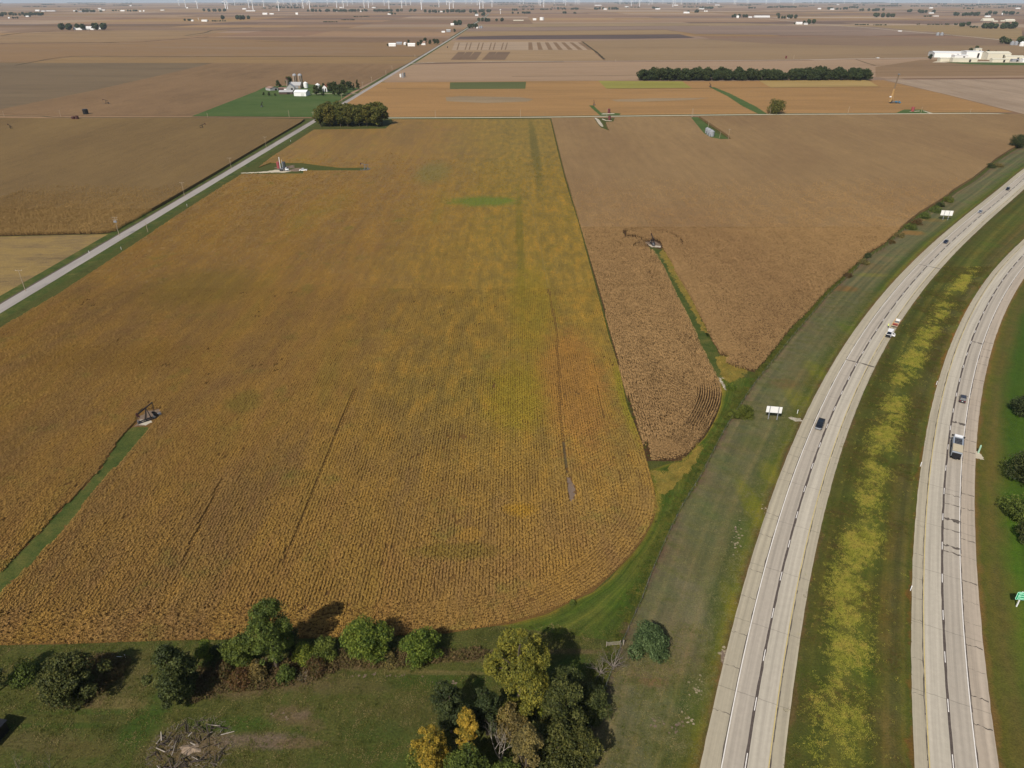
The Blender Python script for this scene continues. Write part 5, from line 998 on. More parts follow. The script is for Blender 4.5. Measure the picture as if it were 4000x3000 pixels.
# ---------------------------------------------------------------- objects
WHITE = simple('white_metal', (228, 226, 222), .5, k=1.25, var=.04); CREAM = simple('cream_metal_siding', (222, 214, 192), .6, k=1.05, var=.05)
GALV = simple('galvanised_steel', (160, 161, 164), .6, 0, k=1.0, var=.12); STEEL = simple('grey_steel', (118, 120, 124), .5, .3, k=1.2)
BLACK = simple('black_paint', (34, 34, 38), .4, var=.2); RUST = simple('rusty_brown_steel', (88, 52, 46), .75, var=.25)
DKRED = simple('dark_red_tank', (110, 50, 52), .6, k=1.1, var=.15); RED = simple('weathered_red_tank', (156, 74, 74), .6, k=1.15, var=.15)
SLATE = simple('slate_grey_tank', (84, 90, 94), .6, k=1.1, var=.12); POLE = simple('weathered_pole_wood', (164, 146, 122), .9, k=1.3, var=.15)
CONC = simple('silo_concrete', (150, 132, 114), .85, k=1.2, var=.14); ROOFG = simple('grey_tin_roof', (168, 166, 164), .55, .1, k=1.25, var=.15)
RUSTROOF = simple('rust_stained_roof', (150, 120, 104), .7, k=1.1, var=.25); DARKW = simple('dark_opening', (40, 36, 34), .9)
GLASS = simple('dark_window_glass', (28, 34, 42), .08, var=.05); RUBBER = simple('tyre_rubber', (32, 32, 32), .85); RIM = simple('wheel_rim', (150, 150, 152), .35, .7)
BRICK = simple('brick_red_roof', (156, 96, 72), .8, k=1.1, var=.15); TAN = simple('tan_tarpaulin', (190, 176, 148), .85, k=1.1, var=.06)
LAMP = simple('headlight_glass', (220, 222, 225), .1, k=1.2, var=.03); TAIL = simple('red_tail_light', (150, 24, 20), .25, k=1.2)
def pumpjack(px, yb, rz, label, s=1.0, mat=None, tilt=16):
    g = G(px, yb); t = empty('pumpjack', (g[0], g[1], drop(*g) + .02), rz, label, 'pumpjack', None, s); m = mat or BLACK
    b = MB(); b.box((0, -.55, .25), (7.2, .22, .3)); b.box((0, .55, .25), (7.2, .22, .3))
    for x in (-3.2, -1.2, 1.0, 3.0): b.box((x, 0, .25), (.22, 1.3, .24))
    b.build('skid_frame', m, t)
    b = MB()
    for sy in (-1, 1): b.tube((.9, sy * .85, .35), (.2, sy * .12, 4.4), .12, .09); b.tube((-.7, sy * .75, .35), (.1, sy * .12, 4.4), .1, .08)
    b.box((.55, 0, 2.2), (.1, 1.0, .12)); b.tube((1.6, .5, .3), (.2, 0, 4.2), .08); b.build('samson_post', m, t)
    a = math.radians(tilt); ca, sa = math.cos(a), math.sin(a); pv = Vector((.15, 0, 4.6))
    q = lambda x, z=0: (pv.x + x * ca - z * sa, 0, pv.z + x * sa + z * ca)
    b = MB(); b.prism([(q(-2.7, -.16)[0], q(-2.7, -.16)[2]), (q(3.0, -.2)[0], q(3.0, -.2)[2]), (q(3.0, .2)[0], q(3.0, .2)[2]), (q(-2.7, .16)[0], q(-2.7, .16)[2])], .28); b.build('walking_beam', m, t)
    hh = [q(2.9, .75), q(3.45, .55), q(3.75, 0), q(3.65, -.7), q(3.35, -1.3), q(3.1, -1.25), q(3.0, -.4)]
    MB().prism([(h_[0], h_[2]) for h_ in hh], .42).build('horsehead', RUST, t)
    b = MB(); e = q(3.72, -.2); b.tube((e[0], 0, e[2] - .3), (e[0], 0, .9), .03); b.tube((e[0], 0, 0), (e[0], 0, 1.1), .14); b.box((e[0], 0, .6), (.5, .2, .2)); b.build('wellhead', STEEL, t)
    for sy in (-1, 1): MB().prism([(-2.9, .75), (-2.2, .5), (-1.4, 1.5), (-1.25, 2.1), (-1.7, 2.2), (-2.8, 1.35)], .22, c=(0, sy * .75, 0)).build('counterweight', m, t)
    b = MB()
    for sy in (-1, 1): b.tube((-1.9, sy * .7, 1.6), (q(-2.6)[0], sy * .25, q(-2.6)[2]), .07)
    b.build('pitman_arm', m, t)
    b = MB(); b.box((-1.9, 0, .95), (1.1, .9, 1.0), tx=.7); b.box((-3.3, 0, .8), (.9, .8, .8)); b.tube((-3.9, 0, .9), (-2.9, 0, .9), .3, n=10); b.build('motor', STEEL, t)
    return t
pumpjack(584, 1640, math.radians(222), 'black pumpjack on the pale pad at the end of the grass lane in the soybeans', .95, None, -26)
pumpjack(2547, 955, math.radians(95), 'pumpjack on a rocky pad in the corn at the top of the grassy lane', .9)
pumpjack(1428, 665, math.radians(200), 'grey pumpjack at the right end of the short grass strip in the soybeans', .95, STEEL)
for px, yb, rz, lab, mt in ((44, 508, 150, 'small far pumpjack at the left edge of the corn', BLACK), (792, 506, 40, 'pumpjack in the cleared slit of the left corn field', BLACK), (417, 406, 200, 'pumpjack right of the black tank in the left corn', BLACK), (1024, 418, 90, 'pumpjack in the pasture below the farmstead', BLACK), (2320, 411, 90, 'rusty pumpjack above the red tanks in the soybeans', RUST), (2774, 340, 100, 'dark pumpjack at the upper end of the diagonal grass lane', BLACK)):
    pumpjack(px, yb, math.radians(rz), lab, .95, mt)

def tank(px, yb, r, h, mat, label, name='storage_tank'):
    g = G(px, yb); t = empty(name, (g[0], g[1] + r, drop(*g) + .05), 0, label, 'tank')
    MB().lathe([(r, 0), (r, h), (r * .985, h + .05)], 20).build('shell', mat, t, fix=False)
    MB().lathe([(r * 1.0, h + .06), (r * .5, h + .3), (.1, h + .42)], 20).build('tank_roof', mat, t, fix=False)
    b = MB()
    for k in range(6): b.tube((r * math.sin(k * .25 - 1) * 1.04, -r * math.cos(k * .25 - 1) * 1.04, h * k / 5), (r * math.sin(k * .25 - .75) * 1.04, -r * math.cos(k * .25 - .75) * 1.04, h * (k + 1) / 5 if k < 5 else h), .05)
    b.build('stair', STEEL, t, fix=False)
    b = MB(); b.lathe([(r * 1.01, h * .5 - .04), (r * 1.02, h * .5), (r * 1.01, h * .5 + .04)], 20); b.build('hoop', mat, t, fix=False)
    return t
def px_tank(px, yb, wpx, hpx, mat, label, name='storage_tank'):
    m = mpp(G(px, yb)); return tank(px, yb, wpx * m / 2, hpx * m / .97, mat, label, name)
px_tank(1087, 658, 13, 22, RED, 'weathered red oil tank on the gravel pad in the soybeans'); px_tank(1108, 658, 14, 22, SLATE, 'slate grey oil tank right of the white stack on the gravel pad')
px_tank(2379, 443, 10, 15, DKRED, 'dark red tank beyond the gravel road'); px_tank(2381, 470, 10, 15, DKRED, 'dark red tank this side of the gravel road, below the other')
px_tank(3567, 436, 12, 15, RED, 'short red tank beside the gravel road below the blue rig'); px_tank(3071, 229, 6, 9, DKRED, 'tiny dark red tank on the far gravel road')
px_tank(285, 472, 14, 14, RUST, 'left dark rusty tank of the pair in the left corn'); px_tank(300, 472, 13, 16, RUST, 'right dark rusty tank of the pair in the left corn'); px_tank(331, 448, 20, 18, BLACK, 'black tank above the rusty pair in the left corn')
px_tank(1565, 302, 8, 11, WHITE, 'short white tank at the roadside tank battery'); px_tank(1574, 304, 6, 16, GALV, 'tall grey tank in the middle of the roadside battery'); px_tank(1581, 300, 5, 14, SLATE, 'dark slim tank at the roadside battery'); px_tank(1748, 187, 3, 5, BLACK, 'tiny black tank by the county road')
g = G(1096, 660); t = empty('flare_stack', (g[0], g[1], .05), 0, 'tall white vent stack between the red and grey tanks', 'stack')
MB().tube((0, 0, 0), (0, 0, 8.2), .28, .26, 10).build('pipe', WHITE, t); MB().tube((0, 0, 8.2), (0, 0, 8.6), .36, .34, 10).build('cap', WHITE, t)
g = G(1103, 660); t = empty('separator', (g[0], g[1] + 1, .05), 0, 'thin white pipe behind the white vent stack', 'pipe'); MB().tube((0, 0, 0), (0, 0, 6.6), .1, n=8).build('pipe', WHITE, t); MB().box((.3, 0, .5), (1.2, .8, 1)).build('separator_box', SLATE, t)
g = G(1162, 664); t = empty('containment_rim', (g[0], g[1], .05), 0, 'low sandy berm right of the grey tank', 'berm'); MB().lathe([(5.5, 0), (5.0, .4), (4.6, .4), (4.2, .05)], 20).build('berm', M['baresoil'], t, fix=False)

def grain_bin(px, yb, wpx, hpx, mat, label, group=None, roofmat=None):
    g = G(px, yb); m = mpp(g); r = wpx * m / 2; h = hpx * m / .97; t = empty('grain_bin', (g[0], g[1] + r, drop(*g) + .05), 0, label, 'grain bin', group)
    pr = [(r, 0)]
    for k in range(8): pr += [(r * 1.008, h * (k + .4) / 8), (r, h * (k + .8) / 8)]
    pr += [(r, h)]; MB().lathe(pr, 24).build('wall', mat, t, fix=False); MB().lathe([(r * 1.05, h - .05), (r * .55, h + r * .27), (r * .12, h + r * .52), (r * .1, h + r * .62)], 24).build('roof', roofmat or mat, t, fix=False)
    MB().box((-r * .5, -r * .9, 1), (.9, .15, 2), rz=.5).build('door', STEEL, t); return t
grain_bin(2763, 521, 15, 17, GALV, 'rear galvanised bin of the three in the corn'); grain_bin(2771, 528, 18, 19, GALV, 'middle galvanised bin of the three in the corn'); grain_bin(2781, 534, 22, 18, GALV, 'front and largest galvanised bin of the three in the corn')
grain_bin(1193, 345, 17, 18, WHITE, 'white grain bin with a blue-grey shaded side beside the long barn'); grain_bin(1240, 346, 18, 13, WHITE, 'white grain bin standing alone left of the farmhouse')
grain_bin(3665, 139, 12, 8, GALV, 'left grain bin of the pair on the diagonal road'); grain_bin(3681, 139, 12, 8, GALV, 'right grain bin of the pair on the diagonal road')
grain_bin(3957, 177, 15, 10, GALV, 'left grain bin before the dark spruces at the right edge'); grain_bin(3972, 177, 15, 10, GALV, 'middle grain bin before the dark spruces at the right edge'); grain_bin(3996, 181, 18, 12, WHITE, 'bright grain bin cut by the right edge')
grain_bin(1582, 176, 12, 7, WHITE, 'white domed bin at the middle farm'); grain_bin(1874, 111, 6, 7, GALV, 'left silvery bin by the far county road'); grain_bin(1881, 111, 8, 7, GALV, 'right silvery bin by the far county road')
def silo(px, yb, wpx, yt, label, dome=True):
    g = G(px, yb); m = mpp(g); r = wpx * m / 2; h = hgt(px, yb, yt) - (r if dome else 0); t = empty('silo', (g[0], g[1] + r, drop(*g)), 0, label, 'silo')
    pr = [(r, 0)]
    for k in range(14): pr += [(r * 1.015, h * (k + .3) / 14), (r, h * (k + .6) / 14)]
    MB().lathe(pr + [(r, h)], 20).build('wall', CONC, t, fix=False)
    if dome: MB().lathe([(r * 1.02 * math.cos(a), h + r * .9 * math.sin(a)) for a in (0, .4, .8, 1.2, 1.5)], 20).build('dome', GALV, t, fix=False)
    else: MB().lathe([(r * 1.03, h - 1.5), (r * 1.03, h), (r * .9, h + .4)], 20).build('rim', RUST, t, fix=False)
    MB().box((r * .05, -r * 1.04, h * .48), (r * .3, .5, h * .94)).build('chute', simple('dark_chute', (84, 74, 66), .8), t)  # chute in a darker brown than the silo wall
silo(1153, 334, 16, 287, 'left of the two tall concrete silos with silver domes'); silo(1174, 334, 16, 287, 'right of the two tall concrete silos with silver domes'); silo(1124, 347, 8, 306, 'slim old silo without a roof at the left of the barn', False)

def barn(px, yb, wm, dm, wall, roof, rz, wmat, rmat, label, name='barn', axis='x', cat=None, door=True, skirt=0):
    """gabled building: wm along local x, dm along local y; ridge along `axis`; front left foot near (px, yb)"""
    g = G(px, yb); t = empty(name, (g[0], g[1], drop(*g) + .03), rz, label, cat or name.replace('_', ' '))
    if axis == 'x':
        prof = [(-dm / 2, 0), (dm / 2, 0), (dm / 2, wall), (0, wall + roof), (-dm / 2, wall)]; b = MB(); b.prism(prof, wm, axis='x')
        e = .35; b.build('wall', wmat, t)
        for s in (-1, 1):
            q = MB(); y0, y1 = s * (dm / 2 + e), 0; z0 = wall - e * roof / (dm / 2) + .06; z1 = wall + roof + .06
            q.add([(-wm / 2 - e, y0, z0), (wm / 2 + e, y0, z0), (wm / 2 + e, y1, z1), (-wm / 2 - e, y1, z1), (-wm / 2 - e, y0, z0 + .12), (wm / 2 + e, y0, z0 + .12), (wm / 2 + e, y1, z1 + .12), (-wm / 2 - e, y1, z1 + .12)], [(0, 1, 2, 3), (4, 5, 6, 7), (0, 1, 5, 4), (1, 2, 6, 5), (2, 3, 7, 6), (3, 0, 4, 7)]); q.build('roof', rmat, t)
    else:
        prof = [(-wm / 2, 0), (wm / 2, 0), (wm / 2, wall), (0, wall + roof), (-wm / 2, wall)]; MB().prism(prof, dm).build('wall', wmat, t); e = .35
        for s in (-1, 1):
            q = MB(); x0, x1 = s * (wm / 2 + e), 0; z0 = wall - e * roof / (wm / 2) + .06; z1 = wall + roof + .06
            q.add([(x0, -dm / 2 - e, z0), (x0, dm / 2 + e, z0), (x1, dm / 2 + e, z1), (x1, -dm / 2 - e, z1), (x0, -dm / 2 - e, z0 + .12), (x0, dm / 2 + e, z0 + .12), (x1, dm / 2 + e, z1 + .12), (x1, -dm / 2 - e, z1 + .12)], [(0, 1, 2, 3), (4, 5, 6, 7), (0, 1, 5, 4), (1, 2, 6, 5), (2, 3, 7, 6), (3, 0, 4, 7)]); q.build('roof', rmat, t)
    if door: MB().box((wm * .2, -dm / 2 - .04, wall * .4), (min(4, wm * .25), .1, wall * .8)).build('door', door if door is not True else WHITE, t)
    return t
barn(1181, 374, 16.5, 15, 4.9, 2.4, -.12, WHITE, WHITE, 'bright white machine shed with a low gable in front of the barnyard', 'machine_shed', door=simple('off_white_door', (206, 206, 202), .5, k=1.2))
barn(1157, 345, 17, 11, 4.4, 4.0, -.1, CONC, ROOFG, 'long grey-roofed dairy barn below the two silos', 'dairy_barn', door=GALV)
t = barn(1137, 352, 11, 13, 4, 4.4, .15, ROOFG, ROOFG, 'steep weathered tin-roofed barn between the dairy barn and the pole shed', 'old_barn', axis='y', door=DARKW)
barn(1120, 368, 18, 9, 3.2, 1.9, .05, simple('old_timber', (92, 76, 64), .9), ROOFG, 'open-fronted pole shed with a grey roof and brown timber', 'pole_shed', door=DARKW)
barn(1063, 353, 12, 14, 3.4, 1.6, .75, ROOFG, RUSTROOF, 'low pale shed with a rust-stained roof at the left of the farmyard', 'shed', axis='y', door=DARKW)
barn(1108, 352, 13, 5, 2.6, .8, .1, RUST, RUSTROOF, 'dark low lean-to behind the farmyard fence', 'lean_to')
t = barn(1272, 359, 6.5, 9, 6, 3, 0, WHITE, BRICK, 'white farmhouse with a brick red roof among the dark trees', 'farmhouse', axis='y', door=DARKW)
for x, z in ((-1.8, 1.6), (1.8, 4.4), (-1.8, 4.4)): MB().box((x, -4.55, z), (.9, .08, 1.3)).build('window', GLASS, t)
MB().box((2, 1, 9.4), (.7, .7, 2)).build('chimney', BRICK, t)
ribbon('farm_drive', smooth_path(GP([(1398, 368), (1330, 367.5), (1270, 367), (1218, 368)]), 15), -1.5, 1.5, .42, M['gravel'])
# middle farm and scattered far farms: (px, yb, width px, height px, wall material, roof material, label, kind)
FB = [(1533, 181, 27, 11, WHITE, WHITE, 'open white shed at the left of the middle farm', 'shed'), (1560, 174, 21, 9, GALV, GALV, 'grey metal shed of the middle farm', 'shed'), (1608, 181, 28, 11, WHITE, WHITE, 'long white shed at the front of the middle farm', 'shed'), (1654, 176, 16, 14, WHITE, RUSTROOF, 'white house with a brown gable at the middle farm', 'farmhouse'),
 (1732, 127, 13, 5, WHITE, WHITE, 'small white round-roofed shed left of the pale house', 'shed'), (1752, 125, 16, 9, GALV, ROOFG, 'pale two-part shed beside the lone tree', 'shed'), (1767, 99, 13, 7, WHITE, WHITE, 'white shed at the left of the far grove', 'shed'), (1862, 62, 13, 8, WHITE, ROOFG, 'white far house left of the county road', 'house'), (1864, 111, 7, 5, WHITE, WHITE, 'little white shed by the far county road', 'shed'), (1799, 98, 5, 6, WHITE, WHITE, 'white gable inside the far grove', 'house'),
 (308, 117, 35, 9, WHITE, WHITE, 'left one of the three long white sheds, upper left', 'shed'), (345, 116, 32, 11, WHITE, WHITE, 'middle one of the three white sheds, with a curved roof', 'shed'), (383, 114, 34, 10, WHITE, WHITE, 'right one of the three long white sheds, upper left', 'shed'), (362, 117, 12, 5, WHITE, WHITE, 'small lean-to between the middle and right white sheds', 'shed'),
 (1036, 57, 18, 6, WHITE, WHITE, 'white far shed left of a pair', 'shed'), (1062, 56, 16, 4, WHITE, WHITE, 'lower white far shed, right of the pair', 'shed'), (1160, 57, 9, 7, WHITE, WHITE, 'small bright white far barn', 'shed'), (1521, 57, 12, 4, WHITE, WHITE, 'white far shed below the town trees', 'shed'), (1797, 46, 12, 5, WHITE, WHITE, 'white roof at the right part of the town', 'shed'), (1250, 46, 5, 3, WHITE, WHITE, 'tiny white house under the town trees, left', 'house'), (1313, 46, 6, 3, WHITE, WHITE, 'tiny white house under the town trees, middle left', 'house'), (1410, 46, 6, 3, WHITE, WHITE, 'tiny white house under the town trees, centre', 'house'), (1460, 31, 14, 3, WHITE, WHITE, 'white roofs left of the town water tower', 'shed'), (1332, 31, 12, 3, WHITE, WHITE, 'thin white roof above the town, left', 'shed'), (1720, 47, 20, 3, WHITE, WHITE, 'low white roofs right of the town centre', 'shed'),
 (2088, 79, 13, 6, WHITE, WHITE, 'low white building left of the white drum', 'shed'), (2025, 81, 40, 3, CREAM, CREAM, 'very long low pale building left of the white drum', 'shed'), (2364, 38, 13, 4, WHITE, WHITE, 'white roofs between two far woods', 'shed'), (2569, 37, 18, 4, WHITE, WHITE, 'white house front before a far wood', 'house'), (2681, 52, 22, 5, WHITE, WHITE, 'pale far farmhouse left of a wood', 'farmhouse'), (2740, 36, 20, 3, WHITE, WHITE, 'thin white roof before the long dark far wood', 'shed'), (2881, 70, 9, 9, WHITE, WHITE, 'steep white gable before the wood', 'house'), (2975, 68, 60, 6, WHITE, WHITE, 'very long white roof beside the steep white gable', 'shed'), (2930, 69, 14, 4, WHITE, WHITE, 'small white shed left of the very long roof', 'shed'), (2336, 22, 26, 2.5, WHITE, WHITE, 'thin pale roof on the hazy plain', 'shed'), (2802, 21, 18, 2.5, WHITE, WHITE, 'thin white roof high on the hazy plain', 'shed'), (2753, 46, 5, 4, WHITE, WHITE, 'tiny white bin-like building, left of two', 'shed'), (2761, 46, 5, 4, WHITE, WHITE, 'tiny white bin-like building, right of two', 'shed'), (2640, 22, 16, 3, WHITE, WHITE, 'pale specks of roofs below the turbines', 'shed'), (2448, 28, 14, 3, WHITE, WHITE, 'low pale roofs near a turbine foot', 'shed'),
 (3120, 95, 24, 8, WHITE, WHITE, 'white sheds of the far farm on the diagonal road', 'shed'), (3147, 96, 14, 6, WHITE, ROOFG, 'small white house of the far farm on the diagonal road', 'house'), (3268, 19, 18, 3, WHITE, WHITE, 'thin white roof near the right skyline', 'shed'), (3250, 38, 14, 4, WHITE, WHITE, 'white farm roof before the far wood', 'shed'), (3308, 34, 8, 6, WHITE, WHITE, 'white gabled house right of the far wood', 'house'), (3200, 36, 12, 4, WHITE, WHITE, 'small pale house left of the far wood', 'house'), (3079, 72, 9, 4, WHITE, WHITE, 'white roof among the trees of the small far farm', 'house'), (3637, 53, 18, 5, WHITE, ROOFG, 'white house right of the two-part wood', 'house'), (3636, 33, 13, 4, WHITE, WHITE, 'small white roof above the two-part wood', 'shed'), (3857, 67, 20, 5, WHITE, WHITE, 'white shed at the foot of the long wood', 'shed'), (3856, 82, 42, 10, CREAM, CREAM, 'large pale domed building with a low pointed roof', 'hall'), (3942, 84, 36, 8, CREAM, CREAM, 'second pale domed building at the right', 'hall'), (3886, 85, 20, 4, CREAM, CREAM, 'low pale shed between the two domed buildings', 'shed'), (3915, 84, 16, 4, CREAM, CREAM, 'low pale shed left of the second dome', 'shed'), (3914, 58, 3, 9, WHITE, WHITE, 'slim white silo-like building at the long wood', 'house'), (3655, 64, 20, 4, WHITE, RUSTROOF, 'low roofs in the tan fields, right', 'shed'), (3600, 8, 40, 3, WHITE, WHITE, 'thin bright roof on the right skyline', 'shed'), (3975, 35, 16, 4, WHITE, WHITE, 'white roof near the right edge', 'shed'), (3998, 172, 20, 4, WHITE, WHITE, 'white wall cut by the right edge', 'shed'), (3515, 123, 14, 3, WHITE, WHITE, 'low white trailer beside the diagonal road', 'shed'), (3428, 227, 9, 2, WHITE, WHITE, 'tiny white trailer on the far gravel road', 'shed'),
 (108, 66, 12, 4, WHITE, WHITE, 'small white roof near the left edge', 'shed'), (36, 72, 6, 4, WHITE, WHITE, 'tiny white house at the left edge', 'house'), (148, 44, 16, 5, WHITE, WHITE, 'white roof above the long wood, top left', 'shed'), (170, 45, 14, 3, WHITE, WHITE, 'low white roof above the long wood, right of the other', 'shed'), (200, 44, 36, 2.5, WHITE, WHITE, 'very thin white roof, top left', 'shed'), (295, 44, 14, 4, WHITE, ROOFG, 'white roof at the wooded farmstead', 'shed'), (322, 47, 26, 3.5, GALV, GALV, 'blue-grey roof at the wooded farmstead', 'shed'), (352, 44, 12, 4, WHITE, WHITE, 'white barn at the right of the wooded farmstead', 'shed'), (400, 41, 24, 3, WHITE, WHITE, 'thin white roofs right of the wooded farmstead', 'shed'), (390, 35, 12, 3, WHITE, WHITE, 'white roof behind the wooded farmstead', 'shed'), (480, 44, 16, 4, WHITE, WHITE, 'white house between two small woods', 'house'), (562, 45, 5, 4, WHITE, WHITE, 'tiny white cube-like house', 'house'), (548, 45, 8, 3, WHITE, WHITE, 'low white roof left of a tiny house', 'shed'), (511, 24, 7, 3, WHITE, WHITE, 'speck of a white roof, top left', 'shed'), (800, 84, 22, 6, WHITE, WHITE, 'white shed of the farm left of the wood', 'shed'), (752, 83, 8, 5, WHITE, WHITE, 'small white barn of the same farm', 'shed'), (732, 33, 6, 4, WHITE, WHITE, 'tiny white roof by the first turbines', 'shed'), (955, 37, 14, 4, WHITE, WHITE, 'white roof right of the square wood', 'shed'), (980, 44, 36, 3, WHITE, WHITE, 'long thin white roof right of the square wood', 'shed'), (635, 41, 14, 2.5, WHITE, WHITE, 'faint white roofs in the top left plain', 'shed')]
for px, yb, wp, hp, wm_, rm_, lab, kd in FB:
    m = mpp(G(px, yb)); W_ = wp * m; H_ = min(hp * m / .97, 13); barn(px, yb, W_, max(6, min(26, W_ * .45)), H_ * (.55 if kd in ('farmhouse', 'house', 'hall') else .68), H_ * (.45 if kd in ('farmhouse', 'house', 'hall') else .32), 0, wm_, rm_, lab, {'hall': 'domed_hall', 'shed': 'farm_shed'}.get(kd, kd), door=False)
# big white works on the right
def block(px, yb, wm, dm, h, mat, label, name='warehouse', rz=0, roof=None, rise=1.2):
    return barn(px, yb, wm, dm, h, rise, rz, mat, roof or mat, label, name, door=DARKW)
block(3700, 222, 66, 52, 9, WHITE, 'largest flat white warehouse of the works, at its left end', rz=-.25, rise=2.2)
block(3792, 228, 34, 34, 14, WHITE, 'tallest white block of the works with a plain wall', rz=-.18, rise=.8)
block(3698, 240, 34, 12, 6, CREAM, 'small cream building with a low gable at the front left of the works', 'office_building', rise=1.4)
block(3762, 242, 50, 12, 6.5, CREAM, 'long cream low building in front of the tallest white block', 'works_shed', rise=1.4)
block(3745, 234, 28, 14, 9, WHITE, 'white middle building stepping up to the tall block', 'works_shed', rise=1.0)
block(3812, 214, 14, 12, 13, CREAM, 'cream tower-like block behind the tall white wall', 'works_tower', rise=.8)
block(3885, 232, 48, 26, 12, CREAM, 'large cream hall with a long roof vent', 'works_hall', rise=3.5)
block(3902, 243, 34, 10, 6, CREAM, 'low cream shed in front of the cream hall', 'works_shed', rise=1.2)
block(3955, 235, 34, 20, 7, CREAM, 'cream wing with a sloping roof at the right of the works', 'works_wing', rz=-.3, rise=2)
block(3962, 241, 14, 8, 4.5, GALV, 'grey metal machine house with a red stripe', 'works_shed', rise=.8)
block(3999, 243, 12, 10, 6, WHITE, 'white building of the works cut by the right edge', 'works_shed', rise=1)
poly('works_yard', [(3655, 240), (3840, 228), (4100, 232), (4100, 250), (3960, 248), (3640, 244)], .2, M['gravel'])
poly('works_lawn', [(3690, 243.5), (3850, 244), (4100, 247), (4100, 256), (3900, 255), (3760, 250)], .24, M['pasture'])
# white drum and water towers
px_tank(2117, 79, 17, 10, WHITE, 'large white drum tank standing on the far plain', 'drum_tank')
def water_tower(px, yb, yt, label):
    g = G(px, yb); h = min(45, hgt(px, yb, yt)); t = empty('water_tower', (g[0], g[1], drop(*g)), 0, label, 'water tower')
    MB().tube((0, 0, 0), (0, 0, h * .8), h * .06, h * .045, 10).build('column', WHITE, t); MB().lathe([(.5, h * .72), (h * .16, h * .78), (h * .19, h * .87), (h * .15, h * .96), (.3, h)], 14).build('bowl', WHITE, t, fix=False)
water_tower(1462, 37, 27, 'white water tower over the town'); water_tower(776, 80, 70, 'white water tower or tank at the far farm, upper left'); water_tower(1955, 55, 36, 'slim white tower right of the far county road')

# power poles
def power_pole(px, yb, yt, label, arm=2.6, double=False, drums=False, name='power_pole', lean=0):
    g = G(px, yb); h = hgt(px, yb, yt); h = max(3, min(16, h)); t = empty(name, (g[0], g[1], drop(*g)), 0, label, 'pole'); w = max(.14, dep(g) / 710 * .17)
    MB().tube((0, 0, -.2), (lean, 0, h), w, w * .75, 8).build('shaft', POLE, t)
    if arm:
        b = MB(); b.box((lean, 0, h - .35), (arm, .14, w * 1.0)); b.build('crossarm', POLE, t)
        if double: MB().box((lean, 0, h - 1.4), (arm, .14, w)).build('crossarm', POLE, t)
        for s in (-1, 0, 1): MB().tube((lean + s * arm * .45, 0, h - .28), (lean + s * arm * .45, 0, h), .06, .04).build('insulator', WHITE, t)
    if drums:
        for s in (-1, 0, 1): MB().tube((s * .55 + lean, -.35, h - 2.9), (s * .55 + lean, -.35, h - 1.9), .3, .3, 10).build('transformer', GALV, t)
    return t
PP = [(100, 1137, 1054, 'power pole at the left edge in front of the stubble', 2.9, 0, 0), (466, 921, 848, 'double-armed power pole with transformers at the corner of the stubble', 3.0, 1, 1), (721, 768, 712, 'power pole between the transformer pole and the driveway', 2.6, 0, 0), (904, 660, 616, 'power pole left of the county road opposite the driveway', 2.8, 0, 0), (1040, 576, 534, 'power pole left of the county road below the grove', 2.8, 0, 0), (578, 907, 868, 'slim grey pole right of the county road', 0, 0, 0), (1130, 458, 430, 'pole without arm at the near edge of the pasture', 0, 0, 0), (1224, 458, 437, 'pole at the crossroads left of the grove', 2.6, 0, 0), (1285, 425, 397, 'pole rising behind the left trees of the grove', 2.4, 0, 0), (1336, 397, 370, 'pole on the pasture edge below the drive', 2.6, 0, 0), (1508, 293, 276, 'pole with lamp by the county road past the farm', 2.6, 0, 0), (1418, 345, 320, 'pole beside the tall spruce', 2.4, 0, 0), (1452, 318, 300, 'thin pole left of the county road past the farm', 2.4, 0, 0), (1532, 275, 257, 'last clear pole left of the county road', 2.4, 0, 0),
 (1701, 459, 431, 'pole on the gravel road right of the grove', 0, 0, 0), (2033, 457, 427, 'pole on the gravel road above the soybean corner', 0, 0, 0), (2370, 456, 421, 'pole with a lamp beside the dark red tank', 0, 0, 0), (2702, 459, 423, 'left of two close poles on the gravel road', 0, 0, 0), (2706, 456, 424, 'right of two close poles on the gravel road', 0, 0, 0), (2766, 499, 471, 'pole rising behind the galvanised bins', 0, 0, 0), (2845, 543, 504, 'tallest pole right of the galvanised bins', 1.8, 0, 0), (2810, 540, 513, 'short leaning pole between the bins and the tallest pole', 0, 0, 0), (3007, 448, 418, 'pole in front of the single large tree', 0, 0, 0), (3311, 447, 415, 'leaning pole alone on the gravel road', 0, 0, 0), (3597, 442, 418, 'thick pole right of the short red tank', 0, 0, 0), (3790, 440, 425, 'thin pole near the right end of the gravel road', 0, 0, 0),
 (17, 456, 434, 'pole at the left edge of the left corn', 0, 0, 0), (238, 456, 429, 'pole left of the rusty tanks', 0, 0, 0), (811, 456, 441, 'short pole at the left corner of the pasture', 0, 0, 0), (3100, 231, 216, 'far pole beside the tiny dark red tank', 0, 0, 0), (2405, 238, 234, 'tiny far pole on the gravel road', 0, 0, 0), (1621, 222, 214, 'small pole left of the far county road', 2, 0, 0)]
for px, yb, yt, lab, arm, db, dr in PP: power_pole(px, yb, yt, lab, arm, bool(db), bool(dr), lean=(.5 if 'leaning' in lab else 0))
PQ = sorted([p for p in PP if p[4] and 'county road' in p[3] or p[0] in (100, 466, 721, 904, 1040)], key=lambda p: p[0])
mbw = MB(); base = [(G(p[0], p[1]), hgt(p[0], p[1], p[2])) for p in PP[:5]]
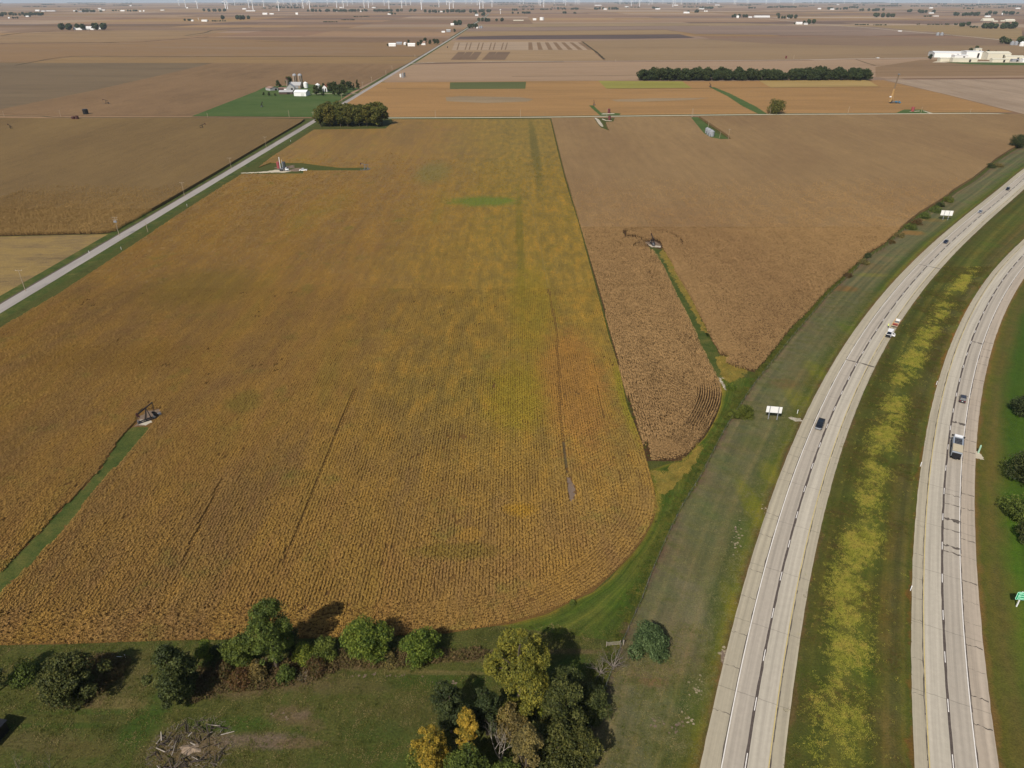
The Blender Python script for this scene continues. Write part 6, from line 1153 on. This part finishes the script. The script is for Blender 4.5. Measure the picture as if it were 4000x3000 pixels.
for (g0, h0), (g1, h1) in zip(base[:-1], base[1:]):
    for s in (-1.2, 1.2):
        for k in range(8):
            f = lambda u: (g0[0] + (g1[0] - g0[0]) * u + s, g0[1] + (g1[1] - g0[1]) * u, h0 + (h1 - h0) * u - .1 - 3.6 * u * (1 - u) * .8)
            mbw.tube(f(k / 8), f((k + 1) / 8), .012, n=3, cap=False)
wo = mbw.build('power_line', STEEL, fix=False); tag(wo, 'thin wires strung along the left side of the county road', 'wires')
for px, yb, lab in ((349, 990, 'small white marker post left of the county road'), (474, 975, 'small white marker post right of the county road, lower'), (731, 806, 'small white marker post right of the county road, middle'), (1136, 554, 'small white marker post right of the county road, upper'), (3556, 2307, 'pale delineator post in the median near the bottom'), (3595, 1822, 'delineator post in the median halfway up'), (3657, 1503, 'white delineator post in the median near the dark car'), (3114, 1616, 'short post on the concrete apron by the sign panel'), (3821, 1770, 'pale green post on the concrete apron right of the truck')):
    g = G(px, yb); col = simple('pale_green_post', (168, 205, 178), .6, k=1.1) if 'green' in lab else WHITE; hh = 2.6 if 'green' in lab else 1.3; t = empty('marker_post', (g[0], g[1], drop(*g)), 0, lab, 'post'); MB().tube((0, 0, 0), (0, 0, hh), .22 if 'green' in lab else .09, n=8).build('post', col, t); MB().box((0, 0, hh), (.34 if 'green' in lab else .2, .06, .3)).build('cap', col, t)

# road signs
def sign_back(px1, yb1, px2, yb2, wide, tall, z0, label):
    a, b = G(px1, yb1), G(px2, yb2); m_ = ((a[0] + b[0]) / 2, (a[1] + b[1]) / 2); rz = math.atan2(b[1] - a[1], b[0] - a[0]); d = math.dist(a, b)
    t = empty('road_sign', (m_[0], m_[1], .04), rz, label, 'sign')
    for s in (-1, 1): MB().box((s * d / 2, 0, (z0 + tall) / 2), (.2, .22, z0 + tall)).build('post', GALV, t)
    n = 5
    for k in range(n): MB().box((0, .16, z0 + tall * (k + .5) / n), (wide, .07, tall / n - .02)).build('panel', WHITE, t)
    return t
sign_back(3000, 1637, 3034, 1640, 4.6, 2.2, 2.3, 'blank white back of a road sign on two posts beside the near concrete apron'); sign_back(3682, 859, 3701, 860, 6.4, 2.9, 2.6, 'blank white back of the farther road sign below the row of bushes')
GREEN = simple('green_sign_sheeting', (22, 142, 98), .45, k=1.3, var=.05); LETW = simple('white_sign_letters', (190, 245, 215), .4, k=1.3, var=.02)
g = G(3971, 2373); t = empty('guide_sign', (g[0] + 2.1, g[1] - .1, .04), math.radians(-6), 'green guide sign with white lettering cut by the right edge', 'sign')
Wd, Hd, z0 = 6.2, 2.15, 2.1
for s in (-2.05, 2.05): MB().box((s, .12, (z0 + Hd) / 2), (.2, .2, z0 + Hd)).build('post', WHITE, t)
def rrect(w, h, r, n=5):
    out = []
    for cx_, cz_, a0 in ((w / 2 - r, h / 2 - r, 0), (-w / 2 + r, h / 2 - r, 90), (-w / 2 + r, -h / 2 + r, 180), (w / 2 - r, -h / 2 + r, 270)):
        for k in range(n + 1): a = math.radians(a0 + 90 * k / n); out.append((cx_ + r * math.cos(a), cz_ + r * math.sin(a)))
    return out
MB().prism(rrect(Wd, Hd, .3), .06, c=(0, 0, z0 + Hd / 2)).build('border', LETW, t); MB().prism(rrect(Wd - .16, Hd - .16, .24), .06, c=(0, -.012, z0 + Hd / 2)).build('panel', GREEN, t)
for k, tx in enumerate(('Illinois', 'Bloom', 'Cham')):
    cu = bpy.data.curves.new('lettering', 'FONT'); cu.body = tx; cu.size = .66; cu.extrude = .008; cu.offset = .012; cu.align_y = 'CENTER'
    to = bpy.data.objects.new('lettering', cu); COL.objects.link(to); bpy.context.view_layer.update(); me = bpy.data.meshes.new_from_object(to.evaluated_get(bpy.context.evaluated_depsgraph_get())); COL.objects.unlink(to); bpy.data.objects.remove(to)
    me.materials.clear(); me.materials.append(LETW); lo = bpy.data.objects.new('lettering', me); link(lo, t); lo.location = (-Wd / 2 + .32, -.056, z0 + Hd - .42 - k * .64); lo.rotation_euler = (math.pi / 2, 0, 0)

# fence along the interstate
t = empty('wire_fence', (FENCE[0][0], FENCE[0][1], 0), 0, 'old wire fence with thin posts between the grass lane and the mown verge', 'fence'); ox, oy = FENCE[0]
s_ = np.r_[0, np.cumsum(np.linalg.norm(np.diff(FENCE, axis=0), axis=1))]; pm = MB().tube((0, 0, 0), (0, 0, 1.25), .07, .06, 6).build('post', GREYWOOD, t); k = 0
for d in np.arange(4, min(s_[-1], 480), 5.0):
    x, y = np.interp(d, s_, FENCE[:, 0]), np.interp(d, s_, FENCE[:, 1]); c = pm.copy(); link(c, t); c.location = (x - ox, y - oy, 0)
mb = MB()
for z in (.4, .8, 1.15):
    for i in range(0, len(FENCE) - 1, 2):
        a, b = FENCE[i], FENCE[min(i + 2, len(FENCE) - 1)]
        if a[1] < 330: mb.tube((a[0] - ox, a[1] - oy, z), (b[0] - ox, b[1] - oy, z), .012, n=3, cap=False)
mb.build('wire', STEEL, t, fix=False)
g = G(2395, 2525); t = empty('field_gate', (g[0], g[1], .03), math.radians(6), 'small pale pipe gate at the fence corner above the leafless bush', 'gate')
for z in (.5, .85, 1.2): MB().tube((-1.4, 0, z), (1.4, 0, z), .045, n=6).build('rail', DEAD, t)
for x in (-1.4, 1.4, 2.1): MB().tube((x, 0, 0), (x, 0, 1.5), .12 if x > 2 else .06, n=6).build('post', DEAD, t)
g = G(478, 2572); t = empty('pipe_gate', (g[0], g[1], .03), 0, 'white bent pipe lying in the cedar shadow', 'pipe')
MB().tube((-1, 0, .5), (.7, 0, .5), .04).build('rail', WHITE, t); MB().tube((.7, 0, 0), (.7, 0, 1.1), .05).build('post', WHITE, t)
g = G(-12, 2895); t = empty('shed', (g[0] - 1.2, g[1], 0), -.2, 'corner of a dark roofed shed cut by the left edge', 'shed'); MB().box((0, 0, 1.2), (3.4, 5, 2.4)).build('wall', BLACK, t); MB().box((0, 0, 2.5), (3.9, 5.5, .18)).build('roof', BLACK, t)

# brush pile
g = G(745, 2925); t = empty('brush_pile', (g[0], g[1], .06), 0, 'heap of grubbed stumps, logs and branches burnt pale in the middle', 'brush pile'); rr = random.Random(12)
CH = simple('charred_wood', (66, 56, 50), .95, var=.3, scale=2); ASH = simple('pale_ash', (150, 130, 108), .95, var=.2, scale=1)
me_l = []
for k in range(110):
    a = rr.uniform(0, 6.28); rad = 6.2 * math.sqrt(rr.random()); x, y = rad * math.cos(a) * 1.05, rad * math.sin(a) * .85; L = rr.uniform(.5, 2.4); yaw = rr.uniform(0, 3.14); pit = rr.gauss(.05, .22); z = .12 + max(0, 1.0 - rad * .16) * rr.random() * 1.1
    if -2.5 < x < 3.5 and -1.6 < y < 1.0 and k < 70: continue
    d = Vector((math.cos(yaw) * math.cos(pit), math.sin(yaw) * math.cos(pit), math.sin(pit))) * L / 2; c_ = Vector((x, y, z + abs(d.z))); w = rr.uniform(.04, .14)
    MB().tube(c_ - d, c_ + d, w, w * .6, 6).build('log', CH if k % 5 < 2 else (BARK if k % 5 < 4 else DEAD), t)
tw = MB()
for k in range(420):
    a = rr.uniform(0, 6.28); rad = 7.4 * math.sqrt(rr.random()); c_ = Vector((rad * math.cos(a), rad * math.sin(a) * .85, rr.uniform(.02, .7) * (1 - rad / 9))); d = Vector((rr.gauss(0, 1), rr.gauss(0, 1), rr.gauss(0, .25))).normalized() * rr.uniform(.2, .6); tw.tube(c_ - d, c_ + d, .03, .015, 3, cap=False)
o = tw.build('twigs', GREYWOOD, t, fix=False); o['kind'] = 'stuff'
b = MB(); n = 22; prof = []
vs = [(0, 0, .45)] + [(math.cos(2 * math.pi * k / n) * rr.uniform(.8, 3.2), math.sin(2 * math.pi * k / n) * rr.uniform(.4, 1.5), .02) for k in range(n)]; b.add(vs, [(0, 1 + k, 1 + (k + 1) % n) for k in range(n)]); b.build('ash_heap', ASH, t)
# ---------------------------------------------------------------- vehicles (local +x is forward)
def paint(name, c, rough=.25, k=1.2, metal=.0):
    m, t, p = mat_new(name); p.inputs['Base Color'].default_value = alb(c, k); p.inputs['Roughness'].default_value = rough; p.inputs['Metallic'].default_value = metal; p.inputs['Coat Weight'].default_value = .25; p.inputs['Specular IOR Level'].default_value = .3; p.inputs['Coat Roughness'].default_value = .08
    n = pos_noise(t, 3, 3); t.links.new(ramp(t, n, [(.3, g4(rough)), (.7, g4(min(1, rough + .12)))]), p.inputs['Roughness']); return m
PB = paint('black_car_paint', (30, 32, 38)); PN = paint('navy_car_paint', (34, 42, 66)); PS = paint('silver_car_paint', (168, 170, 176), .3, 1.2, .3); PW = paint('white_car_paint', (232, 230, 228), .3, 1.2); PD = paint('charcoal_car_paint', (52, 50, 56)); PT = paint('blue_truck_paint', (60, 110, 140)); PG = paint('grey_hopper_paint', (150, 156, 164), .45, 1.2)
HV = simple('hi_vis_yellow', (222, 236, 120), .8, k=1.3, var=.05)
def wheels(t, xs, w, r=.36, tw=.25, dual=False):
    for x in xs:
        for s in (-1, 1):
            y = s * (w / 2 - tw / 2 + .01); wh = MB().tube((x, y - tw / 2, r), (x, y + tw / 2, r), r, n=14).build('wheel', RUBBER, t); MB().tube((x, y + s * (tw / 2 - .02), r), (x, y + s * (tw / 2 + .015), r), r * .58, n=10).build('rim', RIM, wh)
def bevel(o, w=.06, seg=2):
    bm = bmesh.new(); bm.from_mesh(o.data); bmesh.ops.bevel(bm, geom=bm.edges[:], offset=w, segments=seg, affect='EDGES', clamp_overlap=True); bm.to_mesh(o.data); bm.free(); return o
def loft(secs):
    """body from cross sections (x, halfwidth_bottom, halfwidth_top, z0, z1)"""
    b = MB(); vs = []
    for x, wb, wt, z0, z1 in secs: vs += [(x, -wb, z0), (x, -wb, z0 + (z1 - z0) * .55), (x, -wt, z1), (x, wt, z1), (x, wb, z0 + (z1 - z0) * .55), (x, wb, z0)]
    n = len(secs); fs = [tuple(range(6))[::-1], tuple(range(6 * n - 6, 6 * n))]
    for i in range(n - 1):
        for k in range(6): fs.append((6 * i + k, 6 * i + (k + 1) % 6, 6 * i + 6 + (k + 1) % 6, 6 * i + 6 + k))
    return b.add(vs, fs)
def car(kind, g, rz, pm, label, cat=None, name=None):
    L, w = {'sedan': (4.8, 1.85), 'suv': (4.8, 1.92), 'pickup': (5.9, 2.02)}[kind]; h = L / 2; nm = name or {'sedan': 'car', 'suv': 'suv', 'pickup': 'pickup_truck'}[kind]
    t = empty(nm, (g[0], g[1], drop(*g) + .09), rz, label, cat or {'sedan': 'car', 'suv': 'car', 'pickup': 'pickup'}[kind]); W2 = w / 2
    up = .12 if kind == 'pickup' else 0; bh = {'sedan': .92, 'suv': 1.02, 'pickup': 1.12}[kind]
    secs = [(-h, W2 * .86, W2 * .8, .42 + up, bh - .05), (-h + .25, W2 * .97, W2 * .88, .28 + up, bh), (-h * .3, W2, W2 * .93, .24 + up, bh + .02), (h * .4, W2, W2 * .92, .24 + up, bh), (h - .35, W2 * .95, W2 * .84, .28 + up, bh - .14), (h, W2 * .8, W2 * .7, .42 + up, bh - .3)]
    loft(secs).build('body', pm, t, smooth=False)
    if kind == 'sedan': cab = (-h + .75, -h + 1.45, .35, 1.25, 1.42)
    elif kind == 'suv': cab = (-h + .18, -h + .6, .55, 1.35, 1.68)
    else: cab = (-.85, -.65, .95, 1.75, 1.88)
    x0, x0t, x1t, x1, zt = cab; zb = bh
    q = MB(); wb, wt = W2 * .9, W2 * .74
    q.add([(x0, -wb, zb), (x1, -wb, zb), (x1, wb, zb), (x0, wb, zb), (x0t, -wt, zt), (x1t, -wt, zt), (x1t, wt, zt), (x0t, wt, zt)], [(0, 1, 5, 4), (1, 2, 6, 5), (2, 3, 7, 6), (3, 0, 4, 7), (4, 5, 6, 7)]); q.build('window', GLASS, t)
    bevel(MB().box(((x0t + x1t) / 2, 0, zt + .02), (x1t - x0t + .06, wt * 2 + .04, .07)).build('roof', pm, t), .03)
    p = MB()
    for s in (-1, 1):
        for a, b_ in ((x0, x0t), ((x0 + x1) / 2, (x0t + x1t) / 2), (x1, x1t)): p.tube((a, s * wb, zb), (b_, s * wt, zt), .045, n=5)
    p.build('window_pillars', pm, t, fix=False)
    if kind == 'pickup':
        MB().box((-1.92, 0, 1.145), (1.75, w * .78, .03)).build('bed_cover', BLACK if pm is not PW else DARKW, t)
        b = MB()
        for s in (-1, 1): b.box((-1.9, s * w * .43, 1.2), (2.0, .09, .1))
        b.box((-2.88, 0, 1.2), (.09, w * .88, .1)); b.build('bed_rail', pm, t)
    wheels(t, (-h * .62, h * .62), w, .40 if kind == 'pickup' else .34)
    for s in (-1, 1):
        MB().box((h - .14, s * W2 * .66, bh - .32), (.22, .34, .14)).build('headlight', LAMP, t); MB().box((-h + .05, s * W2 * .7, bh - .2), (.12, .26, .2)).build('tail_light', TAIL, t)
        MB().box((x1 - .15, s * (W2 + .12), bh + .1), (.14, .24, .16)).build('wing_mirror', pm, t)
    MB().box((h - .02, 0, .62 + up), (.1, w * .5, .24)).build('grille', GALV if kind == 'pickup' else BLACK, t); MB().box((h - .0, 0, .42 + up), (.16, w * .82, .16)).build('front_bumper', GALV if kind == 'pickup' else pm, t); MB().box((-h - .03, 0, .46 + up), (.14, w * .84, .16)).build('rear_bumper', GALV if kind == 'pickup' else pm, t)
    MB().box((-h - .04, 0, .72), (.04, .34, .16)).build('number_plate', WHITE, t); return t
def on_road(Pm, px, py, off=None, away=True):
    g = np.array(G(px, py)); T_, R2 = normals(Pm); i = int(np.argmin(np.hypot(*(Pm - g).T))); q = Pm[i] + R2[i] * (np.dot(g - Pm[i], R2[i]) if off is None else off); d = T_[i] if away else -T_[i]
    return tuple(q), math.atan2(d[1], d[0])
g, a = on_road(WL, 3208, 1662, -1.95, False); car('pickup', g, a, PB, 'black pickup truck with a chrome grille coming towards the camera beside the near sign panel')
g, a = on_road(WL, 3703, 948, -1.95, False); car('sedan', g, a, PN, 'dark blue sedan on the left carriageway, nearest below the silver car')
g, a = on_road(WL, 3831, 833, -1.95, False); car('sedan', g, a, PS, 'silver car on the left carriageway between the two dark ones')
g, a = on_road(WL, 3936, 742, -1.95, False); car('suv', g, a, PB, 'farthest dark car on the left carriageway near the right edge')
g, a = on_road(EL, 3755, 1563, 1.95, True); car('suv', g, a, PD, 'charcoal car driving away in the right carriageway ahead of the truck')
g = G(1185, 668); car('pickup', g, math.pi, PW, 'white pickup parked at the end of the gravel pad in the soybeans')
# white truck with an open door, pulling a low trailer on the inner shoulder
g, a = on_road(WL, 3474, 1311, 5.0, False); tr = car('pickup', g, a, PW, 'white crew truck stopped on the inner shoulder with its door standing open', 'truck', 'crew_truck')
MB().box((2.98, 0, .95), (.3, 1.7, .75)).build('grille_guard', BLACK, tr)
MB().box((-1.9, 0, 1.5), (1.7, 1.85, .75)).build('tool_box', PW, tr)
d = MB(); cs, sn = math.cos(.25), math.sin(.25); y0 = 1.0
d.add([(.95, y0, .5), (.95 + sn * 1.2, y0 + cs * 1.2, .5), (.95 + sn * 1.2, y0 + cs * 1.2, 1.2), (.8 + sn * 1.0, y0 + cs * .9, 1.8), (.8, y0, 1.8), (1.03, y0, .5), (1.03 + sn * 1.2, y0 + cs * 1.2, .5), (1.03 + sn * 1.2, y0 + cs * 1.2, 1.2), (.88 + sn * 1.0, y0 + cs * .9, 1.8), (.88, y0, 1.8)], [(0, 1, 2, 3, 4), (9, 8, 7, 6, 5), (0, 1, 6, 5), (1, 2, 7, 6), (2, 3, 8, 7), (3, 4, 9, 8), (4, 0, 5, 9)]); do = d.build('door', PW, tr); MB().box((.99 + sn * .5, y0 + cs * .5, 1.45), (.14, .7, .4), rz=-.25).build('door_window', GLASS, do)
g2, a2 = on_road(WL, 3493, 1268, 5.1, False); t = empty('trailer', (g2[0], g2[1], .09), a2, 'long low tan trailer with orange side rails hitched behind the white crew truck', 'trailer')
ORG = simple('orange_rail_paint', (206, 120, 72), .6, k=1.2); RDK = simple('dark_red_crate', (128, 52, 48), .7, k=1.1)
MB().box((-.3, 0, .72), (7.2, 2.0, .14)).build('deck', TAN, t); b = MB()
for s in (-1, 1): b.box((-.3, s * 1.02, 1.0), (7.2, .06, .08)); [b.box((-3.8 + k * 1.4, s * 1.02, .85), (.07, .06, .4)) for k in range(6)]
b.build('side_rail', ORG, t); wheels(t, (-1.5, -.6), 2.1, .34); MB().box((3.9, 0, .6), (1.4, .14, .12)).build('hitch', BLACK, t)
for x, hh, m_, wd, nm_ in ((-3.2, .55, WHITE, 1.5, 'crate'), (-1.1, .35, STEEL, 1.6, 'crate'), (1.6, .4, ORG, 1.6, 'crate'), (2.5, .45, RDK, 1.7, 'crate')):
    c = empty(nm_, (0, 0, 0), a2, {WHITE: 'pale crate at the rear end of the low trailer', STEEL: 'grey crate in the middle of the low trailer', ORG: 'orange crate on the low trailer next to the dark red one', RDK: 'dark red crate at the front of the low trailer'}[m_], 'crate')
    wx, wy = g2[0] + math.cos(a2) * x, g2[1] + math.sin(a2) * x; c.location = (wx, wy, .88); MB().box((0, 0, hh / 2), (.7, wd, hh)).build('box', m_, c); MB().box((0, 0, hh + .02), (.76, wd + .05, .05)).build('lid', m_, c)
# white tank truck / service truck by the tanks
g = G(1110, 668); t = empty('service_truck', (g[0], g[1], .1), math.radians(2), 'white cab service truck with a dark flatbed parked below the grey tank', 'truck')
loft([(1.2, 1.0, .95, .6, 2.3), (2.2, 1.0, .9, .55, 2.35), (2.5, 1.0, .92, .5, 1.5), (3.5, .95, .85, .5, 1.35)]).build('cab', PW, t); MB().box((1.95, 0, 2.0), (.9, 1.92, .5)).build('window', GLASS, t); MB().box((-1.4, 0, 1.1), (5, 2.2, .25)).build('flatbed', BLACK, t); MB().box((-1.4, 0, 1.6), (2.2, 1.6, .8)).build('pump_skid', STEEL, t); wheels(t, (-2.6, -1.6, 2.6), 2.2, .48)
# dump trailer truck on the right carriageway, driving away
g, a = on_road(EL, 3727, 1806, 1.95, True); t = empty('dump_truck', (g[0], g[1], .09), a, 'large grey dump truck with an open black hopper and a tan rear cover driving away', 'truck')
L = 9.5
MB().box((L / 2 + .2, 0, .95), (L + 1, 1.1, .35)).build('chassis', BLACK, t)
b = MB(); b.box((2.1, 0, 2.0), (4.2, 2.5, 1.9)); hb = b.build('hopper', PG, t); bevel(hb, .08)
bevel(MB().box((2.0, 0, 3.03), (4.2, 2.56, .12)).build('rear_cover', TAN, t), .04)
for s in (-1, 1): MB().box((6.3, s * 1.12, 2.3), (4.2, .34, 1.3)).build('hopper_side', PG, t)
MB().box((6.3, 0, 2.3), (4.1, 1.9, .9)).build('hopper_floor', BLACK, t); MB().box((4.25, 0, 2.5), (.12, 2.5, 1.0)).build('hopper_end', PG, t); MB().box((8.4, 0, 2.5), (.12, 2.5, 1.0)).build('hopper_end', PG, t)
for k in range(4): MB().box((5.1 + k * .85, 0, 2.88), (.09, 1.95, .08)).build('crossbar', STEEL, t)
loft([(8.75, 1.2, 1.15, .7, 3.0), (9.9, 1.2, 1.1, .7, 3.05), (10.5, 1.2, 1.1, .7, 2.0), (11.9, 1.05, .9, .7, 1.7)]).build('cab', PW, t); MB().box((10.1, 0, 2.45), (.75, 2.28, .6)).build('window', GLASS, t)
for s in (-1, 1):
    MB().box((9.9, s * 1.48, 2.5), (.14, .5, .5)).build('wing_mirror', BLACK, t); MB().box((-.05, s * .95, 1.2), (.08, .3, .2)).build('tail_light', TAIL, t); MB().tube((8.65, s * 1.1, 1), (8.65, s * 1.1, 3.5), .09, n=8).build('exhaust_pipe', GALV, t)
MB().box((-.08, 0, 1.7), (.1, 2.3, 1.4)).build('tailgate', BLACK, t); wheels(t, (1.0, 2.2, 3.4, 7.8, 10.9), 2.5, .52, .4)
# blue workover rig in the field
g = G(3493, 404); t = empty('workover_rig', (g[0], g[1], drop(*g) + .1), math.radians(-14), 'blue truck-mounted well servicing rig with a tall leaning lattice mast in the soybeans', 'rig truck')
MB().box((0, 0, 1.15), (11, 2.3, .5)).build('chassis', BLACK, t); loft([(4.4, 1.2, 1.1, .8, 3.0), (5.6, 1.2, 1.05, .8, 3.0), (6.0, 1.15, 1.05, .7, 1.9), (7.0, 1.1, 1.0, .7, 1.8)]).build('cab', PT, t); MB().box((5.3, 0, 2.5), (.8, 2.25, .6)).build('window', GLASS, t)
MB().box((1.8, 0, 2.0), (3.0, 2.0, 1.4)).build('engine_housing', PT, t); MB().box((-1.5, 0, 2.0), (2.2, 1.8, 1.2)).build('winch_drum', STEEL, t); wheels(t, (-4, -2.9, 2.2, 5.6), 2.5, .55, .4)
b = MB(); R0 = Vector((-5.2, 0, 1.5)); tip = Vector((-2.5, 0, 33)); LAT = simple('yellow_mast_steel', (188, 150, 96), .6, k=1.1)
for nm_, m_, u0, u1 in (('lower_mast', LAT, 0, .48), ('upper_mast', simple('grey_mast_steel', (128, 110, 88), .6), .48, 1)):
    b = MB(); w0 = lambda u: .95 * (1 - .35 * u); n = 9
    C_ = lambda u, sx, sy: R0.lerp(tip, u) + Vector((sx * w0(u) * .6, sy * w0(u), 0))
    for sx in (-1, 1):
        for sy in (-1, 1): b.tube(C_(u0, sx, sy), C_(u1, sx, sy), .19, n=4)
    for k in range(n):
        ua, ub = u0 + (u1 - u0) * k / n, u0 + (u1 - u0) * (k + 1) / n
        for sx in (-1, 1): b.tube(C_(ua, sx, -1), C_(ub, sx, 1), .09, n=4)
        for sy in (-1, 1): b.tube(C_(ua, -1, sy), C_(ub, 1, sy), .09, n=4)
    b.build(nm_, m_, t, fix=False)
MB().box((tip.x, 0, tip.z), (2.2, 2.4, 1.0)).build('crown_block', STEEL, t); MB().box((-6.0, 0, 7.5), (2.0, 2.6, 1.0)).build('work_platform', WHITE, t)
for s in (-1, 1): MB().tube((-2.0, s * .8, 2), tuple(R0.lerp(tip, .42) + Vector((.3, s * .5, 0))), .16, n=5).build('raising_ram', LAT, t)
g = G(1440, 560)

# worker beside the trailer
def person(g, rz, label):
    t = empty('person', (g[0], g[1], .09), rz, label, 'person'); me = bpy.data.meshes.new('body')
    # joints: pelvis chest neck head, arms reaching forward, legs
    V_ = [(0, 0, .95), (.05, 0, 1.2), (.10, 0, 1.42), (.13, 0, 1.52), (.16, 0, 1.66), (.18, 0, 1.78), (.10, .20, 1.42), (.25, .26, 1.18), (.48, .22, 1.10), (.56, .20, 1.08), (.10, -.20, 1.42), (.2, -.27, 1.16), (.42, -.25, 1.02), (.5, -.23, 1.0), (0, .11, .9), (.05, .14, .5), (-.02, .15, .08), (.16, .16, .05), (0, -.11, .9), (-.02, -.14, .5), (-.12, -.15, .08), (.06, -.16, .05)]
    E_ = [(0, 1), (1, 2), (2, 3), (3, 4), (4, 5), (2, 6), (6, 7), (7, 8), (8, 9), (2, 10), (10, 11), (11, 12), (12, 13), (0, 14), (14, 15), (15, 16), (16, 17), (0, 18), (18, 19), (19, 20), (20, 21)]
    R_ = [.16, .15, .16, .06, .10, .10, .075, .05, .04, .035, .075, .05, .04, .035, .10, .07, .05, .04, .10, .07, .05, .04]
    me.from_pydata(V_, E_, []); o = bpy.data.objects.new('body', me); COL.objects.link(o)
    sk = o.modifiers.new('skin', 'SKIN'); sk.use_smooth_shade = True
    for i, r in enumerate(R_): me.skin_vertices[0].data[i].radius = (r, r)
    me.skin_vertices[0].data[0].use_root = True
    o.modifiers.new('sub', 'SUBSURF').levels = 1; bpy.context.view_layer.update()
    m2 = bpy.data.meshes.new_from_object(o.evaluated_get(bpy.context.evaluated_depsgraph_get())); bpy.data.objects.remove(o)
    SKIN = simple('skin', (196, 148, 120), .6); TR = simple('dark_trousers', (46, 50, 62), .9); m2.materials.clear(); [m2.materials.append(m) for m in (HV, TR, SKIN)]
    for p in m2.polygons:
        z = p.center.z; x = p.center.x; p.material_index = 1 if z < .93 else (2 if (z > 1.5 or x > .42) else 0)
    link(bpy.data.objects.new('body', m2), t)
    MB().lathe([(.15, 1.80), (.145, 1.86), (.11, 1.93), (.04, 1.96)], 12, (.17, 0, 0)).build('hard_hat', HV, t, fix=False); return t
g, a = on_road(WL, 3481, 1282, 3.2, False); person(g, a - math.pi / 2 - .6, 'person in a bright yellow hi-vis jacket and helmet leaning over the low trailer')

# ---------------------------------------------------------------- wind turbines
TW = [(700, 22), (726, 29), (772, 33), (883, 43), (890, 36), (918, 22), (973, 31), (989, 39), (1031, 28), (1090, 42), (1107, 19), (1138, 22), (1161, 22), (1185, 34), (1211, 36), (1200, 20), (1279, 18), (1316, 31), (1342, 32), (1357, 23), (1378, 17), (1423, 31), (1440, 31), (1456, 19), (1501, 22), (1520, 34), (1570, 31), (1586, 23), (1604, 20), (1647, 38), (1715, 28), (1745, 20), (1756, 36), (1771, 31), (1820, 16), (1843, 16), (1864, 21), (1874, 35), (1887, 32), (1922, 28),
 (2031, 17), (2045, 17), (2104, 17), (2110, 23), (2124, 29), (2165, 16), (2209, 21), (2201, 14), (2247, 16), (2257, 17), (2262, 17), (2323, 13), (2420, 16), (2426, 16), (2466, 24), (2483, 12), (2498, 26), (2535, 19), (2547, 17), (2589, 15), (2628, 26), (2637, 18), (2661, 17), (2719, 14), (2736, 15), (2764, 15), (2771, 15), (2786, 10), (2839, 9), (2867, 17), (2873, 17), (2918, 13), (2922, 14), (2971, 10), (2992, 17),
 (3035, 14), (3044, 14), (3099, 17), (3173, 16), (3194, 13), (3297, 14), (3328, 10), (3337, 11), (3476, 14), (3491, 12), (3581, 12), (3678, 10), (3720, 13), (3821, 16)]
TURB = simple('turbine_white', (236, 236, 236), .5, k=1.25, var=.02)
def blade_mesh():
    b = MB(); L = 41; secs = [(0, 1.6, 1.5), (4, 1.9, 1.3), (10, 3.4, 1.0), (22, 2.6, .7), (34, 1.8, .5), (L, .6, .2)]; vs = []
    for z, c, th in secs: vs += [(-c * .4, 0, z), (0, -th, z), (c * .9, 0, z), (0, th, z)]
    fs = [(3, 2, 1, 0), tuple(range(4 * len(secs) - 4, 4 * len(secs)))]
    for i in range(len(secs) - 1):
        for k in range(4): fs.append((4 * i + k, 4 * i + (k + 1) % 4, 4 * i + 4 + (k + 1) % 4, 4 * i + 4 + k))
    return b.add(vs, fs)
tp = empty('wind_turbine', (0, 0, 0), 0); tow = MB().tube((0, 0, 0), (0, 0, 80), 4.4, 3.0, 10).build('tower', TURB, tp); nac = MB().box((0, 1.5, 81.5), (3.6, 9.5, 3.8)).build('nacelle', TURB, tp); hubm = MB().tube((0, -3.4, 81.5), (0, -5.4, 81.5), 1.9, 1.0, 10).build('hub', TURB, tp); bl = blade_mesh().build('blade', TURB, tp, fix=True)
rr = random.Random(31)
for i, (px, yb) in enumerate(TW):
    g = G(px, yb); rot = rr.uniform(0, 2.09); yaw = -.65 + rr.uniform(-.05, .05); s_ = 1.0
    t = empty('wind_turbine', (g[0], g[1], drop(*g)), yaw, 'white wind turbine of the wind farm along the hazy horizon', 'wind turbine', 'wind turbines along the horizon', s_) if i else tp
    if i == 0: t.location = (g[0], g[1], drop(*g)); t.rotation_euler = (0, 0, yaw); tag(t, 'white wind turbine of the wind farm along the hazy horizon', 'wind turbine', 'wind turbines along the horizon')
    else:
        for o in (tow, nac, hubm): link(o.copy(), t)
    for k in range(3):
        o = bl if (i == 0 and k == 0) else bl.copy()
        if o is not bl: COL.objects.link(o); o.parent = t
        o.location = (0, -4.6, 81.5); o.rotation_euler = (0, rot + k * 2 * math.pi / 3, 0)

# ---------------------------------------------------------------- haze: one closed box of thin pale air
hm = bpy.data.materials.new('thin_haze'); hm.use_nodes = True; ht = hm.node_tree; ht.nodes.remove(ht.nodes['Principled BSDF']); pv = ht.nodes.new('ShaderNodeVolumePrincipled')
pv.inputs['Color'].default_value = (.60, .71, .84, 1); pv.inputs['Density'].default_value = HAZE; pv.inputs['Anisotropy'].default_value = .0
ht.links.new(pv.outputs[0], ht.nodes['Material Output'].inputs['Volume'])
zb_ = drop(51000, 51000) - 2
hz = MB().box((0, 24000, (zb_ + 150) / 2), (104000, 104000, 150 - zb_)).build('haze', hm); hz['kind'] = 'stuff'
print('objects', len(bpy.data.objects))
